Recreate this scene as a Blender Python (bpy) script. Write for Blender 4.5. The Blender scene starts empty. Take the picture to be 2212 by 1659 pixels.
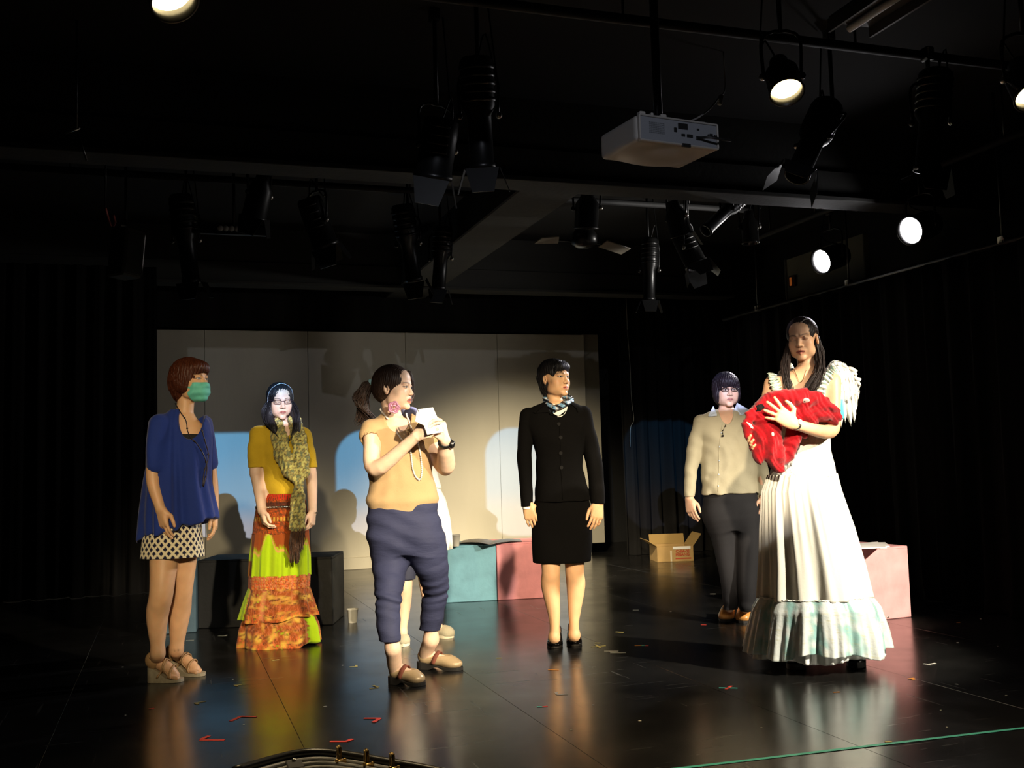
import bpy, math, random
import numpy as np

# ---------------------------------------------------------------- camera
FOCAL = 2200.0                       # focal length in pixels of the 2212 x 1659 frame
YAW, PITCH, ROLL = np.radians([18.692, 4.399, -1.678])
CAM = np.array([0.0, 0.0, 1.05])
FW = np.array([math.sin(YAW) * math.cos(PITCH), math.cos(YAW) * math.cos(PITCH), math.sin(PITCH)])
_r = np.array([math.cos(YAW), -math.sin(YAW), 0.0])
_u = np.cross(_r, FW)
RT = math.cos(ROLL) * _r + math.sin(ROLL) * _u
UP = -math.sin(ROLL) * _r + math.cos(ROLL) * _u
RH = _r.copy()                                             # horizontal right of the camera
FH = np.array([math.sin(YAW), math.cos(YAW), 0.0])         # horizontal forward of the camera
ZU = np.array([0.0, 0.0, 1.0])

scene = bpy.context.scene
col = scene.collection
cam_data = bpy.data.cameras.new('camera')
cam_data.sensor_fit = 'HORIZONTAL'
cam_data.sensor_width = 36.0
cam_data.lens = 36.0 * FOCAL / 2212.0
cam_data.clip_start = 0.05
cam_data.clip_end = 100
cam = bpy.data.objects.new('camera', cam_data)
col.objects.link(cam)
import mathutils
_m = mathutils.Matrix(((RT[0], UP[0], -FW[0], CAM[0]), (RT[1], UP[1], -FW[1], CAM[1]), (RT[2], UP[2], -FW[2], CAM[2]), (0, 0, 0, 1)))
cam.matrix_world = _m
scene.camera = cam

# ---------------------------------------------------------------- light of the place and exposure
scene.view_settings.view_transform = 'Standard'
scene.view_settings.look = 'None'
scene.view_settings.exposure = 0.0
scene.view_settings.gamma = 1.0
scene.view_settings.use_curve_mapping = False
world = bpy.data.worlds.new('dark_hall')
scene.world = world
world.use_nodes = True
world.node_tree.nodes['Background'].inputs[0].default_value = (0.9, 0.8, 0.7, 1)
world.node_tree.nodes['Background'].inputs[1].default_value = 0.0006

scene.cycles.max_bounces = 5; scene.cycles.diffuse_bounces = 2; scene.cycles.glossy_bounces = 3; scene.cycles.transmission_bounces = 4; scene.cycles.transparent_max_bounces = 6
scene.cycles.sample_clamp_indirect = 4.0; scene.cycles.adaptive_threshold = 0.03

def aim(o, frm, to):
    d = mathutils.Vector(to) - mathutils.Vector(frm)
    o.location = frm
    o.rotation_euler = d.to_track_quat('-Z', 'Y').to_euler()

def spot(frm, to, watts, color, deg=30, blend=0.5, size=0.06):
    l = bpy.data.lights.new('stage_light', 'SPOT')
    l.energy = watts; l.color = color; l.spot_size = math.radians(deg); l.spot_blend = blend; l.shadow_soft_size = size
    o = bpy.data.objects.new('stage_light', l)
    col.objects.link(o)
    aim(o, frm, to)
    return o

def A(*v): return np.array(v, float)
# front-of-house lanterns (behind and above the audience), aimed at the stage; the block spots are added
spot((3.5, .1, 2.75), (1.2, 5.1, .72), 1300, (1, .86, .66), 16, .45, .06)       # side light on the woman with the card
spot((1.95, -.6, 2.75), (1.15, 5.1, .68), 2900, (1, .85, .62), 14, .55, .06)    # her front light
spot((4.85, 1.5, 2.7), (3.25, 4.5, .68), 1800, (1, .91, .74), 31, .6, .06)       # gown
spot((4.5, 0.0, 2.7), (4.15, 5.45, .25), 2800, (1, .85, .66), 9, .5, .06)       # added spot, only to brighten the bright pink block
spot((1.7, -.8, 2.75), (2.1, 5.45, .72), 2700, (1, .82, .55), 16, .7, .06)      # suit
spot((-.6, -.6, 2.75), (.3, 5.8, .85), 1050, (1, .80, .50), 19, .7, .06)        # left pair
spot((.2, -.6, 2.75), (3.40, 5.9, .72), 2300, (1, .84, .62), 10.5, .6, .06)      # beige shirt
spot((3.0, -.6, 2.75), (2.40, 7.5, .20), 2600, (1, .85, .62), 7.5, .6, .06)     # added spot that lifts the teal and pink blocks
spot((2.35, 6.2, 2.72), (3.7, 10.5, -.45), 1550, (1, .83, .56), 54, 1.0, .10)       # wash over the screen, from behind the near beam
# lanterns in view, with the spill of the open-faced white one
spot((4.80, 5.62, 2.55), (1.6, 4.6, 1.0), 240, (1, .97, 1.0), 44, .6, .08)
spot((4.80, 6.70, 2.55), (1.6, 5.6, 1.0), 220, (1, .97, 1.0), 44, .6, .08)
spot((4.78, 6.72, 2.58), (3.6, 7.2, 2.7), 60, (1, .95, .88), 120, .9, .06)
spot((2.60, 3.75, 2.58), (2.0, 2.6, 0), 110, (1, .76, .42), 80, .8, .06)
spot((.05, 3.75, 2.58), (.8, 3.0, 0), 130, (1, .76, .42), 80, .8, .06)

# video projector above the audience: a dim grey picture with a row of bright blue cabin windows, thrown on the screen
PROJ = (.83, -.3, 2.78)
SCREEN_Y = 10.55
def projector_light(watts):
    o = spot(PROJ, (PROJ[0], SCREEN_Y, PROJ[2]), watts, (1, 1, 1), 80, .05, .012)
    o.name = 'projector_beam'; o.rotation_euler = (math.pi / 2, 0, 0)
    l = o.data; l.use_nodes = True; nt = l.node_tree; N = nt.nodes; K = nt.links.new; em = [n for n in N if n.type == 'EMISSION'][0]
    def M(op, a, b=None, c=None):
        n = N.new('ShaderNodeMath'); n.operation = op
        for i, v in enumerate((a, b, c)):
            if v is None: continue
            if isinstance(v, (int, float)): n.inputs[i].default_value = v
            else: K(v, n.inputs[i])
        return n.outputs[0]
    tc = N.new('ShaderNodeTexCoord'); sp = N.new('ShaderNodeSeparateXYZ'); K(tc.outputs['Normal'], sp.inputs[0])
    nz = M('MAXIMUM', M('ABSOLUTE', sp.outputs[2]), .05); D = SCREEN_Y - PROJ[1]; sg = SIGN
    X = M('ADD', M('MULTIPLY', M('DIVIDE', sp.outputs[0], nz), D * sg), PROJ[0]); Z = M('ADD', M('MULTIPLY', M('DIVIDE', sp.outputs[1], nz), D * sg), PROJ[2])
    per = 1.61; fr = M('SUBTRACT', M('FRACT', M('DIVIDE', M('SUBTRACT', X, .52 - per / 2), per)), .5)
    r = .30; qx = M('MAXIMUM', M('SUBTRACT', M('ABSOLUTE', M('MULTIPLY', fr, per)), .5 - r), 0); gx = M('MULTIPLY', M('SUBTRACT', X, .5), .020); qz = M('MAXIMUM', M('SUBTRACT', M('ABSOLUTE', M('SUBTRACT', Z, M('SUBTRACT', .90, gx))), M('ADD', gx, .525 - r)), 0)
    d = M('SUBTRACT', M('SQRT', M('ADD', M('MULTIPLY', qx, qx), M('MULTIPLY', qz, qz))), r)
    ss = N.new('ShaderNodeMapRange'); ss.interpolation_type = 'SMOOTHSTEP'; K(d, ss.inputs[0]); ss.inputs[1].default_value = .02; ss.inputs[2].default_value = -.02; ss.inputs[3].default_value = 0; ss.inputs[4].default_value = 1
    mx = N.new('ShaderNodeMix'); mx.data_type = 'RGBA'; K(ss.outputs[0], mx.inputs[0]); mx.inputs[6].default_value = (.026, .027, .031, 1); sk = N.new('ShaderNodeMapRange'); sk.interpolation_type = 'SMOOTHSTEP'; K(Z, sk.inputs[0]); sk.inputs[1].default_value = .80; sk.inputs[2].default_value = .45; cl = N.new('ShaderNodeMix'); cl.data_type = 'RGBA'; K(sk.outputs[0], cl.inputs[0]); cl.inputs[6].default_value = (.17, .54, 1.10, 1); cl.inputs[7].default_value = (.62, .66, .92, 1); K(cl.outputs[2], mx.inputs[7])   # blue sky above white cloud
    inside = M('MULTIPLY', M('MULTIPLY', M('GREATER_THAN', X, .18), M('LESS_THAN', X, 6.4)), M('MULTIPLY', M('LESS_THAN', Z, 2.28), M('GREATER_THAN', Z, -2.2)))
    K(mx.outputs[2], em.inputs[0]); K(inside, em.inputs[1])
SIGN = 1
projector_light(4200)

# ---------------------------------------------------------------- geometry helpers
def ray(x, y): return FW + (x - 1106.0) / FOCAL * RT - (y - 829.5) / FOCAL * UP
def V(x, y, t): return CAM + t * ray(x, y)
def G(x, y, z=0.0):
    d = ray(x, y); return CAM + d * (z - CAM[2]) / d[2]
def atY(x, y, Y):
    d = ray(x, y); return CAM + d * (Y / d[1])
def atX(x, y, X):
    d = ray(x, y); return CAM + d * (X / d[0])
def depth(p): return float((np.asarray(p) - CAM) @ FW)
def unit(v):
    v = np.asarray(v, float); return v / (np.linalg.norm(v) + 1e-12)


def new_mesh(name, verts, faces, colors=None, smooth=True, mats=None, fmat=None):
    me = bpy.data.meshes.new(name)
    verts = np.asarray(verts, np.float32)
    if isinstance(faces, np.ndarray):
        n, k = faces.shape
        me.vertices.add(len(verts)); me.vertices.foreach_set('co', verts.ravel())
        me.loops.add(n * k); me.loops.foreach_set('vertex_index', faces.astype(np.int32).ravel())
        me.polygons.add(n); me.polygons.foreach_set('loop_start', np.arange(0, n * k, k, dtype=np.int32))
        me.update(calc_edges=True)
    else:
        me.from_pydata(verts.tolist(), [], faces)
        me.update()
    me.polygons.foreach_set('use_smooth', np.full(len(me.polygons), smooth, bool))
    if colors is not None:
        at = me.color_attributes.new('Col', 'FLOAT_COLOR', 'POINT')
        c = np.ones((len(verts), 4), np.float32); c[:, :3] = colors
        at.data.foreach_set('color', c.ravel())
    if mats:
        for m in mats: me.materials.append(m)
    if fmat is not None: me.polygons.foreach_set('material_index', np.asarray(fmat, np.int32))
    me.validate()
    return me

def empty(name, loc, label=None, cat=None, group=None):
    o = bpy.data.objects.new(name, None); col.objects.link(o); o.location = loc
    o.empty_display_size = 0.1
    if label: o['label'] = label
    if cat: o['category'] = cat
    if group: o['group'] = group
    return o
def wloc(o):
    l = np.zeros(3)
    while o is not None:
        l += np.array(o.location); o = o.parent
    return l
def part(name, verts, faces, mat, parent=None, colors=None, smooth=True, label=None, cat=None, group=None, kind=None):
    verts = np.asarray(verts, float)
    if parent is not None:
        verts = verts - wloc(parent)
        off = None
    else:
        off = np.array([(verts[:, 0].min() + verts[:, 0].max()) / 2, (verts[:, 1].min() + verts[:, 1].max()) / 2, verts[:, 2].min()])
        verts = verts - off
    me = new_mesh(name, verts, faces, colors, smooth, mat if isinstance(mat, list) else [mat])
    o = bpy.data.objects.new(name, me); col.objects.link(o)
    if parent is not None: o.parent = parent
    else: o.location = off
    if label: o['label'] = label
    if cat: o['category'] = cat
    if group: o['group'] = group
    if kind: o['kind'] = kind
    return o

class MB:
    """collects shapes into one mesh"""
    def __init__(s): s.v = []; s.f = []; s.n = 0; s.c = []
    def add(s, v, f, c=None):
        v = np.asarray(v, float)
        s.v.append(v); s.f += [tuple(int(i) + s.n for i in q) for q in f]; s.n += len(v)
        s.c.append(np.tile(c if c is not None else (1, 1, 1), (len(v), 1)) if c is None or np.ndim(c) == 1 else c)
        return s
    def box(s, c, size, R=None, bev=0.0, col_=None):
        v, f = box_vf(size, bev)
        if R is not None: v = v @ np.asarray(R).T
        return s.add(v + np.asarray(c), f, col_)
    def tube(s, path, r, sides=8, cap=True, col_=None): return s.add(*tube_vf(path, r, sides, cap), col_)
    def sph(s, c, r, n=8, R=None, col_=None):
        v, f = sphere_vf(n); v = v * np.asarray(r)
        if R is not None: v = v @ np.asarray(R).T
        return s.add(v + np.asarray(c), f, col_)
    def lathe(s, prof, c, R=None, n=24, col_=None):
        v, f = lathe_vf(prof, n)
        if R is not None: v = v @ np.asarray(R).T
        return s.add(v + np.asarray(c), f, col_)
    def build(s, name, mat, parent=None, smooth=True, usecol=False, **k):
        v = np.concatenate(s.v)
        return part(name, v, s.f, mat, parent, np.concatenate(s.c) if usecol else None, smooth, **k)

def box_vf(size, bev=0.0):
    sx, sy, sz = [a / 2 for a in size]
    if bev <= 0:
        v = [(x, y, z) for x in (-sx, sx) for y in (-sy, sy) for z in (-sz, sz)]
        f = [(0, 1, 3, 2), (4, 6, 7, 5), (0, 4, 5, 1), (2, 3, 7, 6), (0, 2, 6, 4), (1, 5, 7, 3)]
        return np.array(v), f
    b = min(bev, 0.9 * min(sx, sy, sz)); v = []; ix = {}
    for a in (-1, 1):
        for c in (-1, 1):
            for d in (-1, 1):
                for k, (ex, ey, ez) in enumerate(((0, b, b), (b, 0, b), (b, b, 0))):
                    ix[(a, c, d, k)] = len(v); v.append((a * (sx - ex), c * (sy - ey), d * (sz - ez)))
    f = []
    for k in range(3):
        for sgn in (-1, 1):
            q = []
            for (p, r) in ((-1, -1), (1, -1), (1, 1), (-1, 1)):
                t = [0, 0, 0]; t[k] = sgn; o = [i for i in range(3) if i != k]; t[o[0]] = p; t[o[1]] = r
                q.append(ix[(t[0], t[1], t[2], k)])
            f.append(tuple(q if (sgn > 0) == (k != 1) else q[::-1]))
    for k in range(3):
        o = [i for i in range(3) if i != k]
        for p in (-1, 1):
            for r in (-1, 1):
                q = []
                for sgn, kk in ((-1, o[0]), (1, o[0]), (1, o[1]), (-1, o[1])):
                    t = [0, 0, 0]; t[k] = sgn; t[o[0]] = p; t[o[1]] = r
                    q.append(ix[(t[0], t[1], t[2], kk)])
                f.append(tuple(q))
    for a in (-1, 1):
        for c in (-1, 1):
            for d in (-1, 1): f.append((ix[(a, c, d, 0)], ix[(a, c, d, 1)], ix[(a, c, d, 2)]))
    return np.array(v), f

def tube_vf(path, r, sides=8, cap=True):
    path = np.asarray(path, float); n = len(path)
    r = np.broadcast_to(np.asarray(r, float), (n,))
    T = np.gradient(path, axis=0); T /= np.linalg.norm(T, axis=1)[:, None] + 1e-12
    ref = A(0, 0, 1) if abs(T[0, 2]) < 0.9 else A(1, 0, 0)
    N = unit(np.cross(T[0], ref)); v = []
    for i in range(n):
        N = unit(N - T[i] * (N @ T[i])); B = np.cross(T[i], N)
        a = np.arange(sides) * 2 * np.pi / sides
        v.append(path[i] + r[i] * (np.cos(a)[:, None] * N + np.sin(a)[:, None] * B))
    f = [(i * sides + j, i * sides + (j + 1) % sides, (i + 1) * sides + (j + 1) % sides, (i + 1) * sides + j) for i in range(n - 1) for j in range(sides)]
    if cap: f += [tuple(range(sides))[::-1], tuple((n - 1) * sides + j for j in range(sides))]
    return np.concatenate(v), f
def sphere_vf(n=8):
    v = [(0, 0, 1)]; m = n // 2 + 1
    for i in range(1, m):
        t = math.pi * i / m
        for j in range(n): v.append((math.sin(t) * math.cos(2 * math.pi * j / n), math.sin(t) * math.sin(2 * math.pi * j / n), math.cos(t)))
    v.append((0, 0, -1)); e = len(v) - 1
    f = [(0, 1 + j, 1 + (j + 1) % n) for j in range(n)]
    for i in range(m - 2):
        for j in range(n): f.append((1 + i * n + j, 1 + (i + 1) * n + j, 1 + (i + 1) * n + (j + 1) % n, 1 + i * n + (j + 1) % n))
    f += [(e, 1 + (m - 2) * n + (j + 1) % n, 1 + (m - 2) * n + j) for j in range(n)]
    return np.array(v), f
def lathe_vf(prof, n=24):
    v = []; f = []
    for (r, z) in prof:
        for j in range(n): v.append((r * math.cos(2 * math.pi * j / n), r * math.sin(2 * math.pi * j / n), z))
    for i in range(len(prof) - 1):
        for j in range(n): f.append((i * n + j, i * n + (j + 1) % n, (i + 1) * n + (j + 1) % n, (i + 1) * n + j))
    return np.array(v), f
def frame(z, xhint=(1, 0, 0)):
    """rotation whose third column is z"""
    z = unit(z); x = np.asarray(xhint, float)
    if abs(x @ z) > 0.95: x = A(0, 1, 0) if abs(z[1]) < 0.9 else A(0, 0, 1)
    x = unit(x - z * (x @ z)); return np.stack([x, np.cross(z, x), z], 1)
def smooth_path(pts, n=40):
    """Catmull-Rom through the points"""
    P = np.asarray(pts, float); P = np.vstack([2 * P[0] - P[1], P, 2 * P[-1] - P[-2]])
    m = len(P) - 3; out = []
    for s in np.linspace(0, m - 1e-6, n):
        i = int(s); t = s - i; a, b, c, d = P[i:i + 4]
        out.append(0.5 * ((2 * b) + (c - a) * t + (2 * a - 5 * b + 4 * c - d) * t * t + (3 * b - a - 3 * c + d) * t ** 3))
    return np.array(out)

# ---------------------------------------------------------------- implicit surfaces (for bodies, hair and clothes)
class Field:
    def __init__(s): s.ops = []
    def _op(s, fn, lo, hi, k, mode): s.ops.append((fn, np.asarray(lo, float) - k - 0.02, np.asarray(hi, float) + k + 0.02, k, mode)); return s
    def cone(s, a, b, ra, rb=None, k=0.01, mode='u'):
        rb = ra if rb is None else rb; a = np.asarray(a, float); b = np.asarray(b, float); ab = b - a; L = float(ab @ ab) + 1e-12
        def fn(x, y, z):
            px, py, pz = x - a[0], y - a[1], z - a[2]
            t = np.clip((px * ab[0] + py * ab[1] + pz * ab[2]) / L, 0, 1)
            return np.sqrt((px - t * ab[0]) ** 2 + (py - t * ab[1]) ** 2 + (pz - t * ab[2]) ** 2) - (ra + (rb - ra) * t)
        R = max(ra, rb); return s._op(fn, np.minimum(a, b) - R, np.maximum(a, b) + R, k, mode)
    def chain(s, pts, rs, k=0.01, mode='u', n=5):
        """a smooth limb through the points with changing radius"""
        P_ = np.asarray(pts, float); rs = np.asarray(rs, float)
        if len(P_) > 2:
            q = smooth_path(np.column_stack([P_, rs]), n * (len(P_) - 1) + 1); P_, rs = q[:, :3], q[:, 3]
        def fn(x, y, z):
            d = None
            for i in range(len(P_) - 1):
                a, ab, ra, rb = P_[i], P_[i + 1] - P_[i], rs[i], rs[i + 1]; L = float(ab @ ab) + 1e-12
                px, py, pz = x - a[0], y - a[1], z - a[2]; t = np.clip((px * ab[0] + py * ab[1] + pz * ab[2]) / L, 0, 1)
                e = np.sqrt((px - t * ab[0]) ** 2 + (py - t * ab[1]) ** 2 + (pz - t * ab[2]) ** 2) - (ra + (rb - ra) * t)
                d = e if d is None else np.minimum(d, e)
            return d
        R = rs.max(); return s._op(fn, P_.min(0) - R, P_.max(0) + R, k, mode)
    def ell(s, c, r, R=None, k=0.01, mode='u'):
        c = np.asarray(c, float); r = np.asarray(r, float) * np.ones(3); M = np.eye(3) if R is None else np.asarray(R, float)
        def fn(x, y, z):
            x, y, z = x - c[0], y - c[1], z - c[2]
            q = [(x * M[0, i] + y * M[1, i] + z * M[2, i]) / r[i] for i in range(3)]
            k0 = np.sqrt(q[0] ** 2 + q[1] ** 2 + q[2] ** 2) + 1e-9
            k1 = np.sqrt((q[0] / r[0]) ** 2 + (q[1] / r[1]) ** 2 + (q[2] / r[2]) ** 2) + 1e-9
            return k0 * (k0 - 1) / k1
        e = np.sqrt(((M * r) ** 2).sum(1)); return s._op(fn, c - e, c + e, k, mode)
    def box(s, c, half, R=None, rad=0.005, k=0.004, mode='u'):
        c = np.asarray(c, float); h = np.asarray(half, float) - rad; M = np.eye(3) if R is None else np.asarray(R, float)
        def fn(x, y, z):
            x, y, z = x - c[0], y - c[1], z - c[2]
            q = [np.abs(x * M[0, i] + y * M[1, i] + z * M[2, i]) - h[i] for i in range(3)]
            return np.sqrt(np.maximum(q[0], 0) ** 2 + np.maximum(q[1], 0) ** 2 + np.maximum(q[2], 0) ** 2) + np.minimum(np.maximum(np.maximum(q[0], q[1]), q[2]), 0) - rad
        e = np.abs(M) @ (h + rad); return s._op(fn, c - e, c + e, k, mode)
    def loft(s, sec, k=0.02, mode='u', pw=2.2, ang=0.0):
        """stack of ellipses: rows of (center xyz, half width along the camera's right, half depth)"""
        sec = sorted(sec, key=lambda q: q[0][2]); zs = np.array([q[0][2] for q in sec])
        cs = np.array([q[0] for q in sec]); w = np.array([q[1] for q in sec]); d = np.array([q[2] for q in sec])
        zz = np.linspace(zs[0], zs[-1], 160)
        def sm(a):
            y = np.interp(zz, zs, a); kk = np.ones(9) / 9
            return np.convolve(np.pad(y, 4, mode='edge'), kk, 'valid')
        cx, cy, w, d = sm(cs[:, 0]), sm(cs[:, 1]), sm(w), sm(d)
        ax = math.cos(ang) * RH + math.sin(ang) * FH; ay = -math.sin(ang) * RH + math.cos(ang) * FH
        def fn(x, y, z):
            zf = np.clip(z, zs[0], zs[-1]); X0 = np.interp(zf, zz, cx); Y0 = np.interp(zf, zz, cy); W = np.interp(zf, zz, w); D = np.interp(zf, zz, d)
            u = (x - X0) * ax[0] + (y - Y0) * ax[1]; v = (x - X0) * ay[0] + (y - Y0) * ay[1]
            rho = (np.abs(u / W) ** pw + np.abs(v / D) ** pw) ** (1 / pw)
            g = (rho - 1) * np.minimum(W, D)
            return np.maximum(g, np.maximum(z - zs[-1], zs[0] - z))
        R = max(w.max(), d.max()) * 1.05
        lo = A(cx.min() - R, cy.min() - R, zs[0]); hi = A(cx.max() + R, cy.max() + R, zs[-1])
        return s._op(fn, lo, hi, k, mode)
    def plane(s, p, n, k=0.0, mode='i'):
        """keep the side the normal points away from"""
        p = np.asarray(p, float); n = unit(n)
        return s._op(lambda x, y, z: (x - p[0]) * n[0] + (y - p[1]) * n[1] + (z - p[2]) * n[2], A(-50, -50, -50), A(50, 50, 50), k, mode)
    def fun(s, fn, lo, hi, k=0.0, mode='disp'): return s._op(fn, lo, hi, k, mode)
    def offset(s, r): return s._op(lambda x, y, z: -r + 0 * x, A(-50, -50, -50), A(50, 50, 50), 0, 'disp')
    @staticmethod
    def _mix(v, d, k, mode):
        if mode == 'disp': return v + d
        if mode == 'u':
            if k <= 0: return np.minimum(v, d)
            h = np.maximum(k - np.abs(v - d), 0) / k; return np.minimum(v, d) - h * h * k * 0.25
        if mode == 's': d = -d
        if k <= 0: return np.maximum(v, d)
        h = np.maximum(k - np.abs(v - d), 0) / k; return np.maximum(v, d) + h * h * k * 0.25
    def at(s, P):
        P = np.asarray(P, float).reshape(-1, 3); v = np.full(len(P), 0.5)
        for fn, lo, hi, k, mode in s.ops:
            m = np.all((P > lo) & (P < hi), axis=1) if mode != 'i' else np.ones(len(P), bool)
            if m.any(): v[m] = s._mix(v[m], fn(P[m, 0], P[m, 1], P[m, 2]), k, mode)
        return v
    def grad(s, p, e=0.002):
        p = np.asarray(p, float); Q = np.array([p + e * d for d in np.vstack([np.eye(3), -np.eye(3)])]); v = s.at(Q)
        return unit(v[:3] - v[3:])
    def hit(s, px, py, t0, span=0.5, off=0.0):
        """first point of the surface seen at a pixel, around depth t0"""
        ts = np.arange(t0 - span, t0 + span, 0.003); d = ray(px, py); P = CAM + ts[:, None] * d; v = s.at(P); i = np.argmax(v < 0)
        if v[i] >= 0: i = int(np.argmin(v))
        p = P[i]
        if i > 0 and v[i] < 0 <= v[i - 1]: p = P[i - 1] + (P[i] - P[i - 1]) * v[i - 1] / (v[i - 1] - v[i])
        return p + off * s.grad(p) if off else p
    def mesh(s, lo, hi, h):
        lo = np.asarray(lo, float); hi = np.asarray(hi, float); n = np.ceil((hi - lo) / h).astype(int) + 1
        ax = [(lo[i] + h * np.arange(n[i])).astype(np.float32) for i in range(3)]
        v = np.full(n, 0.5, np.float32)
        for fn, a, b, k, mode in s.ops:
            if mode == 'i': sl = [slice(0, n[i]) for i in range(3)]
            else:
                i0 = [max(0, int(np.floor((a[i] - lo[i]) / h))) for i in range(3)]; i1 = [min(n[i], int(np.ceil((b[i] - lo[i]) / h)) + 1) for i in range(3)]
                if any(i1[i] <= i0[i] for i in range(3)): continue
                sl = [slice(i0[i], i1[i]) for i in range(3)]
            x = ax[0][sl[0]][:, None, None]; y = ax[1][sl[1]][None, :, None]; z = ax[2][sl[2]][None, None, :]
            v[tuple(sl)] = s._mix(v[tuple(sl)], fn(x, y, z), k, mode)
        return surface_nets(v, lo, h)

def surface_nets(v, lo, h):
    s = v < 0; cnt = np.zeros(np.array(v.shape) - 1, np.int8)
    for a in (0, 1):
        for b in (0, 1):
            for c in (0, 1): cnt += s[a:v.shape[0] - 1 + a, b:v.shape[1] - 1 + b, c:v.shape[2] - 1 + c]
    act = (cnt > 0) & (cnt < 8); I = np.argwhere(act)
    if len(I) == 0: return np.zeros((0, 3)), np.zeros((0, 4), int)
    pos = np.zeros((len(I), 3)); num = np.zeros(len(I))
    C = [(a, b, c) for a in (0, 1) for b in (0, 1) for c in (0, 1)]
    val = {c: v[I[:, 0] + c[0], I[:, 1] + c[1], I[:, 2] + c[2]] for c in C}
    for c in C:
        for k in range(3):
            if c[k]: continue
            e = list(c); e[k] = 1; e = tuple(e); a, b = val[c], val[e]; m = (a < 0) != (b < 0)
            t = np.where(m, a / np.where(m, a - b, 1), 0); q = np.tile(np.array(c, float), (len(I), 1)); q[:, k] += t
            pos[m] += q[m]; num[m] += 1
    P = lo + h * (I + pos / num[:, None])
    vid = np.full(cnt.shape, -1, np.int64); vid[act] = np.arange(len(I)); F = []
    for k in range(3):
        o = [(k + 1) % 3, (k + 2) % 3]
        a = [slice(None)] * 3; b = [slice(None)] * 3; a[k] = slice(0, v.shape[k] - 1); b[k] = slice(1, v.shape[k])
        for j in o: a[j] = slice(1, v.shape[j] - 1); b[j] = slice(1, v.shape[j] - 1)
        s0 = s[tuple(a)]; s1 = s[tuple(b)]; E = np.argwhere(s0 != s1)
        if len(E) == 0: continue
        flip = s0[E[:, 0], E[:, 1], E[:, 2]]
        E = E.copy()
        for j in o: E[:, j] += 1
        def cell(d0, d1):
            q = E.copy(); q[:, o[0]] += d0; q[:, o[1]] += d1; return vid[q[:, 0], q[:, 1], q[:, 2]]
        q = np.stack([cell(-1, -1), cell(0, -1), cell(0, 0), cell(-1, 0)], 1)
        q[~flip] = q[~flip][:, ::-1]
        F.append(q)
    return P, np.concatenate(F)

def field_mesh(field, boxes):
    """boxes: (lo, hi, step), finest last; coarse faces inside a finer box are dropped"""
    VV = []; FF = []; n = 0
    for i, (lo, hi, h) in enumerate(boxes):
        v, f = field.mesh(lo, hi, h)
        for (l2, h2, s2) in boxes[i + 1:]:
            if len(f) == 0: break
            ins = np.all((v > np.asarray(l2) + 2.2 * s2) & (v < np.asarray(h2) - 2.2 * s2), axis=1)
            f = f[~ins[f].all(axis=1)]
        used = np.unique(f); mp = np.full(len(v), -1); mp[used] = np.arange(len(used))
        VV.append(v[used]); FF.append(mp[f] + n); n += len(used)
    return np.concatenate(VV), np.concatenate(FF).astype(np.int32)

def vnoise(P, seed=0):
    """cheap smooth noise in [-1,1] from summed sines"""
    P = np.asarray(P, float); rs = np.random.RandomState(seed); o = 0
    for i in range(6):
        d = rs.normal(size=3); d /= np.linalg.norm(d); o = o + np.sin((P @ d) * (1 + 0.6 * i) * 2 * np.pi + rs.uniform(0, 6.28) + 1.3 * np.sin((P @ rs.normal(size=3)) * 2.1))
    return o / 3.2

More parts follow.
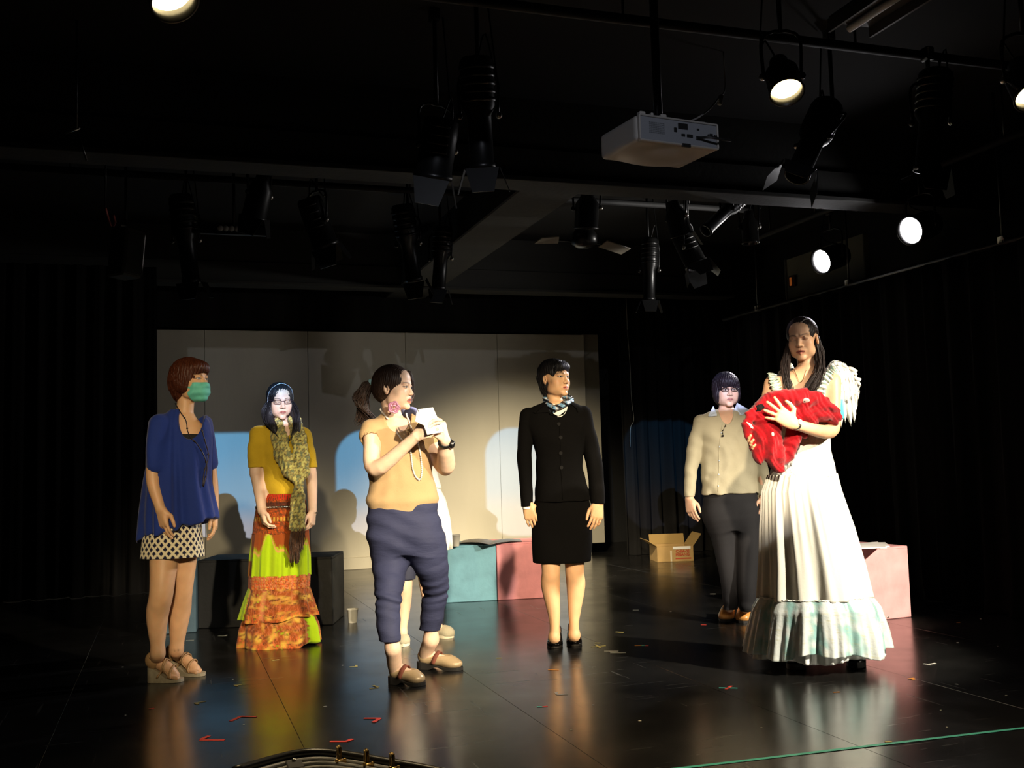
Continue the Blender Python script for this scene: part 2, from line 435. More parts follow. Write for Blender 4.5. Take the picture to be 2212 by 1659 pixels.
# ---------------------------------------------------------------- materials
def mk(name, color=(0.8, 0.8, 0.8), rough=0.6, metal=0.0, attr=False, noise=None, bump=None, spec=0.5, sheen=0.0, emit=None, trans=0.0, alpha=1.0, coat=0.0, sss=0.0):
    """noise = (scale, amount[, stretch xyz]); bump = (scale, strength[, stretch])"""
    m = bpy.data.materials.new(name); m.use_nodes = True; nt = m.node_tree; p = nt.nodes['Principled BSDF']; L = nt.links.new
    p.inputs['Roughness'].default_value = rough; p.inputs['Metallic'].default_value = metal; p.inputs['Specular IOR Level'].default_value = spec
    if sheen: p.inputs['Sheen Weight'].default_value = sheen
    if coat: p.inputs['Coat Weight'].default_value = coat
    if trans: p.inputs['Transmission Weight'].default_value = trans
    if sss: p.inputs['Subsurface Weight'].default_value = sss; p.inputs['Subsurface Radius'].default_value = (0.012, 0.005, 0.003); p.inputs['Subsurface Scale'].default_value = 0.6
    p.inputs['Alpha'].default_value = alpha
    if emit: p.inputs['Emission Color'].default_value = (*emit[0], 1); p.inputs['Emission Strength'].default_value = emit[1]
    tc = nt.nodes.new('ShaderNodeTexCoord')
    def tex(sc, stretch):
        mp = nt.nodes.new('ShaderNodeMapping'); mp.inputs['Scale'].default_value = stretch; L(tc.outputs['Object'], mp.inputs[0])
        n = nt.nodes.new('ShaderNodeTexNoise'); n.inputs['Scale'].default_value = sc; n.inputs['Detail'].default_value = 4; L(mp.outputs[0], n.inputs[0]); return n
    if attr:
        a = nt.nodes.new('ShaderNodeAttribute'); a.attribute_name = 'Col'; src = a.outputs['Color']
    else:
        c = nt.nodes.new('ShaderNodeRGB'); c.outputs[0].default_value = (*color, 1); src = c.outputs[0]
    if noise:
        n = tex(noise[0], noise[2] if len(noise) > 2 else (1, 1, 1))
        mr = nt.nodes.new('ShaderNodeMapRange'); mr.inputs[1].default_value = 0.3; mr.inputs[2].default_value = 0.7; mr.inputs[3].default_value = 1 - noise[1]; mr.inputs[4].default_value = 1 + noise[1] * 0.6
        L(n.outputs[0], mr.inputs[0])
        mx = nt.nodes.new('ShaderNodeMix'); mx.data_type = 'RGBA'; mx.blend_type = 'MULTIPLY'; mx.inputs[0].default_value = 1
        L(src, mx.inputs[6]); L(mr.outputs[0], mx.inputs[7]); src = mx.outputs[2]
    L(src, p.inputs['Base Color'])
    if bump:
        prev = None
        for bp in (bump if isinstance(bump, list) else [bump]):
            n = tex(bp[0], bp[2] if len(bp) > 2 else (1, 1, 1)); b = nt.nodes.new('ShaderNodeBump'); b.inputs['Strength'].default_value = bp[1]; b.inputs['Distance'].default_value = 0.01
            L(n.outputs[0], b.inputs['Height'])
            if prev is not None: L(prev, b.inputs['Normal'])
            prev = b.outputs[0]
        L(prev, p.inputs['Normal'])
    return m
def srgb(*c):
    c = np.array(c, float) / 255.0
    return tuple(np.where(c <= 0.04045, c / 12.92, ((c + 0.055) / 1.055) ** 2.4))

# ---------------------------------------------------------------- people: shared anatomy
SKIN = mk('skin', attr=True, rough=0.48, spec=0.4, sss=0.12, bump=(260, 0.06))
HAIRM = mk('hair_strands', attr=True, rough=0.5, spec=0.3, bump=[(40, .3, (1, 1, .12)), (120, 0.35, (1, 1, 0.12))])
CLOTHATTR = mk('dyed_cloth', attr=True, rough=0.85, spec=0.2, sheen=0.1, bump=[(22, .35), (300, 0.12)])

class Person:
    def __init__(s, fx, fy, label):
        s.g = G(fx, fy); s.D = float(FH @ s.g); s.t = depth(s.g); s.m = s.t / FOCAL
        s.root = empty('person', s.g, label, 'person'); s.body = Field(); s.heads = []; s.boxes = []; s.cols = []
    def p(s, x, y, d=0.0):
        q = ray(x, y); return CAM + q * ((s.D + d) / float(FH @ q))
    def sec(s, x, y, w, dp, d=0.0): return (s.p(x, y, d), w * s.m, dp * s.m)
    def cut(s, F, a, b, up=True, d=0.0, k=0.004):
        """cut a field along the line between two pixels, keeping what is above (or below)"""
        A_, B_ = s.p(*a, d), s.p(*b, d)
        n = unit(np.cross(B_ - A_, FH))
        if (n[2] > 0) == up: n = -n
        return F.plane(A_, n, k, 'i')
    def add(s, name, v, f, mat, **k): return part(name, v, f, mat, s.root, **k)
    def fld(s, name, F, lo, hi, h, mat, colfn=None, parent=None, **k):
        v, f = F.mesh(lo, hi, h); c = colfn(v) if colfn else None
        return part(name, v, f, mat, parent or s.root, colors=c, **k)
    def pbox(s, x0, y0, x1, y1, d0, d1):
        Q = np.array([s.p(x, y, d) for x in (x0, x1) for y in (y0, y1) for d in (d0, d1)]); return Q.min(0), Q.max(0)

def face_dir(a): a = math.radians(a); return -math.cos(a) * FH + math.sin(a) * RH

class Head:
    """a = degrees turned from the camera towards image right; pitch > 0 looks up"""
    def __init__(s, P, x, y, a, pitch=0.0, roll=0.0, sc=1.0, d=0.0, mouth=0.0, eyes='open', gaze=0.0, skin=None, lip=None, brow=(0.03, 0.02, 0.015), jaw=1.0, ear=(1, 1), wide=1.0):
        s.c = P.p(x, y, d); f0 = face_dir(a); p = math.radians(pitch)
        ey = math.cos(p) * f0 + math.sin(p) * ZU; ez = math.cos(p) * ZU - math.sin(p) * f0; ex = np.cross(ey, ez)
        r = math.radians(roll); ex, ez = math.cos(r) * ex + math.sin(r) * ez, math.cos(r) * ez - math.sin(r) * ex
        s.R = np.stack([ex, ey, ez], 1); s.s = sc; s.P = P; s.o = dict(mouth=mouth, eyes=eyes, gaze=gaze, brow=brow)
        s.skin = np.array(skin if skin is not None else srgb(226, 178, 142)) * np.array([.96, 1.07, 1.16]); s.lip = np.array(lip if lip is not None else srgb(190, 105, 92))
        F = P.body; L = s.L; S = sc
        def E(c, rr, k=0.012, mode='u', rot=None):
            F.ell(L(c), np.array(rr) * S, s.R if rot is None else s.R @ rot, k * S, mode)
        def K(a_, b_, ra, rb, k=0.008, mode='u'): F.cone(L(a_), L(b_), ra * S, rb * S, k * S, mode)
        W = wide
        E((0, -.014, .034), (.073 * W, .091, .078), .02)
        E((0, .03, -.022), (.060 * W, .056, .078), .03)
        E((0, .030, -.066), (.048 * W * jaw, .046, .044), .03)
        E((0, .074, -.101), (.021 * jaw, .015, .015), .022)
        E((0, .044, .046), (.054 * W, .040, .046), .02)
        for q in (-1, 1):
            E((q * .041 * W, .052, -.026), (.021, .022, .02), .02)
            E((q * .037 * W, .050, -.050), (.020, .022, .028), .022)
            E((q * .046 * W, .012, -.068), (.016 * jaw, .03, .026), .02)
            K((q * .012, .083, .017), (q * .044 * W, .070, .019), .007, .006, .014)
        for q in (-1, 1):
            E((q * .031, .094, -.002), (.017, .011, .0095), .012, 's')
        for q in (-1, 1):
            E((q * .031, .0715, -.001), (.0155, .0125, .011), .004)
            K((q * .018, .0795, .0055), (q * .031, .0835, .0085), .0028, .003, .004); K((q * .031, .0835, .0085), (q * .045, .0755, .0045), .003, .0024, .004)
        K((0, .080, .008), (0, .090, -.016), .0065, .0076, .012); K((0, .090, -.016), (0, .0985, -.0325), .0076, .0102, .008)
        for q in (-1, 1): E((q * .0125, .0905, -.0365), (.0078, .009, .0066), .006)
        for q in (-1, 1): E((q * .006, .0945, -.0440), (.003, .004, .0022), .002, 's')
        mo = mouth
        E((0, .076, -.064), (.026, .014, .014), .014)
        for q in (-1, 1):
            K((q * .0225, .0765, -.0655), (q * .005, .0892, -.0605), .0035, .0055, .005)
            K((q * .0215, .0765, -.0665), (0, .0885, -.0735 - mo), .003, .0062, .005)
        K((-.020, .089, -.0662 - mo / 2), (.020, .089, -.0662 - mo / 2), .0012 + mo / 2, .0012 + mo / 2, .003, 's')
        for q, on in zip((-1, 1), ear):
            if not on: continue
            t = math.radians(12); rx = np.array([[math.cos(.30 * q), math.sin(.30 * q), 0], [-math.sin(.30 * q), math.cos(.30 * q), 0], [0, 0, 1]]) @ np.array([[1, 0, 0], [0, math.cos(t), -math.sin(t)], [0, math.sin(t), math.cos(t)]])
            E((q * .0755 * W, -.012, -.012), (.0085, .0165, .030), .006, rot=rx)
            E((q * .0835 * W, -.008, -.007), (.0085, .0095, .019), .005, 's', rot=rx)
            E((q * .0775 * W, .004, -.014), (.004, .004, .006), .004, rot=rx)
        P.heads.append(s)
        r_ = .145 * S; P.boxes.append((s.c - r_, s.c + A(r_, r_, .135 * S), .0023))
        P.cols.append(s.color)
    def L(s, c): return s.c + s.R @ (np.asarray(c, float) * s.s)
    def local(s, P): return (np.asarray(P) - s.c) @ s.R / s.s
    def color(s, P, C):
        q = s.local(P); x, y, z = q.T; ax = np.abs(x); near = (np.abs(x) < .12) & (np.abs(y) < .14) & (z > -.14) & (z < .14)
        f = near & (y > .045)
        def mixc(m, c, w=1.0):
            w = (m * w)[:, None]; C[:] = C * (1 - w) + np.array(c) * w
        ch = np.exp(-(((ax - .043) / .016) ** 2 + ((z + .03) / .016) ** 2)) * f; mixc(ch, s.skin * np.array([1.02, .80, .76]), .35)
        ex = ax - .031
        b0 = .0225 - 12 * (ex - .004) ** 2; br = np.exp(-((z - b0) / .0030) ** 2 * 1.2) * (ax > .012) * (ax < .052) * (y > .05) * near; mixc(np.clip(br * 1.3, 0, 1), s.o['brow'], .8)
        sh = .0050 if s.o['eyes'] == 'open' else .0014; z0 = -.0005 if s.o['eyes'] == 'open' else -.0042
        e = (ex / .0145) ** 2 + ((z - z0) / sh) ** 2
        m = (e < 1) & f
        if s.o['eyes'] == 'open':
            mixc(m.astype(float), (.62, .58, .53)); g = s.o['gaze'] * np.where(x > 0, 1, 1)
            ir = ((np.where(x > 0, x - .031, x + .031) - g) ** 2 + (z - z0) ** 2 < .0062 ** 2) & m; mixc(ir.astype(float), (.016, .009, .006))
        li = np.clip(1 - np.abs(e - 1.1) / .75, 0, 1) * f * (z > z0 - (.001 if s.o['eyes'] == 'open' else .004)); mixc(li, (.02, .012, .01), .85)
        lm = (np.abs(x) < .024) & f & (y > .07)
        zz = z + .067 + s.o['mouth'] / 2; hw = .0105 * np.clip(1 - (x / .0245) ** 2, 0, 1) + .0005 + s.o['mouth'] * .6
        lw = np.clip((hw - np.abs(zz)) / .003, 0, 1) * lm; mixc(lw, s.lip, .9)
        ln = np.exp(-(zz / (.0016 + s.o['mouth'] * .45)) ** 2) * lm * (np.abs(x) < .0225); mixc(ln, (.05, .015, .012), .75)
        nn = np.exp(-(((ax - .006) / .003) ** 2 + ((z + .0445) / .0024) ** 2)) * f * (y > .085); mixc(nn, (.08, .03, .02), .8)

def hand(P, w, d, n, th, sc=1.0, curl=(0.35, 0.45, 0.55, 0.6), bend=(0.9, 0.8), spread=0.12, thumb=(0.75, 0.35), fr=1.0, lens=1.0, box=True, tk=0.4):
    """w wrist, d finger direction, n direction the palm faces, th direction of the thumb side"""
    F = P.body; d = unit(d); n = unit(np.asarray(n) - d * (np.asarray(n) @ d)); s_ = np.cross(d, n)
    if s_ @ np.asarray(th) < 0: s_ = -s_
    S = sc; pts = [w]
    off = (.029, .010, -.010, -.028); Ls = (.070, .078, .072, .056); rr = (.0088, .009, .0086, .0076)
    for i in range(4):
        base = w + S * (d * (.088 - .004 * abs(i - 1)) + s_ * off[i])
        F.cone(w + S * (s_ * off[i] * .55 + d * .008), base, .0165 * S * (1 if i < 3 else .9), .0118 * S, .012 * S)
        ang = curl[i]; q = base; yaw = spread * (1.3 - i)
        dd0 = unit(d + s_ * yaw)
        for j, (fl, rj) in enumerate(((.46, 1.0), (.30, .93), (.24, .84))):
            dirv = math.cos(ang) * dd0 + math.sin(ang) * n; q2 = q + dirv * Ls[i] * fl * S * lens
            F.cone(q, q2, rr[i] * S * rj * fr, rr[i] * S * rj * .92 * fr, .0035 * S); q = q2; ang += curl[i] * bend[0] * (1 if j == 0 else bend[1]); pts.append(q)
    F.ell(w + S * (d * .045 + n * .004), A(.036, .016, .05) * S, np.stack([s_, n, d], 1), .012 * S)
    b = w + S * (d * .022 + s_ * .026 + n * .004); t1 = b + S * .040 * unit(d * thumb[0] + s_ * thumb[1] * 1.6 + n * tk); t2 = t1 + S * .032 * unit(d * (thumb[0] + .5) + s_ * thumb[1] * .4 + n * tk * .6); t3 = t2 + S * .022 * unit(d * (thumb[0] + .6) + n * tk * .5)
    F.cone(b, t1, .0145 * S, .0108 * S, .01 * S); F.cone(t1, t2, .0104 * S, .0095 * S, .003); F.cone(t2, t3, .0094 * S, .0075 * S, .003); pts += [t1, t2, t3]
    pts = np.array(pts)
    if box: P.boxes.append((pts.min(0) - .026, pts.max(0) + .026, .0027))
    nails = np.array([pts[3], pts[6], pts[9], pts[12], t3])
    return dict(pts=pts, tips=nails, n=n, d=d, s=s_)

def finish_body(P, lo, hi, h=0.008, tone=None, extra=None):
    boxes = [(lo, hi, h)] + P.boxes[::-1]
    v, f = field_mesh(P.body, boxes)
    base = np.array(tone if tone is not None else P.heads[0].skin)
    C = np.tile(base, (len(v), 1)); C *= (1 + 0.05 * vnoise(v * 9, 3))[:, None] * np.array([1, 1, 1]); C[:, 1:] *= (1 - 0.03 * np.clip(vnoise(v * 14, 5), 0, 1))[:, None]
    for fn in P.cols: fn(v, C)
    if extra: extra(v, C)
    return P.add('body', v, f, SKIN, colors=np.clip(C, 0, 1))

def groove(H, N=46, amp=.0022, c0=(0, -.03, .1), seed=0):
    """hair combed down from the crown"""
    c = H.L(c0); R = H.R
    def fn(x, y, z):
        x, y, z = x - c[0], y - c[1], z - c[2]
        u = x * R[0, 0] + y * R[1, 0] + z * R[2, 0]; v = x * R[0, 1] + y * R[1, 1] + z * R[2, 1]; w = x * R[0, 2] + y * R[1, 2] + z * R[2, 2]
        ph = np.arctan2(u, v); return amp * (np.sin(N * ph + 9 * w / .1 + 2 * np.sin(3 * ph + seed)) * .6 + .5 * np.sin(N * 2.3 * ph - 14 * w / .1 + seed)) * np.clip(np.sqrt(u * u + v * v) / .04, 0, 1)
    return fn
def hair_col(base, seed=0, fr=60, amt=.45, H=None):
    base = np.array(base)
    def fn(v):
        q = H.local(v) if H is not None else v; ph = np.arctan2(q[:, 0], q[:, 1] + .03)
        k = np.sin(ph * fr + 3 * np.sin(q[:, 2] * 60)) * .5 + .5 * vnoise(q * np.array([60, 60, 8]), seed)
        return np.clip(base[None] * (1 + amt * k)[:, None], .001, 1)
    return fn
def lock(mb, pts, r, n=26, th=.0022, seed=0, taper=.35, steps=14, c=(.02, .015, .012), wav=.004):
    """a bunch of hair strands along a path"""
    rs = np.random.RandomState(seed); path = smooth_path(pts, steps); T = np.gradient(path, axis=0); R0 = frame(T[0])
    r = np.interp(np.linspace(0, 1, steps), np.linspace(0, 1, len(r)), r) if np.ndim(r) else np.full(steps, r)
    for i in range(n):
        a = rs.uniform(0, 6.28); q = math.sqrt(rs.uniform(0, 1)); e = rs.uniform(.75, 1.05)
        k = max(4, int(steps * min(1, e))); w = wav * np.sin(np.linspace(0, rs.uniform(4, 9), k) + rs.uniform(0, 6))
        off = np.array([R0[:, 0] * math.cos(a) + R0[:, 1] * math.sin(a)] * k) * (q * r[:k])[:, None] + np.outer(w, R0[:, 0])
        rad = th * np.linspace(1, taper, k) * rs.uniform(.8, 1.5)
        mb.tube(path[:k] + off, rad, 5, True, np.array(c) * rs.uniform(.6, 1.6))
def drape(P, F, pix, n, off, span=.4):
    """follow a pixel path over a surface"""
    pp = smooth_path([(a, b, 0) for a, b in pix], n)[:, :2]; return np.array([F.hit(a, b, P.t, span, off) for a, b in pp])
def beads(mb, pts, r, n=6, col_=None):
    for q in pts: mb.sph(q, r, n, None, col_)
def resample(path, step):
    path = np.asarray(path); s = np.concatenate([[0], np.cumsum(np.linalg.norm(np.diff(path, axis=0), axis=1))]); k = max(2, int(s[-1] / step)); t = np.linspace(0, s[-1], k)
    return np.stack([np.interp(t, s, path[:, i]) for i in range(3)], 1)

def ribbon(pts_l, pts_r, thick, name, mat, parent, nrm=None, **k):
    """strip of cloth between two edge paths, given a little thickness"""
    a = np.asarray(pts_l); b = np.asarray(pts_r); n = len(a)
    T = np.gradient((a + b) / 2, axis=0); N = np.cross(T, b - a); N /= np.linalg.norm(N, axis=1)[:, None] + 1e-9
    if nrm is not None: N = np.where(((N @ np.asarray(nrm)) < 0)[:, None], -N, N)
    v = np.concatenate([a + N * thick, b + N * thick, b, a]); f = []
    for i in range(n - 1):
        for q in range(4): f.append((q * n + i, q * n + i + 1, ((q + 1) % 4) * n + i + 1, ((q + 1) % 4) * n + i))
    f += [(0, n, 2 * n, 3 * n), (n - 1, 4 * n - 1, 3 * n - 1, 2 * n - 1)]
    return part(name, v, f, mat, parent, **k)

def ring_sheet(rows, nth, radial, thick=.003):
    """skirt-like sheet: rows of (center, half width, half depth); radial(theta, row) scales the radius; has an inner face"""
    V_ = []; th = np.linspace(0, 2 * np.pi, nth, endpoint=False)
    for inner in (0, 1):
        for i, (c, w, d) in enumerate(rows):
            k = radial(th, i / (len(rows) - 1)); ww = w * k - inner * thick; dd = d * k - inner * thick
            V_.append(c + np.outer(ww * np.cos(th), RH) + np.outer(dd * np.sin(th), FH))
    n = len(rows); V_ = np.concatenate(V_); f = []
    for i in range(n - 1):
        for j in range(nth):
            a, b = i * nth + j, i * nth + (j + 1) % nth; f.append((a, b, b + nth, a + nth)); o = n * nth; f.append((o + a + nth, o + b + nth, o + b, o + a))
    for j in range(nth):
        a, b = (n - 1) * nth + j, (n - 1) * nth + (j + 1) % nth; o = n * nth; f.append((a, b, o + b, o + a))
    return V_, np.array(f), th

# ---------------------------------------------------------------- the stage: floor, walls, ceiling, curtains
def structure(o): o['kind'] = 'structure'; return o

def floor_mat():
    m = bpy.data.materials.new('black_dance_vinyl'); m.use_nodes = True; nt = m.node_tree; L = nt.links.new; p = nt.nodes['Principled BSDF']
    tc = nt.nodes.new('ShaderNodeTexCoord')
    def noise(sc, st=(1, 1, 1), rot=0, det=6):
        mp = nt.nodes.new('ShaderNodeMapping'); mp.inputs['Scale'].default_value = st; mp.inputs['Rotation'].default_value[2] = rot; L(tc.outputs['Object'], mp.inputs[0])
        n = nt.nodes.new('ShaderNodeTexNoise'); n.inputs['Scale'].default_value = sc; n.inputs['Detail'].default_value = det; L(mp.outputs[0], n.inputs[0]); return n.outputs[0]
    def rng(src, a, b, c, d):
        r = nt.nodes.new('ShaderNodeMapRange'); r.inputs[1].default_value = a; r.inputs[2].default_value = b; r.inputs[3].default_value = c; r.inputs[4].default_value = d; L(src, r.inputs[0]); return r.outputs[0]
    def op(a, b, o='ADD'):
        q = nt.nodes.new('ShaderNodeMath'); q.operation = o; L(a, q.inputs[0]); L(b, q.inputs[1]); return q.outputs[0]
    scr = op(op(rng(noise(2.2, (1, 22, 1), .5), .66, .72, 0, 1), rng(noise(1.9, (25, 1, 1), .2), .67, .73, 0, 1)), rng(noise(2.6, (1, 30, 1), -.7), .67, .72, 0, .8))
    msk = rng(noise(1.4, det=2), .45, .65, 0, 1)
    scr = op(scr, msk, 'MULTIPLY')
    dirt = rng(noise(3.5), .35, .75, 0, 1)
    mix = nt.nodes.new('ShaderNodeMix'); mix.data_type = 'RGBA'; mix.inputs[6].default_value = (.0075, .0072, .0068, 1); mix.inputs[7].default_value = (.05, .047, .042, 1)
    L(op(rng(dirt, 0, 1, 0, .12), scr), mix.inputs[0]); L(mix.outputs[2], p.inputs['Base Color'])
    L(op(rng(dirt, 0, 1, .20, .27), rng(scr, 0, 1, 0, .12)), p.inputs['Roughness'])
    p.inputs['Specular IOR Level'].default_value = .72
    b = nt.nodes.new('ShaderNodeBump'); b.inputs['Strength'].default_value = .05; b.inputs['Distance'].default_value = .004; L(noise(14, det=3), b.inputs['Height']); L(b.outputs[0], p.inputs['Normal'])
    return m
FLOORM = floor_mat()
BLACK = mk('matt_black_paint', (.006, .006, .006), .7, noise=(3, .3))
VELVET = mk('black_stage_cloth', (.010, .0095, .009), .95, spec=.1, noise=(2, .4, (1, 1, .2)), bump=(200, .1))
CEILM = mk('black_ceiling', (.0035, .0035, .0035), .9)
BEAMM = mk('dark_grey_concrete_beam', (.03, .03, .027), .8, noise=(4, .3, (.3, 1, 1)), bump=(30, .2))
METALB = mk('black_enamel_metal', (.006, .006, .006), .36, spec=.5, noise=(20, .3))
ALU = mk('bare_aluminium', (.55, .52, .47), .3, 1.0, noise=(30, .2))
LENSOFF = mk('dark_lens_glass', (.02, .022, .025), .08, spec=.8)

XS = [-4.17, -3.24, -2.31, -1.38, -.45, .48, 1.415, 2.34, 3.26, 4.19, 5.12, 6.05]
fl = structure(MB().box(A(1, 5, -.06), A(12, 15, .1)).build('floor', BLACK, smooth=False))
for a, b in zip(XS[:-1], XS[1:]):
    MB().box(A((a + b) / 2, 5, -.005), A(b - a - .0016, 14.6, .01), None, .0006).build('vinyl_strip', FLOORM, fl, smooth=False)
structure(MB().box(A(1, 12.05, 1.6), A(12, .1, 3.6)).build('wall_back', BLACK, smooth=False))
structure(MB().box(A(-3.3, 5, 1.6), A(.1, 14.5, 3.6)).build('wall_left', BLACK, smooth=False))
structure(MB().box(A(6.25, 5, 1.6), A(.1, 14.5, 3.6)).build('wall_right', BLACK, smooth=False))
structure(MB().box(A(1.5, 5, 3.38), A(10, 15, .1)).build('ceiling', CEILM, smooth=False))
structure(MB().box(A(1, -2.3, 1.6), A(12, .1, 3.6)).build('wall_front', BLACK, smooth=False))
for Y, lo in ((5.86, 2.79), (9.75, 2.79)):
    b = MB(); b.box(A(1.4, Y + .09, lo + .12), A(9.0, .17, .20), None, .008); b.box(A(1.4, Y + .08, lo + .012), A(9.0, .24, .03), None, .004); b.box(A(1.4, Y + .09, 3.15), A(9.0, .13, .38))
    structure(b.build('trim_1' if Y < 7 else 'trim_2', BEAMM, smooth=False))
b = MB(); b.box(A(2.36, 7.85, 2.95), A(.42, 3.60, .30), None, .01); structure(b.build('trim_3', BEAMM, smooth=False))
b = MB(); b.box(A(2.36, 10.6, 2.95), A(.42, 1.4, .30), None, .01); structure(b.build('trim_4', BEAMM, smooth=False))

def curtain(name, a, b, z0, z1, n, amp, label, seed=0, mat=VELVET, foot=.06):
    """hanging cloth between two floor points with irregular folds"""
    rs = np.random.RandomState(seed); a = A(*a, 0); b = A(*b, 0); L_ = np.linalg.norm(b - a); t = unit(b - a); nn = A(-t[1], t[0], 0)
    nu = int(n * 12); u = np.linspace(0, 1, nu); ph = np.cumsum(rs.uniform(.6, 1.4, nu)); ph = ph / ph[-1] * n * 2 * np.pi
    am = amp * (1 + .5 * np.sin(u * 23 + seed) + .3 * np.sin(u * 51)); zs = np.linspace(z0, z1, 16); v = []
    for side in (0, 1):
        for z in zs:
            k = (z1 - z) / (z1 - z0); w = am * (.55 + .6 * k) * (np.sin(ph + .6 * k * np.sin(u * 9 + seed)) + .35 * np.sin(2.3 * ph + 1 + k)) + foot * max(0, k - .93) * 6 * np.sin(u * 31)
            v.append(a + np.outer(u * L_ + .3 * am * np.cos(ph) * k, t) + np.outer(w + side * .006, nn) + z * ZU)
    v = np.concatenate(v); f = []; m = len(zs); o = m * nu
    for i in range(m - 1):
        for j in range(nu - 1):
            q = i * nu + j; f.append((q, q + 1, q + 1 + nu, q + nu)); f.append((o + q + nu, o + q + nu + 1, o + q + 1, o + q))
    for i in range(m - 1):
        for j in (0, nu - 1): q = i * nu + j; f.append((q, q + nu, o + q + nu, o + q))
    for j in range(nu - 1):
        for i in (0, m - 1): q = i * nu + j; f.append((q, q + 1, o + q + 1, o + q))
    return part(name, v, f, mat, None, label=label, cat='curtain')
curtain('stage_curtain', (5.03, 2.6), (5.03, 8.35), .004, 2.33, 26, .045, 'long black pleated curtain hanging from the rail on the right', 3)
curtain('stage_curtain', (-1.55, 2.5), (-1.55, 9.9), .004, 2.9, 22, .05, 'black side curtain along the dark left edge of the stage', 5)
curtain('stage_curtain', (-1.5, 9.62), (-.10, 9.62), .004, 2.9, 9, .04, 'black leg curtain covering the left end of the screen', 8)
curtain('stage_curtain', (4.72, 10.22), (6.1, 10.30), .004, 2.9, 9, .045, 'black curtain behind the cardboard carton, right of the screen', 11)
curtain('stage_curtain', (5.70, 8.2), (5.70, 9.95), .004, 2.5, 8, .05, 'black curtain in the far right corner behind the short-haired woman in glasses', 14)
curtain('border_curtain', (-1.5, 10.40), (5.9, 10.40), 2.46, 3.3, 20, .012, 'black border cloth hanging above the pale screen', 17)

r = MB(); r.tube([A(5.03, 2.4, 2.352), A(5.03, 8.5, 2.352)], .02, 10); rail = empty('curtain_rail', A(5.03, 5.4, 2.33), 'dark horizontal pipe carrying the right-hand pleated curtain', 'rail')
r.build('pipe', METALB, rail)
for y in (2.9, 4.4, 5.05, 6.6, 7.9):
    q = MB(); q.tube([A(5.03, y, 2.36), A(5.03, y, 3.33)], .008, 6); q.build('hanger', METALB, rail)
    q = MB(); q.box(A(5.03, y, 2.37), A(.05, .05, .05), None, .006); q.build('clamp', ALU, rail)

# screen: cloth panels with vertical joints, a rail below
SCR = mk('cream_screen_cloth', (.60, .565, .46), .9, spec=.15, noise=(1.6, .10, (1, 1, .25)), bump=(60, .06, (1, 1, .2)))
sc_root = empty('projection_screen', A(2.1, 10.55, 0), 'wide cream backdrop screen with projected blue windows at the back', 'screen')
xe = [-1.45, -.68, .34, 1.36, 2.385, 3.41, 4.44]
for a, b in zip(xe[:-1], xe[1:]):
    MB().box(A((a + b) / 2, 10.575, 1.29), A(b - a - .003, .05, 2.34), None, .003).build('panel', SCR, sc_root, smooth=False)
MB().box(A(1.49, 10.565, .06), A(5.9, .07, .12), None, .006).build('bottom_rail', SCR, sc_root, smooth=False)
MB().box(A(4.55, 10.66, 1.3), A(.2, .05, 2.36), None, .004).build('end_panel', mk('dimmed_screen_cloth', (.30, .28, .22), .9), sc_root, smooth=False)  # darker copy of the screen cloth, its weaker light painted into the colour
q = MB(); q.tube(smooth_path([atY(1355, 712, 10.15), atY(1361, 790, 10.15), atY(1364, 860, 10.15), atY(1369, 905, 10.15), atY(1362, 925, 10.15), atY(1361, 965, 10.15)], 30), .0035, 5)
q.tube([atY(1355, 712, 10.15), A(*atY(1355, 712, 10.15)[:2], 3.3)], .003, 5)
q.build('hanging_cord', mk('grey_cord', (.25, .25, .22), .6), None, label='thin pale cord dangling in front of the black curtain', cat='cord')

# ---------------------------------------------------------------- overhead rig
def pipe(a, b, label):
    r_ = empty('lighting_bar', (np.asarray(a) + np.asarray(b)) / 2, label, 'pipe')
    MB().tube([a, b], .024, 10).build('pipe', BLACK, r_)
    n = 5; 
    for i in range(n):
        t = (i + .5) / n; p_ = np.asarray(a) * (1 - t) + np.asarray(b) * t
        MB().tube([p_, A(p_[0], p_[1], 3.335)], .007, 6).build('drop_rod', METALB, r_)
ZB = 3.08
pipe(A(-1.2, 7.25, ZB), A(4.6, 7.25, ZB), 'black lighting bar across the middle of the stage')
pipe(A(-1.2, 4.15, ZB), A(5.2, 4.15, ZB), 'black lighting bar above the front of the stage')
pipe(A(4.98, 4.6, 2.98), A(4.98, 7.9, 2.98), 'black lighting bar running above the right-hand curtain rail')

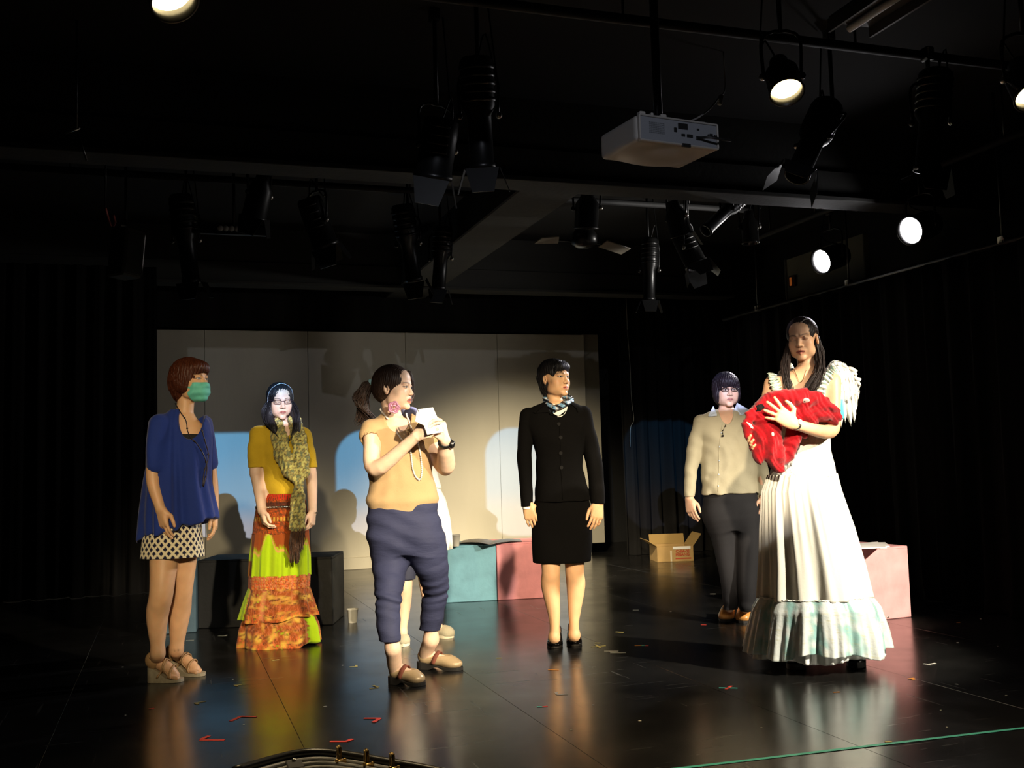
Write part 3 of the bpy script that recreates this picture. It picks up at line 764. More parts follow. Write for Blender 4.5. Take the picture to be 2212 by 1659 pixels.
def lantern(x, y, beam, kind, label, z=2.75, L_=.34, r=.085, lit=None, yk=None, bar=None, doors=0, mat=None, p=None, strap=True):
    """stage lantern: body, lens, yoke, clamp; beam = direction of the light"""
    c = G(x, y, z) if p is None else np.asarray(p, float); b_ = unit(beam); R = frame(b_, (0, 0, 1) if abs(b_[2]) < .8 else RH); mt = mat or METALB
    top = bar
    if abs(c[1] - 7.25) > .12 and abs(c[1] - 4.15) > .12 and bar == ZB: top = 3.305
    rt = empty('stage_lantern', c, label, 'stage light')
    m = MB()
    if kind == 'profile':
        m.lathe([(0, -L_ * .55), (r * .8, -L_ * .54), (r, -L_ * .5), (r, -L_ * .08), (r * .72, -.0), (r * .72, L_ * .44), (r * .8, L_ * .45), (r * .8, L_ * .5), (r * .68, L_ * .5), (r * .66, L_ * .44)], c, R, 20)
        for k in range(5): m.lathe([(r * 1.0, -L_ * .46 + k * L_ * .075), (r * 1.07, -L_ * .45 + k * L_ * .075), (r * 1.07, -L_ * .43 + k * L_ * .075), (r * 1.0, -L_ * .42 + k * L_ * .075)], c, R, 20)
        fr = r * .66; fz = L_ * .42
    elif kind == 'par':
        m.lathe([(0, -L_ * .5), (r * .55, -L_ * .48), (r * .6, -L_ * .3), (r, -L_ * .1), (r, L_ * .48), (r * 1.06, L_ * .49), (r * 1.06, L_ * .52), (r * .94, L_ * .52), (r * .92, L_ * .3)], c, R, 24)
        fr = r * .92; fz = L_ * .30
    else:
        m.lathe([(0, -L_ * .5), (r * .8, -L_ * .49), (r * .95, -L_ * .44), (r, -L_ * .2), (r, L_ * .40), (r * 1.1, L_ * .42), (r * 1.1, L_ * .5), (r * .95, L_ * .5), (r * .9, L_ * .36)], c, R, 24)
        for k in range(4): m.box(c + R @ A(0, r * 1.02, -L_ * .35 + k * L_ * .14), A(r * 1.2, .012, .012), R)
        fr = r * .92; fz = L_ * .36
    m.build('housing', mt, rt)
    g = MB(); g.lathe([(0, fz + fr * .22), (fr * .5, fz + fr * .17), (fr * .85, fz + fr * .06), (fr, fz), (0, fz - .004)], c, R, 24)
    g.build('lens', lit or LENSOFF, rt)
    s_ = unit(np.cross(b_, ZU)) if abs(b_[2]) < .97 else RH
    hi = A(c[0], c[1], min(top - .05, c[2] + r + .13)) if yk is None else np.asarray(yk)
    yq = [c + s_ * (r * 1.12), c + s_ * (r * 1.16) + (hi - c) * .8, hi + s_ * r * .5, hi, hi - s_ * r * .5, c - s_ * (r * 1.16) + (hi - c) * .8, c - s_ * (r * 1.12)]
    MB().tube(smooth_path(yq, 22), .008, 6).build('yoke', METALB, rt)
    for q_ in (-1, 1): MB().sph(c + s_ * r * 1.18 * q_, .017, 8).build('tilt_knob', ALU if q_ > 0 else METALB, rt)
    k = MB(); k.tube([hi, A(hi[0], hi[1], top)], .011, 6); k.box(A(hi[0], hi[1], top), A(.05, .06, .07), None, .008); k.build('clamp', METALB, rt)
    if strap:
        MB().tube(smooth_path([c - b_ * L_ * .45, c - b_ * L_ * .6 + ZU * .08 + s_ * .05, hi + s_ * .09 - ZU * .05, A(hi[0], hi[1], top) + s_ * .05], 16), .0045, 5).build('cable', METALB, rt)
    for i in range(doors):
        an = i * math.pi * 2 / 4 + .0; d1 = R @ A(math.cos(an), math.sin(an), 0); d2 = R @ A(-math.sin(an), math.cos(an), 0); o_ = unit(d1 * .35 + b_)
        h0 = c + b_ * L_ * .5 + d1 * r * 1.05; w = r * 1.0; hh = r * 1.5
        v = [h0 + d2 * w, h0 - d2 * w, h0 - d2 * w * .65 + o_ * hh, h0 + d2 * w * .65 + o_ * hh]; nn = unit(np.cross(d2, o_)) * .003
        v = np.array(v + [q_ + nn for q_ in v]); part('barn_door', v, [(0, 1, 2, 3), (7, 6, 5, 4), (0, 4, 5, 1), (1, 5, 6, 2), (2, 6, 7, 3), (3, 7, 4, 0)], mt, rt, smooth=False)
    return rt, c, b_
def glow(name, color, s): return mk(name, color, .3, emit=(color, s))
WGLOW = glow('lit_white_lens', (1, .97, 1.0), 60); AGLOW = glow('lit_warm_lens', (1, .78, .38), 14)
down = A(0, 0, -1)
# lit ones
_, w1, d1 = lantern(1990, 490, A(-.93, -.20, -.30), 'fresnel', 'lit white lantern above the right curtain, the nearer and larger of two', z=2.60, L_=.26, r=.098, lit=WGLOW, bar=2.98, p=G(1990, 490, 2.60))
_, w2, d2 = lantern(1797, 557, A(-.93, -.16, -.30), 'fresnel', 'lit white lantern beside the grey wall panel, the smaller of two', z=2.60, L_=.26, r=.098, lit=WGLOW, bar=2.98, p=G(1797, 557, 2.60))
_, a1, e1 = lantern(1690, 165, A(-.18, -.50, -.84), 'par', 'lit warm lantern shining down, right of the projector', z=2.72, L_=.22, r=.074, lit=AGLOW, bar=ZB)
_, a2, e2 = lantern(2216, 172, A(-.18, -.50, -.84), 'par', 'lit warm lantern cut off by the right edge of the picture', z=2.72, L_=.24, r=.085, lit=AGLOW, bar=ZB)
_, a3, e3 = lantern(352, -46, A(.30, -.45, -.84), 'par', 'lit warm lantern cut off by the top left of the picture', z=2.72, L_=.24, r=.08, lit=AGLOW, bar=ZB)
# unlit ones
lantern(882, 528, A(.20, .25, -.95), 'profile', 'dark profile lantern with a lit edge, left of the hanging pair mid-stage', z=2.72, L_=.56, r=.085, doors=2, bar=ZB)
lantern(952, 560, A(-.06, .15, -.95), 'profile', 'dark profile lantern on the right of the hanging pair mid-stage', z=2.66, L_=.48, r=.075, doors=2, bar=ZB)
lantern(1403, 585, A(-.03, .05, -1), 'profile', 'upright lantern with bright streaks and open flaps, above the woman in black suit', z=2.64, L_=.52, r=.07, doors=3, bar=ZB)
lantern(1488, 540, A(.25, -.3, -.85), 'fresnel', 'dark lantern with pale flaps right of the upright streaked lantern', z=2.66, L_=.3, r=.085, doors=4, bar=ZB)
lantern(1462, 470, A(.3, .1, -.9), 'par', 'dark lantern with a shiny rim high above the pale-flapped one', z=2.80, L_=.26, r=.08, doors=1, bar=ZB)
lantern(1570, 455, A(-.75, -.1, -.62), 'profile', 'slanting lantern with a curved glinting yoke near the ceiling', z=2.76, L_=.5, r=.06, bar=ZB)
lantern(1619, 490, A(.02, .0, -1), 'par', 'small shiny can lantern pointing straight down', z=2.72, L_=.24, r=.062, bar=ZB, mat=mk('polished_black_can', (.05, .048, .045), .18, .6))
lantern(402, 520, A(.12, .1, -1), 'profile', 'tall dim lantern hanging above the woman in blue', z=2.72, L_=.62, r=.085, doors=2, bar=ZB)
lantern(685, 480, A(.35, .2, -.9), 'fresnel', 'dim lantern with a square frame above the woman in yellow', z=2.76, L_=.36, r=.09, doors=4, bar=ZB)
lantern(560, 420, A(-.2, .3, -.9), 'par', 'faint lantern just above the row of round pale discs', z=2.85, L_=.3, r=.08, doors=2, bar=ZB)
lantern(1755, 305, A(-.55, -.2, -.8), 'profile', 'long dark lantern slanting down left of the lit white pair', z=2.70, L_=.52, r=.085, doors=3, bar=ZB, yk=G(1800, 250, 2.86))
lantern(2012, 265, A(-.1, .1, -1), 'profile', 'very dark lantern hanging below the top right corner', z=2.72, L_=.5, r=.085, doors=2, bar=ZB)
lantern(1035, 250, A(.1, .2, -1), 'profile', 'dark lantern hanging in front of the near ceiling beam', z=2.70, L_=.5, r=.08, doors=3, bar=ZB)
lantern(945, 320, A(-.1, .3, -.9), 'fresnel', 'nearly black lantern low beside the near ceiling beam', z=2.62, L_=.3, r=.09, doors=2, bar=ZB)
lantern(1268, 450, A(.0, .2, -1), 'par', 'dark round can lantern above the pale slanting blades', z=2.86, L_=.28, r=.085, bar=ZB)

# pale blades fixture
c = G(1262, 520, 2.72); rt = empty('ceiling_fan', c, 'dark ceiling fan with two pale blades above the woman in black suit', 'fan')
MB().lathe([(0, .09), (.07, .085), (.1, .04), (.1, -.02), (.06, -.05), (0, -.055)], c, None, 24).build('motor_housing', METALB, rt)
MB().tube([c + ZU * .05, A(c[0], c[1], 3.33)], .014, 8).build('down_rod', METALB, rt)
BL = mk('pale_grey_blade', (.30, .27, .21), .6, noise=(6, .2))
def blade(pts):
    P_ = np.array([G(x, y, z) for x, y, z in pts]); P_ = np.concatenate([P_, P_ + A(0, 0, .008)]); part('blade', P_, [(0, 1, 2, 3), (7, 6, 5, 4), (0, 4, 5, 1), (1, 5, 6, 2), (2, 6, 7, 3), (3, 7, 4, 0)], BL, rt, smooth=False)
blade([(1154, 527, 2.70), (1170, 515, 2.72), (1208, 512, 2.73), (1206, 526, 2.70)]); blade([(1293, 534, 2.70), (1312, 521, 2.73), (1362, 538, 2.71), (1342, 550, 2.68)])
for a, b in (((1208, 519, 2.715), (1250, 522, 2.72)), ((1300, 528, 2.71), (1276, 522, 2.72))): MB().tube([G(*a), G(*b)], .008, 6).build('blade_arm', METALB, rt)

# row of round discs on a dark bar
rt = empty('socket_strip', G(505, 495, 2.78), 'dark ceiling strip with six round pale sockets in a row', 'socket strip')
xs = [476, 488, 500, 512, 524, 535]
c = (G(476, 493, 2.80) + G(535, 495, 2.80)) / 2; MB().box(c + A(0, .03, 0), A(.5, .05, .08), None, .006).build('strip', METALB, rt)
MB().tube([c, A(c[0], c[1], 3.33)], .012, 6).build('drop_rod', METALB, rt)
DISC = mk('dull_white_plastic', (.45, .43, .40), .5)
for x in xs: MB().lathe([(0, .012), (.018, .012), (.021, .006), (.021, 0), (0, 0)], G(x, 493 + (x - 476) * .03, 2.80), frame(A(-.2, -1, -.1)), 16).build('socket', DISC, rt)

# loudspeaker on the left
c = G(272, 548, 2.66); rt = empty('loudspeaker', c, 'grey-edged loudspeaker box hanging at the left above the blue-dressed woman', 'speaker')
R = frame(A(.08, .02, 1), A(.8, .6, 0)); MB().box(c, A(.16, .2, .36), R, .012).build('cabinet', mk('dark_grey_speaker', (.06, .058, .05), .6), rt, smooth=False)
MB().box(c + R @ A(.0, -.103, -.01), A(.13, .006, .3), R, .002).build('grille', mk('speaker_mesh', (.025, .025, .022), .5, bump=(300, .5)), rt, smooth=False)
MB().box(c + R @ A(.083, -.09, 0), A(.008, .012, .3), R).build('edge_strip', ALU, rt, smooth=False)
MB().box(c + R @ A(0, -.02, .19), A(.16, .02, .014), R).build('bracket', ALU, rt, smooth=False); MB().tube([c + ZU * .15, A(c[0], c[1], 3.33)], .012, 6).build('hanger', METALB, rt)

# bracket glinting at the far left
c = G(158, 282, 2.75); rt = empty('ceiling_bracket', c, 'thin T-shaped bracket glinting in the dark upper left', 'bracket')
MB().tube([G(140, 288, 2.76), G(172, 276, 2.78)], .007, 6).build('cross_arm', ALU, rt); MB().tube([G(167, 284, 2.76), G(187, 347, 2.62)], .006, 6).build('rod', METALB, rt); MB().tube([G(165, 279, 2.77), A(*G(165, 279, 2.77)[:2], 3.33)], .007, 6).build('stem', METALB, rt)
c = G(240, 480, 2.72); rt = empty('hook_strap', c, 'small red strap looped on a hook at the upper left', 'strap')
MB().tube(smooth_path([G(228, 450, 2.76), G(234, 470, 2.73), G(242, 488, 2.70), G(249, 480, 2.71), G(245, 465, 2.74)], 20), .008, 6).build('strap', mk('red_webbing', (.25, .03, .02), .6), rt); MB().tube([G(228, 450, 2.76), A(*G(228, 450, 2.76)[:2], 3.33)], .006, 6).build('rod', METALB, rt)

# grey wall panel with an orange switch, above the right curtain
c = atX(1722, 610, 5.30); rt = empty('wall_panel', c, 'grey electrical panel with an orange switch above the right curtain', 'panel')
PM = mk('grey_green_panel', (.20, .19, .13), .55, noise=(3, .2)); z0 = atX(1720, 690, 5.30)[2]; z1 = atX(1700, 560, 5.30)[2]; y1 = atX(1697, 600, 5.30)[1]
MB().box(A(5.33, y1 - .55, (z0 + z1) / 2), A(.06, 1.1, z1 - z0), None, .006).build('plate', PM, rt, smooth=False)
MB().box(A(5.295, y1 - .01, (z0 + z1) / 2), A(.012, .02, z1 - z0)).build('edge_trim', ALU, rt, smooth=False)
sw = atX(1712, 608, 5.29); MB().box(sw, A(.02, .10, .10), None, .004).build('switch_box', mk('dark_red_box', (.06, .012, .006), .5), rt, smooth=False)
MB().box(sw + A(-.012, .012, 0), A(.008, .025, .075), None, .002).build('switch', mk('orange_switch', (.8, .2, .03), .4, emit=((1, .25, .04), .12)), rt, smooth=False)
MB().box(A(5.8, y1 - .55, (z0 + z1) / 2), A(.9, .05, .06)).build('mount_arm', METALB, rt, smooth=False)
# dim batten lamp at the top right
c = G(1880, 25, 2.9); rt = empty('batten_lamp', c, 'unlit dim tube fitting at the top right corner of the ceiling', 'ceiling lamp')
a, b = G(1835, 62, 2.95), G(2020, -60, 2.95); cc = (a + b) / 2; R = frame(ZU, b - a); ln = np.linalg.norm(b - a)
MB().box(cc + ZU * .03, A(ln, .22, .03), R, .004).build('tray', mk('dark_tray', (.03, .028, .025), .5), rt, smooth=False); MB().tube([a, b], .018, 8).build('tube', DISC, rt)
for q_ in (-1, 1): MB().box(cc + R @ A(0, .11 * q_, .0), A(ln, .012, .06), R).build('side_rail', mk('rail_grey', (.07, .065, .06), .5), rt, smooth=False)
MB().tube([cc + ZU * .04, A(cc[0], cc[1], 3.34)], .01, 6).build('stem', METALB, rt)

# ---------------------------------------------------------------- projector hanging in view (switched off)
ZP = 2.42
cor = dict(a=G(1378, 305, ZP), b=G(1551, 327, ZP)); ex = unit(cor['b'] - cor['a']); ex[2] = 0; ex = unit(ex); wd = np.linalg.norm(cor['b'] - cor['a']); ey = np.cross(ZU, ex)
PR = np.stack([ex, ey, ZU], 1); pc = (cor['a'] + cor['b']) / 2; pc = A(pc[0], pc[1], ZP)
rt = empty('projector', pc, 'white projector hanging from the ceiling, its connector side facing us', 'projector')
PW = mk('white_projector_plastic', (.40, .38, .35), .45); PG = mk('grey_port_plate', (.24, .25, .27), .5); PD = mk('port_black', (.01, .01, .01), .5)
F = Field(); F.box(pc + PR @ A(0, .155, .062), A(wd / 2 + .008, .155, .058), PR, .02, .0); F.ell(pc + PR @ A(0.0, .17, .03), A(wd * .42, .15, .05), PR, .03)
v, f = F.mesh(pc + PR @ A(0, .155, .06) - A(.33, .33, .14), pc + PR @ A(0, .155, .06) + A(.33, .33, .14), .006)
part('shell', v, f, PW, rt)
q = MB()
for (cx, cz, sx, sz) in ((0, .117, wd - .01, .008), (0, .006, wd - .01, .008), (-wd / 2 + .006, .062, .008, .11), (wd / 2 - .006, .062, .008, .11)): q.box(pc + PR @ A(cx, -.006, cz), A(sx, .02, sz), PR, .003)
q.build('rim', PW, rt, smooth=False)
MB().box(pc + PR @ A(0, -.002, .062), A(wd - .02, .01, .104), PR, .002).build('port_plate', PG, rt, smooth=False)
g_ = MB(); 
for i in range(7):
    for j in range(9): g_.box(pc + PR @ A(-wd * .36 + j * .009, -.008, .045 + i * .0075), A(.006, .004, .004), PR)
g_.build('speaker_grille', mk('grille_grey', (.16, .17, .18), .5), rt, smooth=False)
for (u, w_, s1, s2) in ((-.02, .07, .014, .02), (.02, .05, .018, .012), (.055, .05, .03, .014), (.10, .045, .022, .018), (.1, .085, .012, .008), (.02, .09, .05, .026), (.155, .065, .007, .009), (.17, .065, .016, .016), (.188, .065, .007, .009), (.2, .065, .012, .008)):
    MB().box(pc + PR @ A(u * wd / .42, -.009, w_), A(s1, .006, s2), PR, .001).build('port', PD, rt, smooth=False)
MB().box(pc + PR @ A(.03, -.014, .003), A(.045, .012, .016), PR, .002).build('latch', PD, rt, smooth=False)
MB().lathe([(0, .02), (.03, .02), (.034, 0), (0, 0)], pc + PR @ A(-.08, .31, .06), frame(ey), 20).build('objective_lens', LENSOFF, rt)
for u in (-.17, -.12, -.06, .10, .15): MB().box(pc + PR @ A(u, .03, .125 + .01 * (u < 0)), A(.03 if u != -.12 else .014, .03, .02), PR, .004).build('top_lug', PW, rt, smooth=False)
m_ = MB(); m_.box(pc + PR @ A(0, .15, .135), A(.16, .12, .03), PR, .006); m_.tube([pc + PR @ A(0, .15, .14), A(*(pc + PR @ A(0, .15, 0))[:2], 3.335)], .02, 10); m_.build('mount', METALB, rt)
cb = MB(); cb.tube(smooth_path([pc + PR @ A(.1 * wd / .42, -.012, .045), pc + PR @ A(.13, -.05, .04), pc + PR @ A(.2, -.06, .035), pc + PR @ A(.27, -.02, .05)], 16), .006, 6); cb.build('black_lead', PD, rt)
cb = MB(); cb.tube(smooth_path([pc + PR @ A(.02, .0, .11), G(1500, 258, ZP + .13), G(1530, 238, ZP + .2), G(1552, 212, ZP + .3), G(1566, 190, ZP + .7), A(*G(1566, 190, ZP + .7)[:2], 3.33)], 30), .004, 6); cb.build('grey_lead', mk('grey_lead', (.22, .21, .2), .6), rt)
MB().box(G(1556, 216, ZP + .29), A(.02, .02, .05), frame(A(.3, .1, 1)), .003).build('lead_tag', DISC, rt, smooth=False)

# ---------------------------------------------------------------- boxes, cups, papers, tape
def painted(name, c, c2, n=8): return mk(name, c, .6, noise=(n, .16), bump=(40, .12))
PINK = painted('scuffed_pink_paint', (.70, .255, .27), 0); TEAL = painted('scuffed_teal_paint', (.16, .36, .42), 0); BLK = painted('scuffed_black_paint', (.008, .0078, .0075), 0); BLUE = painted('scuffed_blue_paint', (.07, .13, .18), 0); ROSE = painted('bright_pink_paint', (.92, .44, .45), 0)
def crate(a, b, hgt, dep, mat, label, hole=True, bev=.012, h2=None):
    """wooden stage block whose front lower edge runs between two floor points; each face is a board"""
    a = np.asarray(a, float); b = np.asarray(b, float); ex_ = unit(b - a); ey_ = np.cross(ZU, ex_); w = np.linalg.norm(b - a); R = np.stack([ex_, ey_, ZU], 1); c = (a + b) / 2
    rt = empty('stage_block', c, label, 'box', None); t = .018
    for nm, cc, sz in (('front_board', (0, t / 2, hgt / 2), (w, t, hgt)), ('back_board', (0, dep - t / 2, hgt / 2), (w, t, hgt)), ('side_board', (-w / 2 + t / 2, dep / 2, hgt / 2), (t, dep - 2 * t, hgt)), ('side_board', (w / 2 - t / 2, dep / 2, hgt / 2), (t, dep - 2 * t, hgt)), ('top_board', (0, dep / 2, hgt + .004), (w, dep, .016))):
        MB().box(c + R @ A(*cc) + A(0, 0, .001), A(*sz), R, .004).build(nm, mat, rt, smooth=False)
    return rt, c, R, w
HB = .42
crate(G(428, 1358), G(719, 1350), .44, .44, BLK, 'long black stage block behind the woman in the tie-dye skirt')
crate(G(330, 1372), G(424, 1366), .44, .40, BLUE, 'blue stage block half hidden behind the bare-legged woman in blue')
_, tc_, tR, tw = crate(G(962, 1303), G(1074, 1297), .415, .42, TEAL, 'teal stage block with a magazine on it, left of the pink one')
pk_, pc_, pR, pw = crate(G(1075.5, 1297), G(1190, 1291), .42, .42, PINK, 'dusty pink stage block behind the woman in the black suit')
rb_, rc_, rR, rw = crate(G(1838, 1347), G(1969.5, 1333), .435, .44, ROSE, 'bright pink stage block beside the white gown, near the right curtain')
MB().lathe([(0, .004), (.006, .004), (.007, 0), (0, 0)], G(1915, 1333, .02) - A(0, .01, 0), frame(-rR[:, 1]), 10).build('screw', ALU, rb_)

def cup(p, label, s=1.0, mat=None):
    MB().lathe([(0, .003), (.026, .003), (.027, 0), (.0275, .001), (.036, .083), (.0385, .084), (.0385, .088), (.0355, .088), (.034, .083), (.0255, .006), (0, .006)], p, np.eye(3) * s, 28).build('paper_cup', mat or mk('white_paper_cup', (.75, .72, .62), .6), None, label=label, cat='cup')
cup(G(762, 1345), 'white paper cup standing on the floor by the navy trousers', 1.05)
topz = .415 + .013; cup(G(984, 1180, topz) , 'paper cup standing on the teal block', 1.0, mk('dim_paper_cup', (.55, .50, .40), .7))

# magazine on the teal and pink blocks
rt = empty('magazine', G(1040, 1172, topz), 'open glossy magazine lying across the teal and pink blocks', 'magazine')
MAG = mk('printed_paper', (.30, .26, .22), .35, noise=(14, .6)); MAG2 = mk('magazine_cover', (.16, .14, .13), .3, noise=(10, .7))
def sheet(pts, z, bulge, mat, name, parent, th=.003, n=10, label=None, cat=None):
    a, b, c, d = [G(x, y, z) for x, y in pts]; v = []
    for lay in (0, 1):
        for i in range(n + 1):
            for j in range(3):
                s, t = i / n, j / 2; p = (a * (1 - s) + b * s) * (1 - t) + (d * (1 - s) + c * s) * t; v.append(p + ZU * (bulge * math.sin(math.pi * s) + th * lay))
    f = []; o = 3 * (n + 1)
    for i in range(n):
        for j in range(2): q = i * 3 + j; f += [(q, q + 3, q + 4, q + 1), (o + q + 1, o + q + 4, o + q + 3, o + q)]
        for j in (0, 2): q = i * 3 + j; f.append((q, q + 3, o + q + 3, o + q))
    for i in (0, n):
        for j in range(2): q = i * 3 + j; f.append((q, q + 1, o + q + 1, o + q))
    return part(name, v, f, mat, parent, smooth=False, label=label, cat=cat)
sheet([(992, 1174), (1058, 1177), (1066, 1168), (1000, 1168)], topz + .0075, .014, MAG, 'left_page', rt); sheet([(1058, 1177), (1128, 1170), (1124, 1166), (1066, 1168)], topz + .0075, .010, MAG2, 'right_page', rt)
# loose sheets on the bright pink block
PAPER = mk('white_paper', (.85, .84, .80), .7); zt = .435 + .013
for i, q in enumerate([[(1846, 1184), (1922, 1181), (1912, 1173), (1842, 1176)], [(1850, 1186), (1908, 1181), (1896, 1172), (1845, 1178)], [(1846, 1187), (1916, 1184), (1905, 1176), (1842, 1179)]]):
    sheet(q, zt + .0085 * i, .002, PAPER, 'paper_sheet', None, .006, 8, ['lowest white paper sheet of the pile on the bright pink block', 'middle white paper sheet of the pile on the bright pink block', 'topmost white paper sheet of the pile on the bright pink block'][i], 'paper')['group'] = 'papers on the pink block'

# cardboard carton with open flaps and red print
CARD = mk('brown_cardboard', (.42, .27, .10), .8, noise=(5, .12), bump=(60, .05, (1, 1, 6))); CARDIN = mk('cardboard_inside', (.34, .22, .07), .85)
a, b = G(1421, 1215), G(1498, 1212); ex_ = unit(b - a); ey_ = np.cross(ZU, ex_); w = np.linalg.norm(b - a); R = np.stack([ex_, ey_, ZU], 1); c = (a + b) / 2; h = .155; dp = .34; t = .006
rt = empty('cardboard_carton', c, 'open brown cardboard carton with red print and raised flaps', 'carton')
for nm, cc, sz in (('front_side', (0, t / 2, h / 2), (w, t, h)), ('back_side', (0, dp, h / 2), (w, t, h)), ('left_side', (-w / 2, dp / 2, h / 2), (t, dp, h)), ('right_side', (w / 2, dp / 2, h / 2), (t, dp, h)), ('bottom', (0, dp / 2, .004), (w, dp, t))):
    MB().box(c + R @ A(*cc), A(*sz), R, .001).build(nm, CARD, rt, smooth=False)
def flap(p0, p1, dirv, ln, nm): 
    p0, p1 = c + R @ A(*p0), c + R @ A(*p1); dv = R @ unit(A(*dirv)) * ln; n_ = unit(np.cross(p1 - p0, dv)) * .005; v = [p0, p1, p1 + dv, p0 + dv]; v = np.array(v + [q_ + n_ for q_ in v])
    part(nm, v, [(0, 1, 2, 3), (7, 6, 5, 4), (0, 4, 5, 1), (1, 5, 6, 2), (2, 6, 7, 3), (3, 7, 4, 0)], CARDIN, rt, smooth=False)
flap((-w / 2, dp, h), (w / 2, dp, h), (0, .28, .9), .105, 'back_flap'); flap((-w / 2, 0, h + .0), (-w / 2, dp, h), (-.45, 0, .3), .12, 'left_flap'); flap((w / 2, 0, h), (w / 2, dp, h), (.6, 0, .8), .15, 'right_flap')
flap((-w / 2 + .01, .012, h), (w / 2 - .01, .012, h), (0, .25, -.9), .08, 'front_flap')
MB().box(c + R @ A(w * .18, -.004, h - .016), A(w * .50, .003, .026), R).build('white_tape', PAPER, rt, smooth=False)
REDP = mk('red_print', (.42, .06, .025), .8)
def text(s, pos, R_, size, mat, parent, name='lettering', ext=.0006):
    cu = bpy.data.curves.new(name, 'FONT'); cu.body = s; cu.size = size; cu.extrude = ext; cu.align_x = 'CENTER'; cu.offset = .0012
    o = bpy.data.objects.new('tmp', cu); me = bpy.data.meshes.new_from_object(o); bpy.data.objects.remove(o); me.name = name; me.materials.clear(); me.materials.append(mat)
    q = bpy.data.objects.new(name, me); col.objects.link(q); q.parent = parent
    M = mathutils.Matrix([list(r_) for r_ in R_]).to_4x4(); M.translation = mathutils.Vector(np.asarray(pos) - wloc(parent)); q.matrix_local = M; return q
TR = np.stack([ex_, ZU, -ey_], 1)
text('CHIA-YI', c + R @ A(w * .20, -.003, h - .064), TR, .040, REDP, rt); text('HSIANG', c + R @ A(w * .20, -.003, h - .097), TR, .040, REDP, rt); MB().box(c + R @ A(w * .22, -.001, .032), A(w * .44, .002, .012), R).build('print_bar', REDP, rt, smooth=False)
MB().box(c + R @ A(-w * .12, -.002, h * .38), A(.016, .003, h * .7), R).build('packing_tape', mk('clear_tape', (.7, .6, .42), .2), rt, smooth=False)

# ribbed grey trunk at the lower edge of the picture
TW = mk('grey_ribbed_weave', (.30, .30, .29), .75, noise=(30, .3, (1, 1, 4)), bump=(80, .3, (1, 1, 5))); BR = mk('worn_brass', (.62, .42, .16), .3, 1.0)
z_ = .30
tp = [(505, 1668), (580, 1646), (640, 1632), (690, 1628), (750, 1634), (820, 1646), (900, 1660), (960, 1672)]
top = np.array([G(x, y, z_) for x, y in tp]); rt = empty('trunk', A(top[:, 0].mean(), top[:, 1].mean() - .1, 0), 'grey ribbed trunk with black piping and brass clasps at the lower edge', 'trunk')
tpth = smooth_path(top, 36); nlev = 12; v = []
for lay in range(2):
    for i in range(nlev + 1):
        zz = z_ * (1 - i / nlev); rib = .006 * math.cos(i * math.pi); v.append(np.column_stack([tpth[:, 0], tpth[:, 1] - .012 * i / nlev - rib + lay * .03, np.full(36, zz)]))
v = np.concatenate(v); f = []; o = (nlev + 1) * 36
for i in range(nlev):
    for j in range(35): q = i * 36 + j; f += [(q, q + 36, q + 37, q + 1), (o + q, o + q + 1, o + q + 37, o + q + 36)]
part('ribbed_front', v, f, TW, rt)
lid = np.concatenate([tpth + A(0, 0, .0), tpth * A(1, 0, 1) + A(0, top[:, 1].min() - .32, 0)]); f = [(j, j + 1, 37 + j, 36 + j) for j in range(35)]
v2 = np.concatenate([lid + A(0, 0, -.004), lid + A(0, 0, -.012)]); part('lid', v2, f + [tuple(72 + k for k in q[::-1]) for q in f], TW, rt)
MB().tube(tpth + A(0, 0, .004), .011, 8).build('black_piping', METALB, rt)
for k in range(3): MB().tube(tpth + A(0, -.05 - .04 * k, -.001), .006, 6).build('rib', TW, rt)
for x, y in ((731, 1640), (790, 1648), (845, 1656)):
    p = G(x, y, z_); k = MB(); k.box(p + A(0, -.012, .012), A(.012, .02, .05), None, .003); k.box(p + A(0, -.03, -.002), A(.03, .02, .016), None, .003); k.sph(p + A(-.01, -.04, .008), .005, 6); k.sph(p + A(.01, -.04, .008), .005, 6); k.build('brass_clasp', BR, rt)
p = G(633, 1646, z_); MB().box(p + A(0, -.04, .004), A(.04, .07, .006), None, .002).build('leather_tab', mk('dark_leather', (.03, .03, .03), .6), rt, smooth=False); MB().sph(p + A(0, -.02, .009), .006, 8).build('rivet', ALU, rt)

# tape marks on the floor
def tape(strokes, color, label, w=.016, group=None):
    rt = MB()
    for i, (a, b) in enumerate(strokes):
        a, b = G(*a), G(*b); t_ = unit(b - a); n_ = np.cross(ZU, t_) * w / 2; z = .0008 + .0006 * i
        v = [a + n_, a - n_, b - n_, b + n_]; v = [q_ + ZU * z for q_ in v] + [q_ + ZU * (z + .0006) for q_ in v]
        rt.add(np.array(v), [(3, 2, 1, 0), (4, 5, 6, 7), (0, 1, 5, 4), (1, 2, 6, 5), (2, 3, 7, 6), (3, 0, 4, 7)])
    o = rt.build('tape_mark', color, None, smooth=False, label=label, cat='tape mark')
    if group: o['group'] = group
    return o
TRED = mk('red_tape', (.85, .07, .045), .5); TYEL = mk('yellow_tape', (.62, .52, .17), .5); TWHI = mk('white_tape_mark', (.62, .60, .52), .5); TTUR = mk('turquoise_tape', (.07, .55, .46), .5); TORG = mk('orange_tape', (.7, .25, .03), .5)
tape([((498, 1558), (522, 1547)), ((520, 1548), (554, 1549))], TRED, 'red bent tape mark nearest the tie-dye skirt reflection', .018)
tape([((431, 1599), (485, 1599)), ((433, 1598), (452, 1590))], TRED, 'red arrow-like tape mark at the lower left', .018)
tape([((713, 1602), (750, 1602)), ((748, 1602), (762, 1597))], TRED, 'red tape mark just above the grey ribbed trunk', .018)
tape([((786, 1552), (822, 1552)), ((821, 1552), (806, 1561))], TRED, 'red bent tape mark below the front gold shoe', .018)
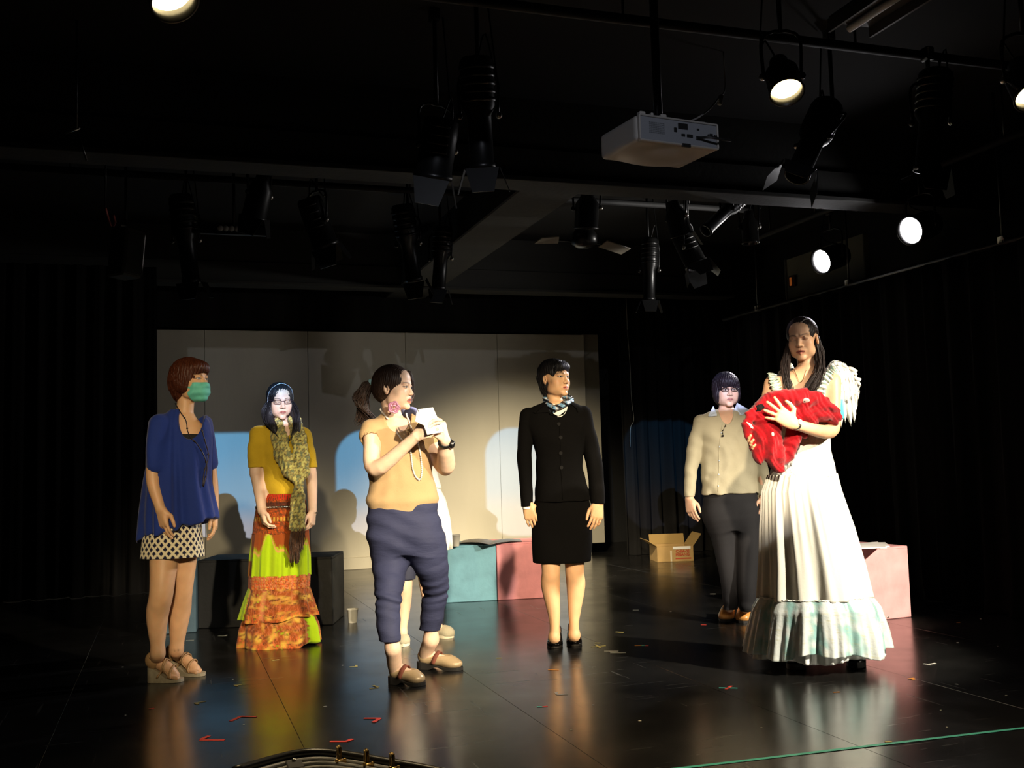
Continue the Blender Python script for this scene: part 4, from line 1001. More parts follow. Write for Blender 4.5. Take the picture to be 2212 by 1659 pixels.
tape([((322, 1532), (333, 1530))], TRED, 'tiny red tape scrap in the left reflection', .014)
for st, cm, lb in [([((420, 1519), (445, 1515)), ((421, 1519), (428, 1522))], TYEL, 'yellow tape mark left of centre below the beige sandals'), ([((506, 1481), (523, 1479)), ((507, 1480), (513, 1483))], TYEL, 'small yellow tape mark between the sandals and the tie-dye skirt'), ([((587, 1427), (603, 1425))], TYEL, 'yellow tape sliver just under the tie-dye skirt hem'), ([((798, 1488), (818, 1486)), ((817, 1485), (806, 1481))], TYEL, 'yellow tape mark left of the front gold shoe'),
                    ([((755, 1441), (770, 1440)), ((770, 1441), (769, 1437))], TYEL, 'pale yellow tape mark behind the front gold shoe'), ([((1072, 1422), (1083, 1422))], TYEL, 'short yellow tape mark between gold shoe and black pumps'), ([((1202, 1501), (1226, 1500)), ((1203, 1500), (1201, 1496))], TWHI, 'white L-shaped tape mark below the black pumps'),
                    ([((1160, 1527), (1172, 1527))], TTUR, 'turquoise end of the two-colour tape below the black pumps'), ([((1171, 1527), (1183, 1526))], TRED, 'red end of the two-colour tape below the black pumps'), ([((1184, 1447), (1207, 1448))], TORG, 'faint orange tape mark right under the black pumps'),
                    ([((1553, 1486), (1593, 1487))], TTUR, 'turquoise bar of the tape cross in front of the gown'), ([((1568, 1489), (1580, 1482))], TRED, 'red bar of the tape cross in front of the gown'), ([((1371, 1395), (1388, 1394))], TORG, 'orange piece of the three-colour tape right of the pumps'), ([((1386, 1395), (1394, 1394))], TTUR, 'turquoise piece of the three-colour tape right of the pumps'), ([((1393, 1395), (1401, 1395))], TRED, 'red piece of the three-colour tape right of the pumps'),
                    ([((1277, 1398), (1308, 1395)), ((1286, 1393), (1297, 1400))], TYEL, 'yellow crossed tape marks right beside the black pumps'), ([((1285, 1389), (1297, 1389))], TYEL, 'small yellow tape strip above the crossed yellow marks'), ([((1305, 1407), (1336, 1407)), ((1318, 1411), (1352, 1410))], TWHI, 'white double tape strip right of the yellow crossed marks'), ([((1330, 1365), (1347, 1366))], TYEL, 'yellow tape strip alone behind the crossed marks'),
                    ([((1995, 1434), (2007, 1436)), ((2006, 1436), (2021, 1433))], TWHI, 'white bent tape mark right of the gown'), ([((1962, 1467), (1975, 1465)), ((1966, 1466), (1975, 1469))], TORG, 'orange V-shaped tape mark on the pink reflection'), ([((1912, 1603), (1926, 1602))], TYEL, 'yellow tape scrap on the turquoise line'), ([((1800, 1496), (1814, 1495))], TORG, 'faint orange tape scrap in the gown reflection'), ([((2066, 1345), (2074, 1345))], TORG, 'orange tape scrap near the right curtain foot'),
                    ([((471, 1374), (490, 1374)), ((487, 1374), (490, 1372))], TWHI, 'white bent tape mark in front of the black block'), ([((402, 1384), (419, 1383))], TWHI, 'thin white tape line at the foot of the blue block'), ([((1367, 1318), (1380, 1318))], TWHI, 'white tape dash on the dark floor below the carton'), ([((1534, 1283), (1546, 1283))], TWHI, 'white tape dash left of the tan leather shoes'), ([((1514, 1350), (1526, 1350))], TRED, 'faint red tape dash left of the tan leather shoes')]:
    tape(st, cm, lb, .013)
o = tape([((1400, 1668), (1750, 1627)), ((1750, 1627), (2240, 1570))], TTUR, 'long turquoise tape line across the lower right of the floor', .02)
for i, (x, y) in enumerate([(265, 1441), (271, 1545), (503, 1467), (527, 1565), (702, 1526), (1281, 1523), (1382, 1557), (1645, 1572), (2069, 1388), (2155, 1396), (2067, 1478), (2046, 1571), (2032, 1534), (2118, 1337), (2174, 1502), (1449, 1321), (1234, 1577), (740, 1437), (810, 1323)]):
    p = G(x, y, .0006); rs = np.random.RandomState(i); rr = rs.uniform(.004, .008); an = rs.uniform(0, 6.28, 5).cumsum(); pts = [p + A(rr * math.cos(k * 1.256) * rs.uniform(.6, 1.3), rr * math.sin(k * 1.256) * rs.uniform(.6, 1.3), 0) for k in range(5)]
    v = np.array(pts + [q_ + ZU * .0008 for q_ in pts]); part('confetti_scrap', v, [(4, 3, 2, 1, 0), (5, 6, 7, 8, 9)] + [(k, (k + 1) % 5, 5 + (k + 1) % 5, 5 + k) for k in range(5)], TWHI, None, smooth=False, label='tiny pale paper scrap lying alone on the black floor', cat='scrap', group='paper scraps on the stage floor')

# ---------------------------------------------------------------- clothes helpers
def wr(amp, a, b, seed=0, ax=None):
    """cloth folds: waves across the camera's right (a) and height (b) with some warp"""
    rs = np.random.RandomState(seed); p = rs.uniform(0, 6.28, 8); ax = RH if ax is None else ax
    def fn(x, y, z):
        u = x * ax[0] + y * ax[1]; v = x * FH[0] + y * FH[1]
        w = 1.6 * np.sin(u * a * .35 + z * b * .3 + p[0]) + 1.2 * np.sin(z * b * .55 + v * 9 + p[1])
        return amp * (.6 * np.sin(u * a + z * b + w + p[2]) + .4 * np.sin(u * a * 1.7 - z * b * .8 + 1.5 * w + v * 14 + p[3]))
    return fn
def vfold(amp, n, c, seed=0, z0=0, z1=1, up=0.0):
    """vertical folds round an axis, growing downwards"""
    rs = np.random.RandomState(seed); p = rs.uniform(0, 6.28, 4)
    def fn(x, y, z):
        th = np.arctan2((x - c[0]) * FH[0] + (y - c[1]) * FH[1], (x - c[0]) * RH[0] + (y - c[1]) * RH[1])
        k = np.clip((z1 - z) / (z1 - z0), 0, 1) * (1 - up) + up
        return amp * k * (np.sin(n * th + 2 * np.sin(2 * th + p[0]) + z * 2 + p[1]) + .4 * np.sin(2.3 * n * th + p[2] + z * 5))
    return fn
BIG = (A(-50, -50, -50), A(50, 50, 50))
def wrinkle(F, *fns):
    for fn in fns: F.fun(fn, *BIG)
    return F
def shoe_frame(heel, toe):
    e = np.asarray(toe, float) - np.asarray(heel, float); L_ = np.linalg.norm(e); e = e / L_; s_ = np.cross(ZU, e); return np.stack([e, s_, ZU], 1), L_
def sole_mesh(heel, toe, w, hh, ht, arch=0.0, n=22, grow=1.0):
    """sole between two floor points: hh/ht thickness at heel and toe, arch = gap under the instep"""
    R, L_ = shoe_frame(heel, toe); o = np.asarray(heel, float).copy(); o[2] = 0.0012; u = np.linspace(0, 1, n)
    hw = w / 2 * grow * np.clip(np.where(u < .18, np.sqrt(np.clip(1 - ((.18 - u) / .18) ** 2, 0, 1)) * .72, np.where(u < .72, .72 + .28 * np.sin((u - .18) / .54 * np.pi / 2) ** 1.5, np.sqrt(np.clip(1 - ((u - .72) / .28) ** 2, 0, 1)))), .05, 1)
    t = np.clip((u - .12) / .6, 0, 1); t = t * t * (3 - 2 * t); top = hh + (ht - hh) * t; bot = arch * np.clip(np.sin((u - .32) / .34 * np.pi), 0, 1) * (u > .32) * (u < .66)
    v = []
    for q in (0, 1):
        for sg in (-1, 1): v.append(o + np.outer(u * L_, R[:, 0]) + np.outer(hw * sg * (1 if q else .97), R[:, 1]) + np.outer(top if q else bot, ZU))
    v = np.concatenate(v); f = []
    for i in range(n - 1):
        a, b, c, d = i, n + i, 2 * n + i, 3 * n + i; f += [(a, b, b + 1, a + 1), (c + 1, d + 1, d, c), (a + 1, c + 1, c, a), (b, d, d + 1, b + 1)]
    f += [(0, 2 * n, 3 * n, n), (n - 1, 2 * n - 1, 4 * n - 1, 3 * n - 1)]
    return v, f
def shoe_upper(heel, toe, w, hh, open_=1.0, tall=1.0, ht=.008, openc=.36, openl=.31, oz=.083):
    R, L_ = shoe_frame(heel, toe); o = np.asarray(heel, float).copy(); o[2] = 0; F = Field()
    def c(u, y, z): return o + R @ A(u * L_, y, z)
    F.ell(c(.80, 0, .018 + ht), A(.205 * L_, w * .47, .026), R, .02); F.ell(c(.52, 0, .026 + .35 * hh + ht), A(.33 * L_, w * .44, .034), R, .03); F.ell(c(.17, 0, .034 * tall + hh), A(.165 * L_, w * .36, .040 * tall), R, .03)
    F.cone(c(.16, 0, .02 + hh), c(.78, 0, .016 + ht), w * .34, w * .40, .03) if hh < .025 else None
    if open_: F.ell(c(openc, 0, oz * tall + hh * .75), A(openl * L_, w * .33, .052), R, .008, 's')
    def low(x, y, z):
        u = ((x - o[0]) * R[0, 0] + (y - o[1]) * R[1, 0]) / L_; t = np.clip((u - .12) / .6, 0, 1); t = t * t * (3 - 2 * t); return (hh + (ht - hh) * t) - .002 - z
    F.fun(low, *BIG, 0.003, 'i')
    lo = np.minimum(heel, toe) - A(.09, .09, .02); hi = np.maximum(heel, toe) + A(.09, .09, .19); return F, lo, hi, c, R, L_
def foot(P, ankle, heel, toe, w, hh, r=.03):
    """foot inside a shoe, joined to the ankle"""
    R, L_ = shoe_frame(heel, toe); o = np.asarray(heel, float).copy(); o[2] = 0
    c = lambda u, y, z: o + R @ A(u * L_, y, z)
    P.body.chain([ankle, c(.22, 0, .045 + hh), c(.62, 0, .028 + hh * .3), c(.85, 0, .02)], [r, r * .95, w * .36, w * .26], .02); P.body.cone(ankle, c(.14, 0, .03 + hh), r * .92, .026, .02)
def glasses(P, H, mat, w=.046, h=.029, y=.094, r=.0017, z=.0):
    g = empty('glasses', H.c); g.parent = P.root; g.location = H.c - P.g
    m = MB()
    for q in (-1, 1):
        pts = []
        for a in np.linspace(0, 2 * np.pi, 28):
            cx, cz = np.cos(a), np.sin(a); k = 1 / (abs(cx) ** 4 + abs(cz) ** 4) ** .25; lx = q * .033 + w / 2 * cx * k; pts.append(H.L((lx, y - .35 * max(0, abs(lx) - .02) , z + h / 2 * cz * k)))
        m.tube(pts, r * H.s, 6)
        m.tube(smooth_path([H.L((q * (.033 + w / 2), y - .016, z + .006)), H.L((q * .074, .055, z + .008)), H.L((q * .080, .0, z + .004)), H.L((q * .079, -.02, z - .012))], 12), r * .9 * H.s, 6)
    m.tube(smooth_path([H.L((-.011, y, z + .003)), H.L((0, y + .004, z + .006)), H.L((.011, y, z + .003))], 8), r * H.s, 6)
    m.build('frame', mat, g)
    for q in (-1, 1):
        v = [H.L((q * .033 + (w / 2 - .001) * np.cos(a) * (1 / (abs(np.cos(a)) ** 4 + abs(np.sin(a)) ** 4) ** .25), y - .35 * max(0, abs(q * .033 + w / 2 * np.cos(a)) - .02), z + (h / 2 - .001) * np.sin(a) * (1 / (abs(np.cos(a)) ** 4 + abs(np.sin(a)) ** 4) ** .25))) for a in np.linspace(0, 2 * np.pi, 24, endpoint=False)]
        b = [p_ - H.R[:, 1] * .0012 for p_ in v]; part('lens', np.array(v + b), [tuple(range(24)), tuple(range(47, 23, -1))] + [(i, 24 + i, 24 + (i + 1) % 24, (i + 1) % 24) for i in range(24)], LENSG, g)
LENSG = mk('clear_spectacle_lens', (1, 1, 1), .03, trans=1.0, alpha=.25)
def copyfield(F):
    G_ = Field(); G_.ops = list(F.ops); return G_
def halfspace(H, F, axis, val, keep_less, k=.004):
    n = H.R[:, axis] * (1 if keep_less else -1); F.plane(H.L(A(*[val if i == axis else 0 for i in range(3)])), n, k, 'i')
def hair_cap(H, th=.014, win=((0, .118, -.036), (.066, .088, .092)), extra=(), amp=.0022, N=46, seed=0, k=.02):
    F = Field(); s = H.s
    F.ell(H.L((0, -.016, .034)), A(.073 + th, .091 + th, .078 + th) * s, H.R, k * s)
    for e in extra:
        c, r = e[0], e[1]; F.ell(H.L(c), A(*r) * s, H.R, (e[2] if len(e) > 2 else k) * s)
    F.ell(H.L(win[0]), A(*win[1]) * s, H.R, .006 * s, 's')
    F.fun(groove(H, N, amp * s, seed=seed), *BIG)
    return F
def hbox(H, r=.2, dn=.2): return H.c - A(r, r, dn) * H.s, H.c + A(r, r, .15) * H.s

def hem(F, a, b, r):
    """flat open end of a sleeve at a, pointing to b"""
    d = unit(np.asarray(b) - np.asarray(a)); F.box(np.asarray(a) + d * .05, A(r, r, .05), frame(d, RH), .002, .002, 's')

# ---------------------------------------------------------------- woman in the blue tunic and face mask
P = Person(372, 1470, 'woman in a loose blue tunic, green face mask and beige wedge sandals, at the left'); p = P.p; m = P.m
gd = lambda x, y: float(FH @ G(x, y)) - P.D
H = Head(P, 412, 822, 66, 3, 0, .97, skin=srgb(214, 160, 116)); B = P.body
B.cone(H.L((0, -.028, -.045)), p(397, 914), .041, .045, .016)
B.loft([P.sec(398, 900, 20, 18), P.sec(393, 915, 44, 24), P.sec(390, 935, 54, 30), P.sec(388, 975, 52, 32), P.sec(384, 1060, 50, 34), P.sec(378, 1130, 55, 36), P.sec(375, 1170, 56, 36)], .03)
dn, df = -.09, .10
B.chain([p(343, 945, dn + .02), p(330, 1030, dn - .01), p(347, 1100, dn - .03)], [15 * m, 14.5 * m, 11 * m], .02)
hand(P, p(347, 1099, dn - .03), p(357, 1165, dn - .05) - p(347, 1099, dn - .03), FH * .7 + RH * .5, RH * .8 - FH * .4, .98, (.2, .25, .32, .4), spread=.08)
B.chain([p(440, 930, df), p(458, 1040, df), p(463, 1110, df - .02)], [16 * m, 13 * m, 10 * m], .02)
hand(P, p(463, 1108, df - .02), p(466, 1165, df - .06) - p(463, 1108, df - .02), -RH * .9 - FH * .2, -FH * .7 + RH * .5, .92, (.3, .35, .4, .5), spread=.06)
a1_, a2_ = gd(350, 1478), gd(405, 1465)
B.chain([p(355, 1180, -.03), p(349, 1277, a1_), p(340, 1330, a1_ + .02), p(341, 1412, a1_ + .01)], [31 * m, 25 * m, 23 * m, 12.5 * m], .035)
B.chain([p(402, 1180, .04), p(396, 1277, a2_ - .01), p(388, 1322, a2_ + .02), p(381, 1405, a2_ + .01)], [27 * m, 19.5 * m, 23.5 * m, 12.5 * m], .035)
feet = []
for (an, hl, to, dd, hh) in ((p(341, 1412, a1_ + .01), G(325, 1474), G(391, 1472), a1_, .060), (p(381, 1405, a2_ + .01), G(366, 1456), G(437, 1460), a2_, .060)):
    R, L_ = shoe_frame(hl, to); o = hl.copy(); c = (lambda o, R, L_: (lambda u, y, z: o + R @ A(u * L_, y, z)))(o, R, L_)
    B.chain([an, c(.20, 0, .045 + hh), c(.55, 0, .04 + hh * .5), c(.78, 0, .032)], [.028, .029, .030, .026], .035)
    for i in range(5):
        y = (-.030 + .015 * i); B.cone(c(.74, y, .030), c(.95 - .025 * abs(i - 1) - .02 * max(0, i - 2), y, .022), .010, .0085 if i else .011, .004)
    feet.append((hl, to, c, hh)); P.boxes.append((c(.5, 0, 0) - A(.16, .16, .02), c(.5, 0, 0) + A(.16, .16, .15), .0035))
finish_body(P, *P.pbox(290, 880, 490, 1480, -.35, .40), .0075)
NAIL = None
BLUEC = mk('royal_blue_crepe', (.010, .030, .20), .8, spec=.25, sheen=.15, noise=(3, .18), bump=[(14, .5), (120, .08)])
T = Field()
T.loft([P.sec(396, 884, 26, 20), P.sec(392, 898, 48, 28), P.sec(390, 912, 60, 33), P.sec(389, 942, 66, 37), P.sec(386, 985, 68, 41), P.sec(381, 1040, 73, 46), P.sec(385, 1110, 84, 54), P.sec(387, 1180, 90, 58)], .02)
T.chain([p(344, 918, dn + .02), p(336, 960, dn), p(333, 1004, dn)], [24 * m, 21 * m, 19 * m], .035)
T.chain([p(438, 916, df - .02), p(446, 960, df - .01), p(452, 1000, df)], [20 * m, 18 * m, 17 * m], .03)
P.cut(T, (303, 1166), (472, 1117)); 
wrinkle(T, vfold(.010, 7, p(386, 1000), 2, p(386, 1160)[2], p(386, 900)[2], .15), wr(.004, 9, 5, 4))
T.ell(p(406, 893, -.10), A(27 * m, .20, 56 * m), np.stack([RH, FH, ZU], 1), .006, 's')
T.cone(p(336, 1006, dn), p(332, 1030, dn), 15 * m, 15 * m, .004, 's')
P.fld('tunic', T, *P.pbox(280, 870, 500, 1180, -.45, .45), .0065, BLUEC)
C = Field(); C.loft([P.sec(393, 915, 44, 25.5), P.sec(390, 935, 56, 32.5), P.sec(388, 985, 58, 34)], .01); P.cut(C, (380, 938), (440, 938), up=False)
P.fld('camisole', C, *P.pbox(320, 900, 460, 1000, -.3, .3), .006, mk('black_jersey', (.006, .006, .007), .85))
# patterned skirt
rows = [(p(373 - .5 * (y - 1120) / 80, y), (60 + 9 * (y - 1120) / 83) * m, (46 + 6 * (y - 1120) / 83) * m) for y in np.linspace(1120, 1203, 56)]
v, f, th = ring_sheet(rows, 420, lambda t, s: 1 + .012 * np.sin(9 * t) * s + .006 * np.sin(21 * t) * s)
ti = np.tile(np.tile(th, 56), 2); yi = np.tile(np.repeat(np.linspace(0, 83, 56), 420), 2); u = ti * 66 / 16.0; w_ = yi / 18.0
def tri(x): return np.abs((x % 1) - .5)
l1 = np.minimum(np.abs(((u + w_) % 1) - .5), np.abs(((u - w_) % 1) - .5)); hz = np.abs(((w_ * 2) % 1) - .5)
wh = (l1 < .19) | ((hz < .12) & (tri(u * 2) < .36)); cc = np.where(wh[:, None], np.array(srgb(226, 214, 180)), np.array([.010, .010, .035]))
P.add('patterned_skirt', v, f, CLOTHATTR, colors=cc)
# hair
HB_ = hair_cap(H, .016, ((0, .122, -.050), (.080, .088, .088)), [((0, -.050, -.01), (.082, .080, .085)), ((.062, .000, -.012), (.024, .045, .060)), ((-.062, .000, -.012), (.024, .045, .060)), ((0, -.055, -.075), (.055, .050, .045)), ((0, .060, .060), (.062, .048, .040))], .003, 52, 1)
HB_.ell(H.L((0, .13, -.058)), A(.09, .075, .075) * H.s, H.R, .006, 's')
P.fld('hair', HB_, *hbox(H), .0032, HAIRM, hair_col((.050, .012, .0045), 2, 70, .5, H))
# mask: follows the face
M_ = copyfield(B); M_.offset(.0065); M_.ell(H.L((0, .088, -.062)), A(.040, .020, .038) * H.s, H.R, .02)
halfspace(H, M_, 2, -.020, True); halfspace(H, M_, 2, -.122, False); halfspace(H, M_, 1, .030, False); halfspace(H, M_, 0, .064, True); halfspace(H, M_, 0, -.064, False)
cR = H.R; cc0 = H.c
M_.fun(lambda x, y, z: .0012 * np.sin(((x - cc0[0]) * cR[0, 2] + (y - cc0[1]) * cR[1, 2] + (z - cc0[2]) * cR[2, 2]) / .0024 / 2.2), *BIG)
mo = P.fld('face_mask', M_, *hbox(H, .13, .14), .0025, mk('green_surgical_mask', (.12, .52, .42), .7, bump=(200, .1)), label='green surgical mask')
MB().tube(smooth_path([H.L((-.060, .042, -.030)), H.L((-.074, .02, -.012)), H.L((-.079, -.010, .014))], 12), .0016, 5).build('ear_loop', PAPER, mo); MB().tube(smooth_path([H.L((-.060, .042, -.100)), H.L((-.072, .018, -.070)), H.L((-.079, -.010, -.040))], 12), .0016, 5).build('ear_loop', PAPER, mo)
# necklace of dark beads
nb = MB(); path = np.concatenate([drape(P, B, [(381, 872), (392, 893), (402, 910), (405, 930)], 16, .006), drape(P, T, [(408, 944), (425, 960), (440, 985), (445, 1015), (438, 1052), (440, 1020), (448, 985), (441, 950), (436, 930), (432, 912)], 60, .006)])
nb.tube(smooth_path(path[::3], 60), .0028, 6); beads(nb, path[8::6], .0055); nb.build('necklace', mk('dark_beads', (.02, .012, .01), .4), P.root)
# wedge sandals
SOLE = mk('beige_cork_wedge', (.40, .34, .23), .7, noise=(40, .2)); STR = mk('tan_leather_strap', (.42, .25, .115), .5); STUD = mk('gold_stud', (.8, .6, .3), .25, 1.0)
snap = lambda pts, o_=.003: np.array([q_ + (o_ - B.at(q_)[0]) * B.grad(q_) if B.at(q_)[0] < .03 else q_ for q_ in pts])
for hl, to, c, hh in feet:
    sh = empty('sandal', hl); sh.parent = P.root; sh.location = hl - P.g
    v, f = sole_mesh(hl - unit(to - hl) * .015, to + unit(to - hl) * .015, .088, hh + .012, .016, 0, 22, 1.0); part('wedge_sole', v, f, SOLE, sh, smooth=False)
    for (u0, z0, u1, z1, yy) in ((.30, .055 + hh * .5, .62, .030, 1), (.62, .055 + hh * .3, .40, .03, 1), (.75, .050, .66, .022, 1), (.60, .048, .80, .022, 1)):
        pts = smooth_path([c(u0, -.040, z1 - .005), c((u0 + u1) / 2, -.032, (z0 + z1) / 2 + .012), c((u0 + u1) / 2 + .02, 0, z0 + .022), c((u0 + u1) / 2, .032, (z0 + z1) / 2 + .012), c(u1, .040, z1 - .005)], 18)
        pts = snap(pts)
        l_ = pts + (to - hl) / np.linalg.norm(to - hl) * .005; r_ = pts - (to - hl) / np.linalg.norm(to - hl) * .005; l_ = pts * 2 - r_; ribbon(l_ + ZU * .002, r_ + ZU * .002, .004, 'strap', STR, sh)
    pts = smooth_path([c(.22, -.036, .075 + hh), c(.36, -.030, .082 + hh), c(.42, 0, .088 + hh * .95), c(.36, .030, .082 + hh), c(.22, .036, .075 + hh), c(.06, .02, .070 + hh), c(.03, 0, .07 + hh), c(.06, -.02, .07 + hh), c(.22, -.036, .075 + hh)], 40); MB().tube(snap(pts), .0048, 6).build('ankle_strap', STR, sh)
    k = MB(); [k.sph(c(.40, q, .095 + hh * .95), .005, 6) for q in (-.018, .012)]; k.build('stud', STUD, sh)
    F_ = Field(); F_.ell(c(.10, 0, .05 + hh), A(.045, .034, .045), R, .01); F_.ell(c(.28, 0, .08 + hh), A(.055, .028, .09), R, .004, 's'); part('heel_counter', *F_.mesh(c(.1, 0, .05 + hh) - .08, c(.1, 0, .05 + hh) + .08, .0035), STR, sh)

# ---------------------------------------------------------------- woman in the yellow cardigan and tie-dye skirt
P = Person(604, 1392, 'woman in glasses, mustard cardigan, patterned scarf and long tie-dye tiered skirt'); p = P.p; m = P.m
H = Head(P, 605, 866, 24, -8, -2, .93, eyes='closed', skin=srgb(222, 178, 146), lip=srgb(172, 98, 88), d=-.02, ear=(1, 1)); B = P.body
B.cone(H.L((0, -.028, -.045)), p(610, 928), .039, .043, .016)
B.loft([P.sec(611, 912, 16, 15), P.sec(609, 925, 36, 20), P.sec(607, 945, 46, 26), P.sec(607, 985, 44, 27), P.sec(607, 1035, 42, 27), P.sec(606, 1090, 48, 30), P.sec(606, 1140, 52, 33)], .03)
dl, dr = -.05, .03
B.chain([p(556, 950, dl + .02), p(552, 1016, dl), p(555, 1034, dl), p(566, 1104, dl - .06)], [11 * m, 13 * m, 12.5 * m, 9.6 * m], .02)
hand(P, p(566, 1102, dl - .06), p(575, 1150, dl - .10) - p(566, 1102, dl - .06), FH * .3 + RH * .75, RH * .4 - FH * .8, .93, (.55, .62, .7, .8), bend=(.9, .7), spread=.03)
B.chain([p(662, 950, dr), p(671, 1016, dr), p(674, 1050, dr), p(675, 1106, dr - .05)], [11 * m, 12.5 * m, 11.5 * m, 9.2 * m], .02)
hand(P, p(675, 1104, dr - .05), p(672, 1150, dr - .09) - p(675, 1104, dr - .05), -RH * .8 + FH * .2, -RH * .2 - FH * .8, .9, (.5, .58, .66, .75), bend=(.9, .7), spread=.03)
for q in (585, 628): B.chain([p(q, 1130), p(q, 1270), p(q, 1385)], [24 * m, 16 * m, 11 * m], .03)
finish_body(P, *P.pbox(520, 895, 700, 1400, -.3, .3), .008)
YEL = mk('mustard_knit', (.50, .33, .018), .9, spec=.15, sheen=.1, noise=(6, .10), bump=[(16, .45), (160, .2)])
T = Field()
T.loft([P.sec(608, 915, 30, 19), P.sec(606, 924, 46, 24), P.sec(605, 940, 56, 29), P.sec(606, 975, 52, 31), P.sec(609, 1015, 44, 30), P.sec(611, 1045, 43, 31), P.sec(611, 1068, 44, 32)], .02)
T.chain([p(557, 938, dl + .03), p(552, 975, dl), p(552, 1011, dl)], [18 * m, 16.5 * m, 15.3 * m], .03); T.chain([p(656, 940, dr), p(666, 975, dr), p(671, 1011, dr)], [17 * m, 15.5 * m, 14.5 * m], .03)
wrinkle(T, wr(.0022, 30, 38, 3), wr(.0025, 18, -46, 5))
T.ell(p(613, 913, -.10), A(20 * m, .2, 30 * m), np.stack([RH, FH, ZU], 1), .006, 's')
hem(T, p(552, 1010, dl), p(553, 1040, dl), 17.5 * m); hem(T, p(671, 1010, dr), p(672, 1040, dr), 17 * m)
T.plane(p(607, 1068), -ZU, .003)
P.fld('cardigan', T, *P.pbox(525, 905, 695, 1080, -.3, .3), .0055, YEL)
# hair: long, black, falling in front of the shoulders
HF = hair_cap(H, .012, ((.002, .112, -.026), (.060, .082, .098)), [((0, -.05, -.03), (.074, .07, .09)), ((.06, -.01, -.05), (.022, .05, .07)), ((-.06, -.01, -.05), (.022, .05, .07))], .0022, 60, 3)
for q, e in ((-1, ((598, 945, -.12), (592, 925, -.10), (583, 905, -.06))), (1, ((645, 938, -.10), (642, 922, -.09), (639, 905, -.05)))):
    HF.chain([H.L((q * -.062, -.02, -.03)), p(*e[2]), p(*e[1]), p(*e[0])], [.030, .026, .022, .010], .02)
HF.chain([H.L((0, -.07, -.05)), p(612, 930, .07), p(612, 965, .08)], [.07, .06, .03], .03)
BC = (.012, .011, .012)
P.fld('hair', HF, *hbox(H, .22, .36), .0033, HAIRM, hair_col(BC, 2, 70, .5, H))
lm = MB()
for q, e in ((-1, ((571, 890, -.05), (576, 915, -.09), (592, 932, -.12), (606, 948, -.14))), (1, ((640, 890, -.05), (640, 910, -.09), (637, 930, -.12), (628, 952, -.14)))):
    lock(lm, [H.L((q * -.066, -.01, .0))] + [p(*a) for a in e], [.014, .02, .02, .014], 30, .0024, 5 + q, c=BC)
lock(lm, [H.L((.03, .07, .085)), H.L((.055, .075, .04)), H.L((.066, .045, -.01))], [.008, .01, .012], 14, .002, 9, c=BC)
lm.build('hair_locks', HAIRM, P.root, usecol=True)
hb = MB(); pts = smooth_path([H.L((.082, .0, -.03)), H.L((.080, .02, .04)), H.L((.058, .045, .090)), H.L((0, .055, .118)), H.L((-.058, .045, .090)), H.L((-.080, .02, .04)), H.L((-.082, .0, -.03))], 60); hb.tube(pts, .0022, 5); beads(hb, resample(pts, .009), .0034); hb.build('beaded_headband', mk('silver_beads', (.5, .5, .52), .3, .7), P.root)
er = MB(); er.tube([H.L((.078, .0, -.04)), H.L((.080, .002, -.09))], .0028, 6); er.build('drop_earring', ALU, P.root)
glasses(P, H, mk('dark_purple_frame', (.03, .012, .03), .3), .045, .027, .095)
# skirt: hip yoke, long panel, band and two flounces
def dye(v, th, s, kind, seed):
    q = np.column_stack([np.cos(th) * 2.2, np.sin(th) * 2.2, s * 3]); n1 = vnoise(q * .5, seed); n2 = vnoise(q * 1.3, seed + 1); n3 = vnoise(q * 4.5, seed + 2)
    lime = np.array(srgb(160, 190, 12)); olive = np.array(srgb(116, 128, 10)); rust = np.array(srgb(140, 66, 18)); brown = np.array(srgb(92, 48, 22)); pink = np.array(srgb(206, 128, 86)); gold = np.array(srgb(196, 160, 60)); orange = np.array(srgb(205, 80, 20))
    def mx(a, b, t): t = np.clip(t, 0, 1)[:, None]; return a * (1 - t) + b * t
    if kind == 'yoke':
        c = mx(np.tile(rust, (len(th), 1)), brown, .5 + n2); c = mx(c, orange, (n3 - .3) * 1.5); c = mx(c, np.tile(np.array(srgb(190, 40, 20)), (len(th), 1)), (s < .16) * (np.sin(th * 60) > -.2) * .9); c = mx(c, np.tile(np.array(srgb(40, 24, 20)), (len(th), 1)), (np.abs(s - .28) < .05) * .8); c = mx(c, np.tile(gold, (len(th), 1)), (np.abs(s - .62) < .05) * (np.sin(th * 48) > 0) * .7)
    elif kind == 'panel':
        tip = .30 + .22 * np.sin(th * 5 + 1.2) + .12 * np.sin(th * 11); c = mx(np.tile(lime, (len(th), 1)), olive, np.clip(np.sin(th * 17 + 2 * np.sin(th * 5)) * .5, 0, 1)); c = mx(c, rust, (tip - s) * 9 + .3 * n3); c = mx(c, pink, np.clip(1 - np.abs(tip - s + .02) * 22, 0, .8)); c = mx(c, np.tile(np.array(srgb(120, 40, 16)), (len(th), 1)), ((th % (2 * np.pi) > 3.1) & (th % (2 * np.pi) < 3.7) & (s > .62)) * .9)
    elif kind == 'band':
        c = mx(np.tile(rust, (len(th), 1)), pink, .3 + n3 * .8); c = mx(c, orange, n2 - .1); c = mx(c, np.tile(gold, (len(th), 1)), (np.abs(((th * 18) % 1) - .5) < .12) * (np.sin(s * 30) > 0) * .6)
    else:
        c = mx(np.tile(rust, (len(th), 1)), gold, .12 + n1 * .8); c = mx(c, brown, n2 + .05); c = mx(c, pink, n3 * .5); c = mx(c, orange, (n3 * .6 + s - .85)); g_ = np.sin(th * 2 + seed * 1.7) * .8 + .5 * np.sin(th * 5 + seed); c = mx(c, lime, (g_ - .55 + .25 * n2) * 5); c = mx(c, pink, np.clip(1 - np.abs(g_ - .5) * 12, 0, .6))
    return c
sk = empty('tiered_skirt', P.g); sk.parent = P.root; sk.location = (0, 0, 0)
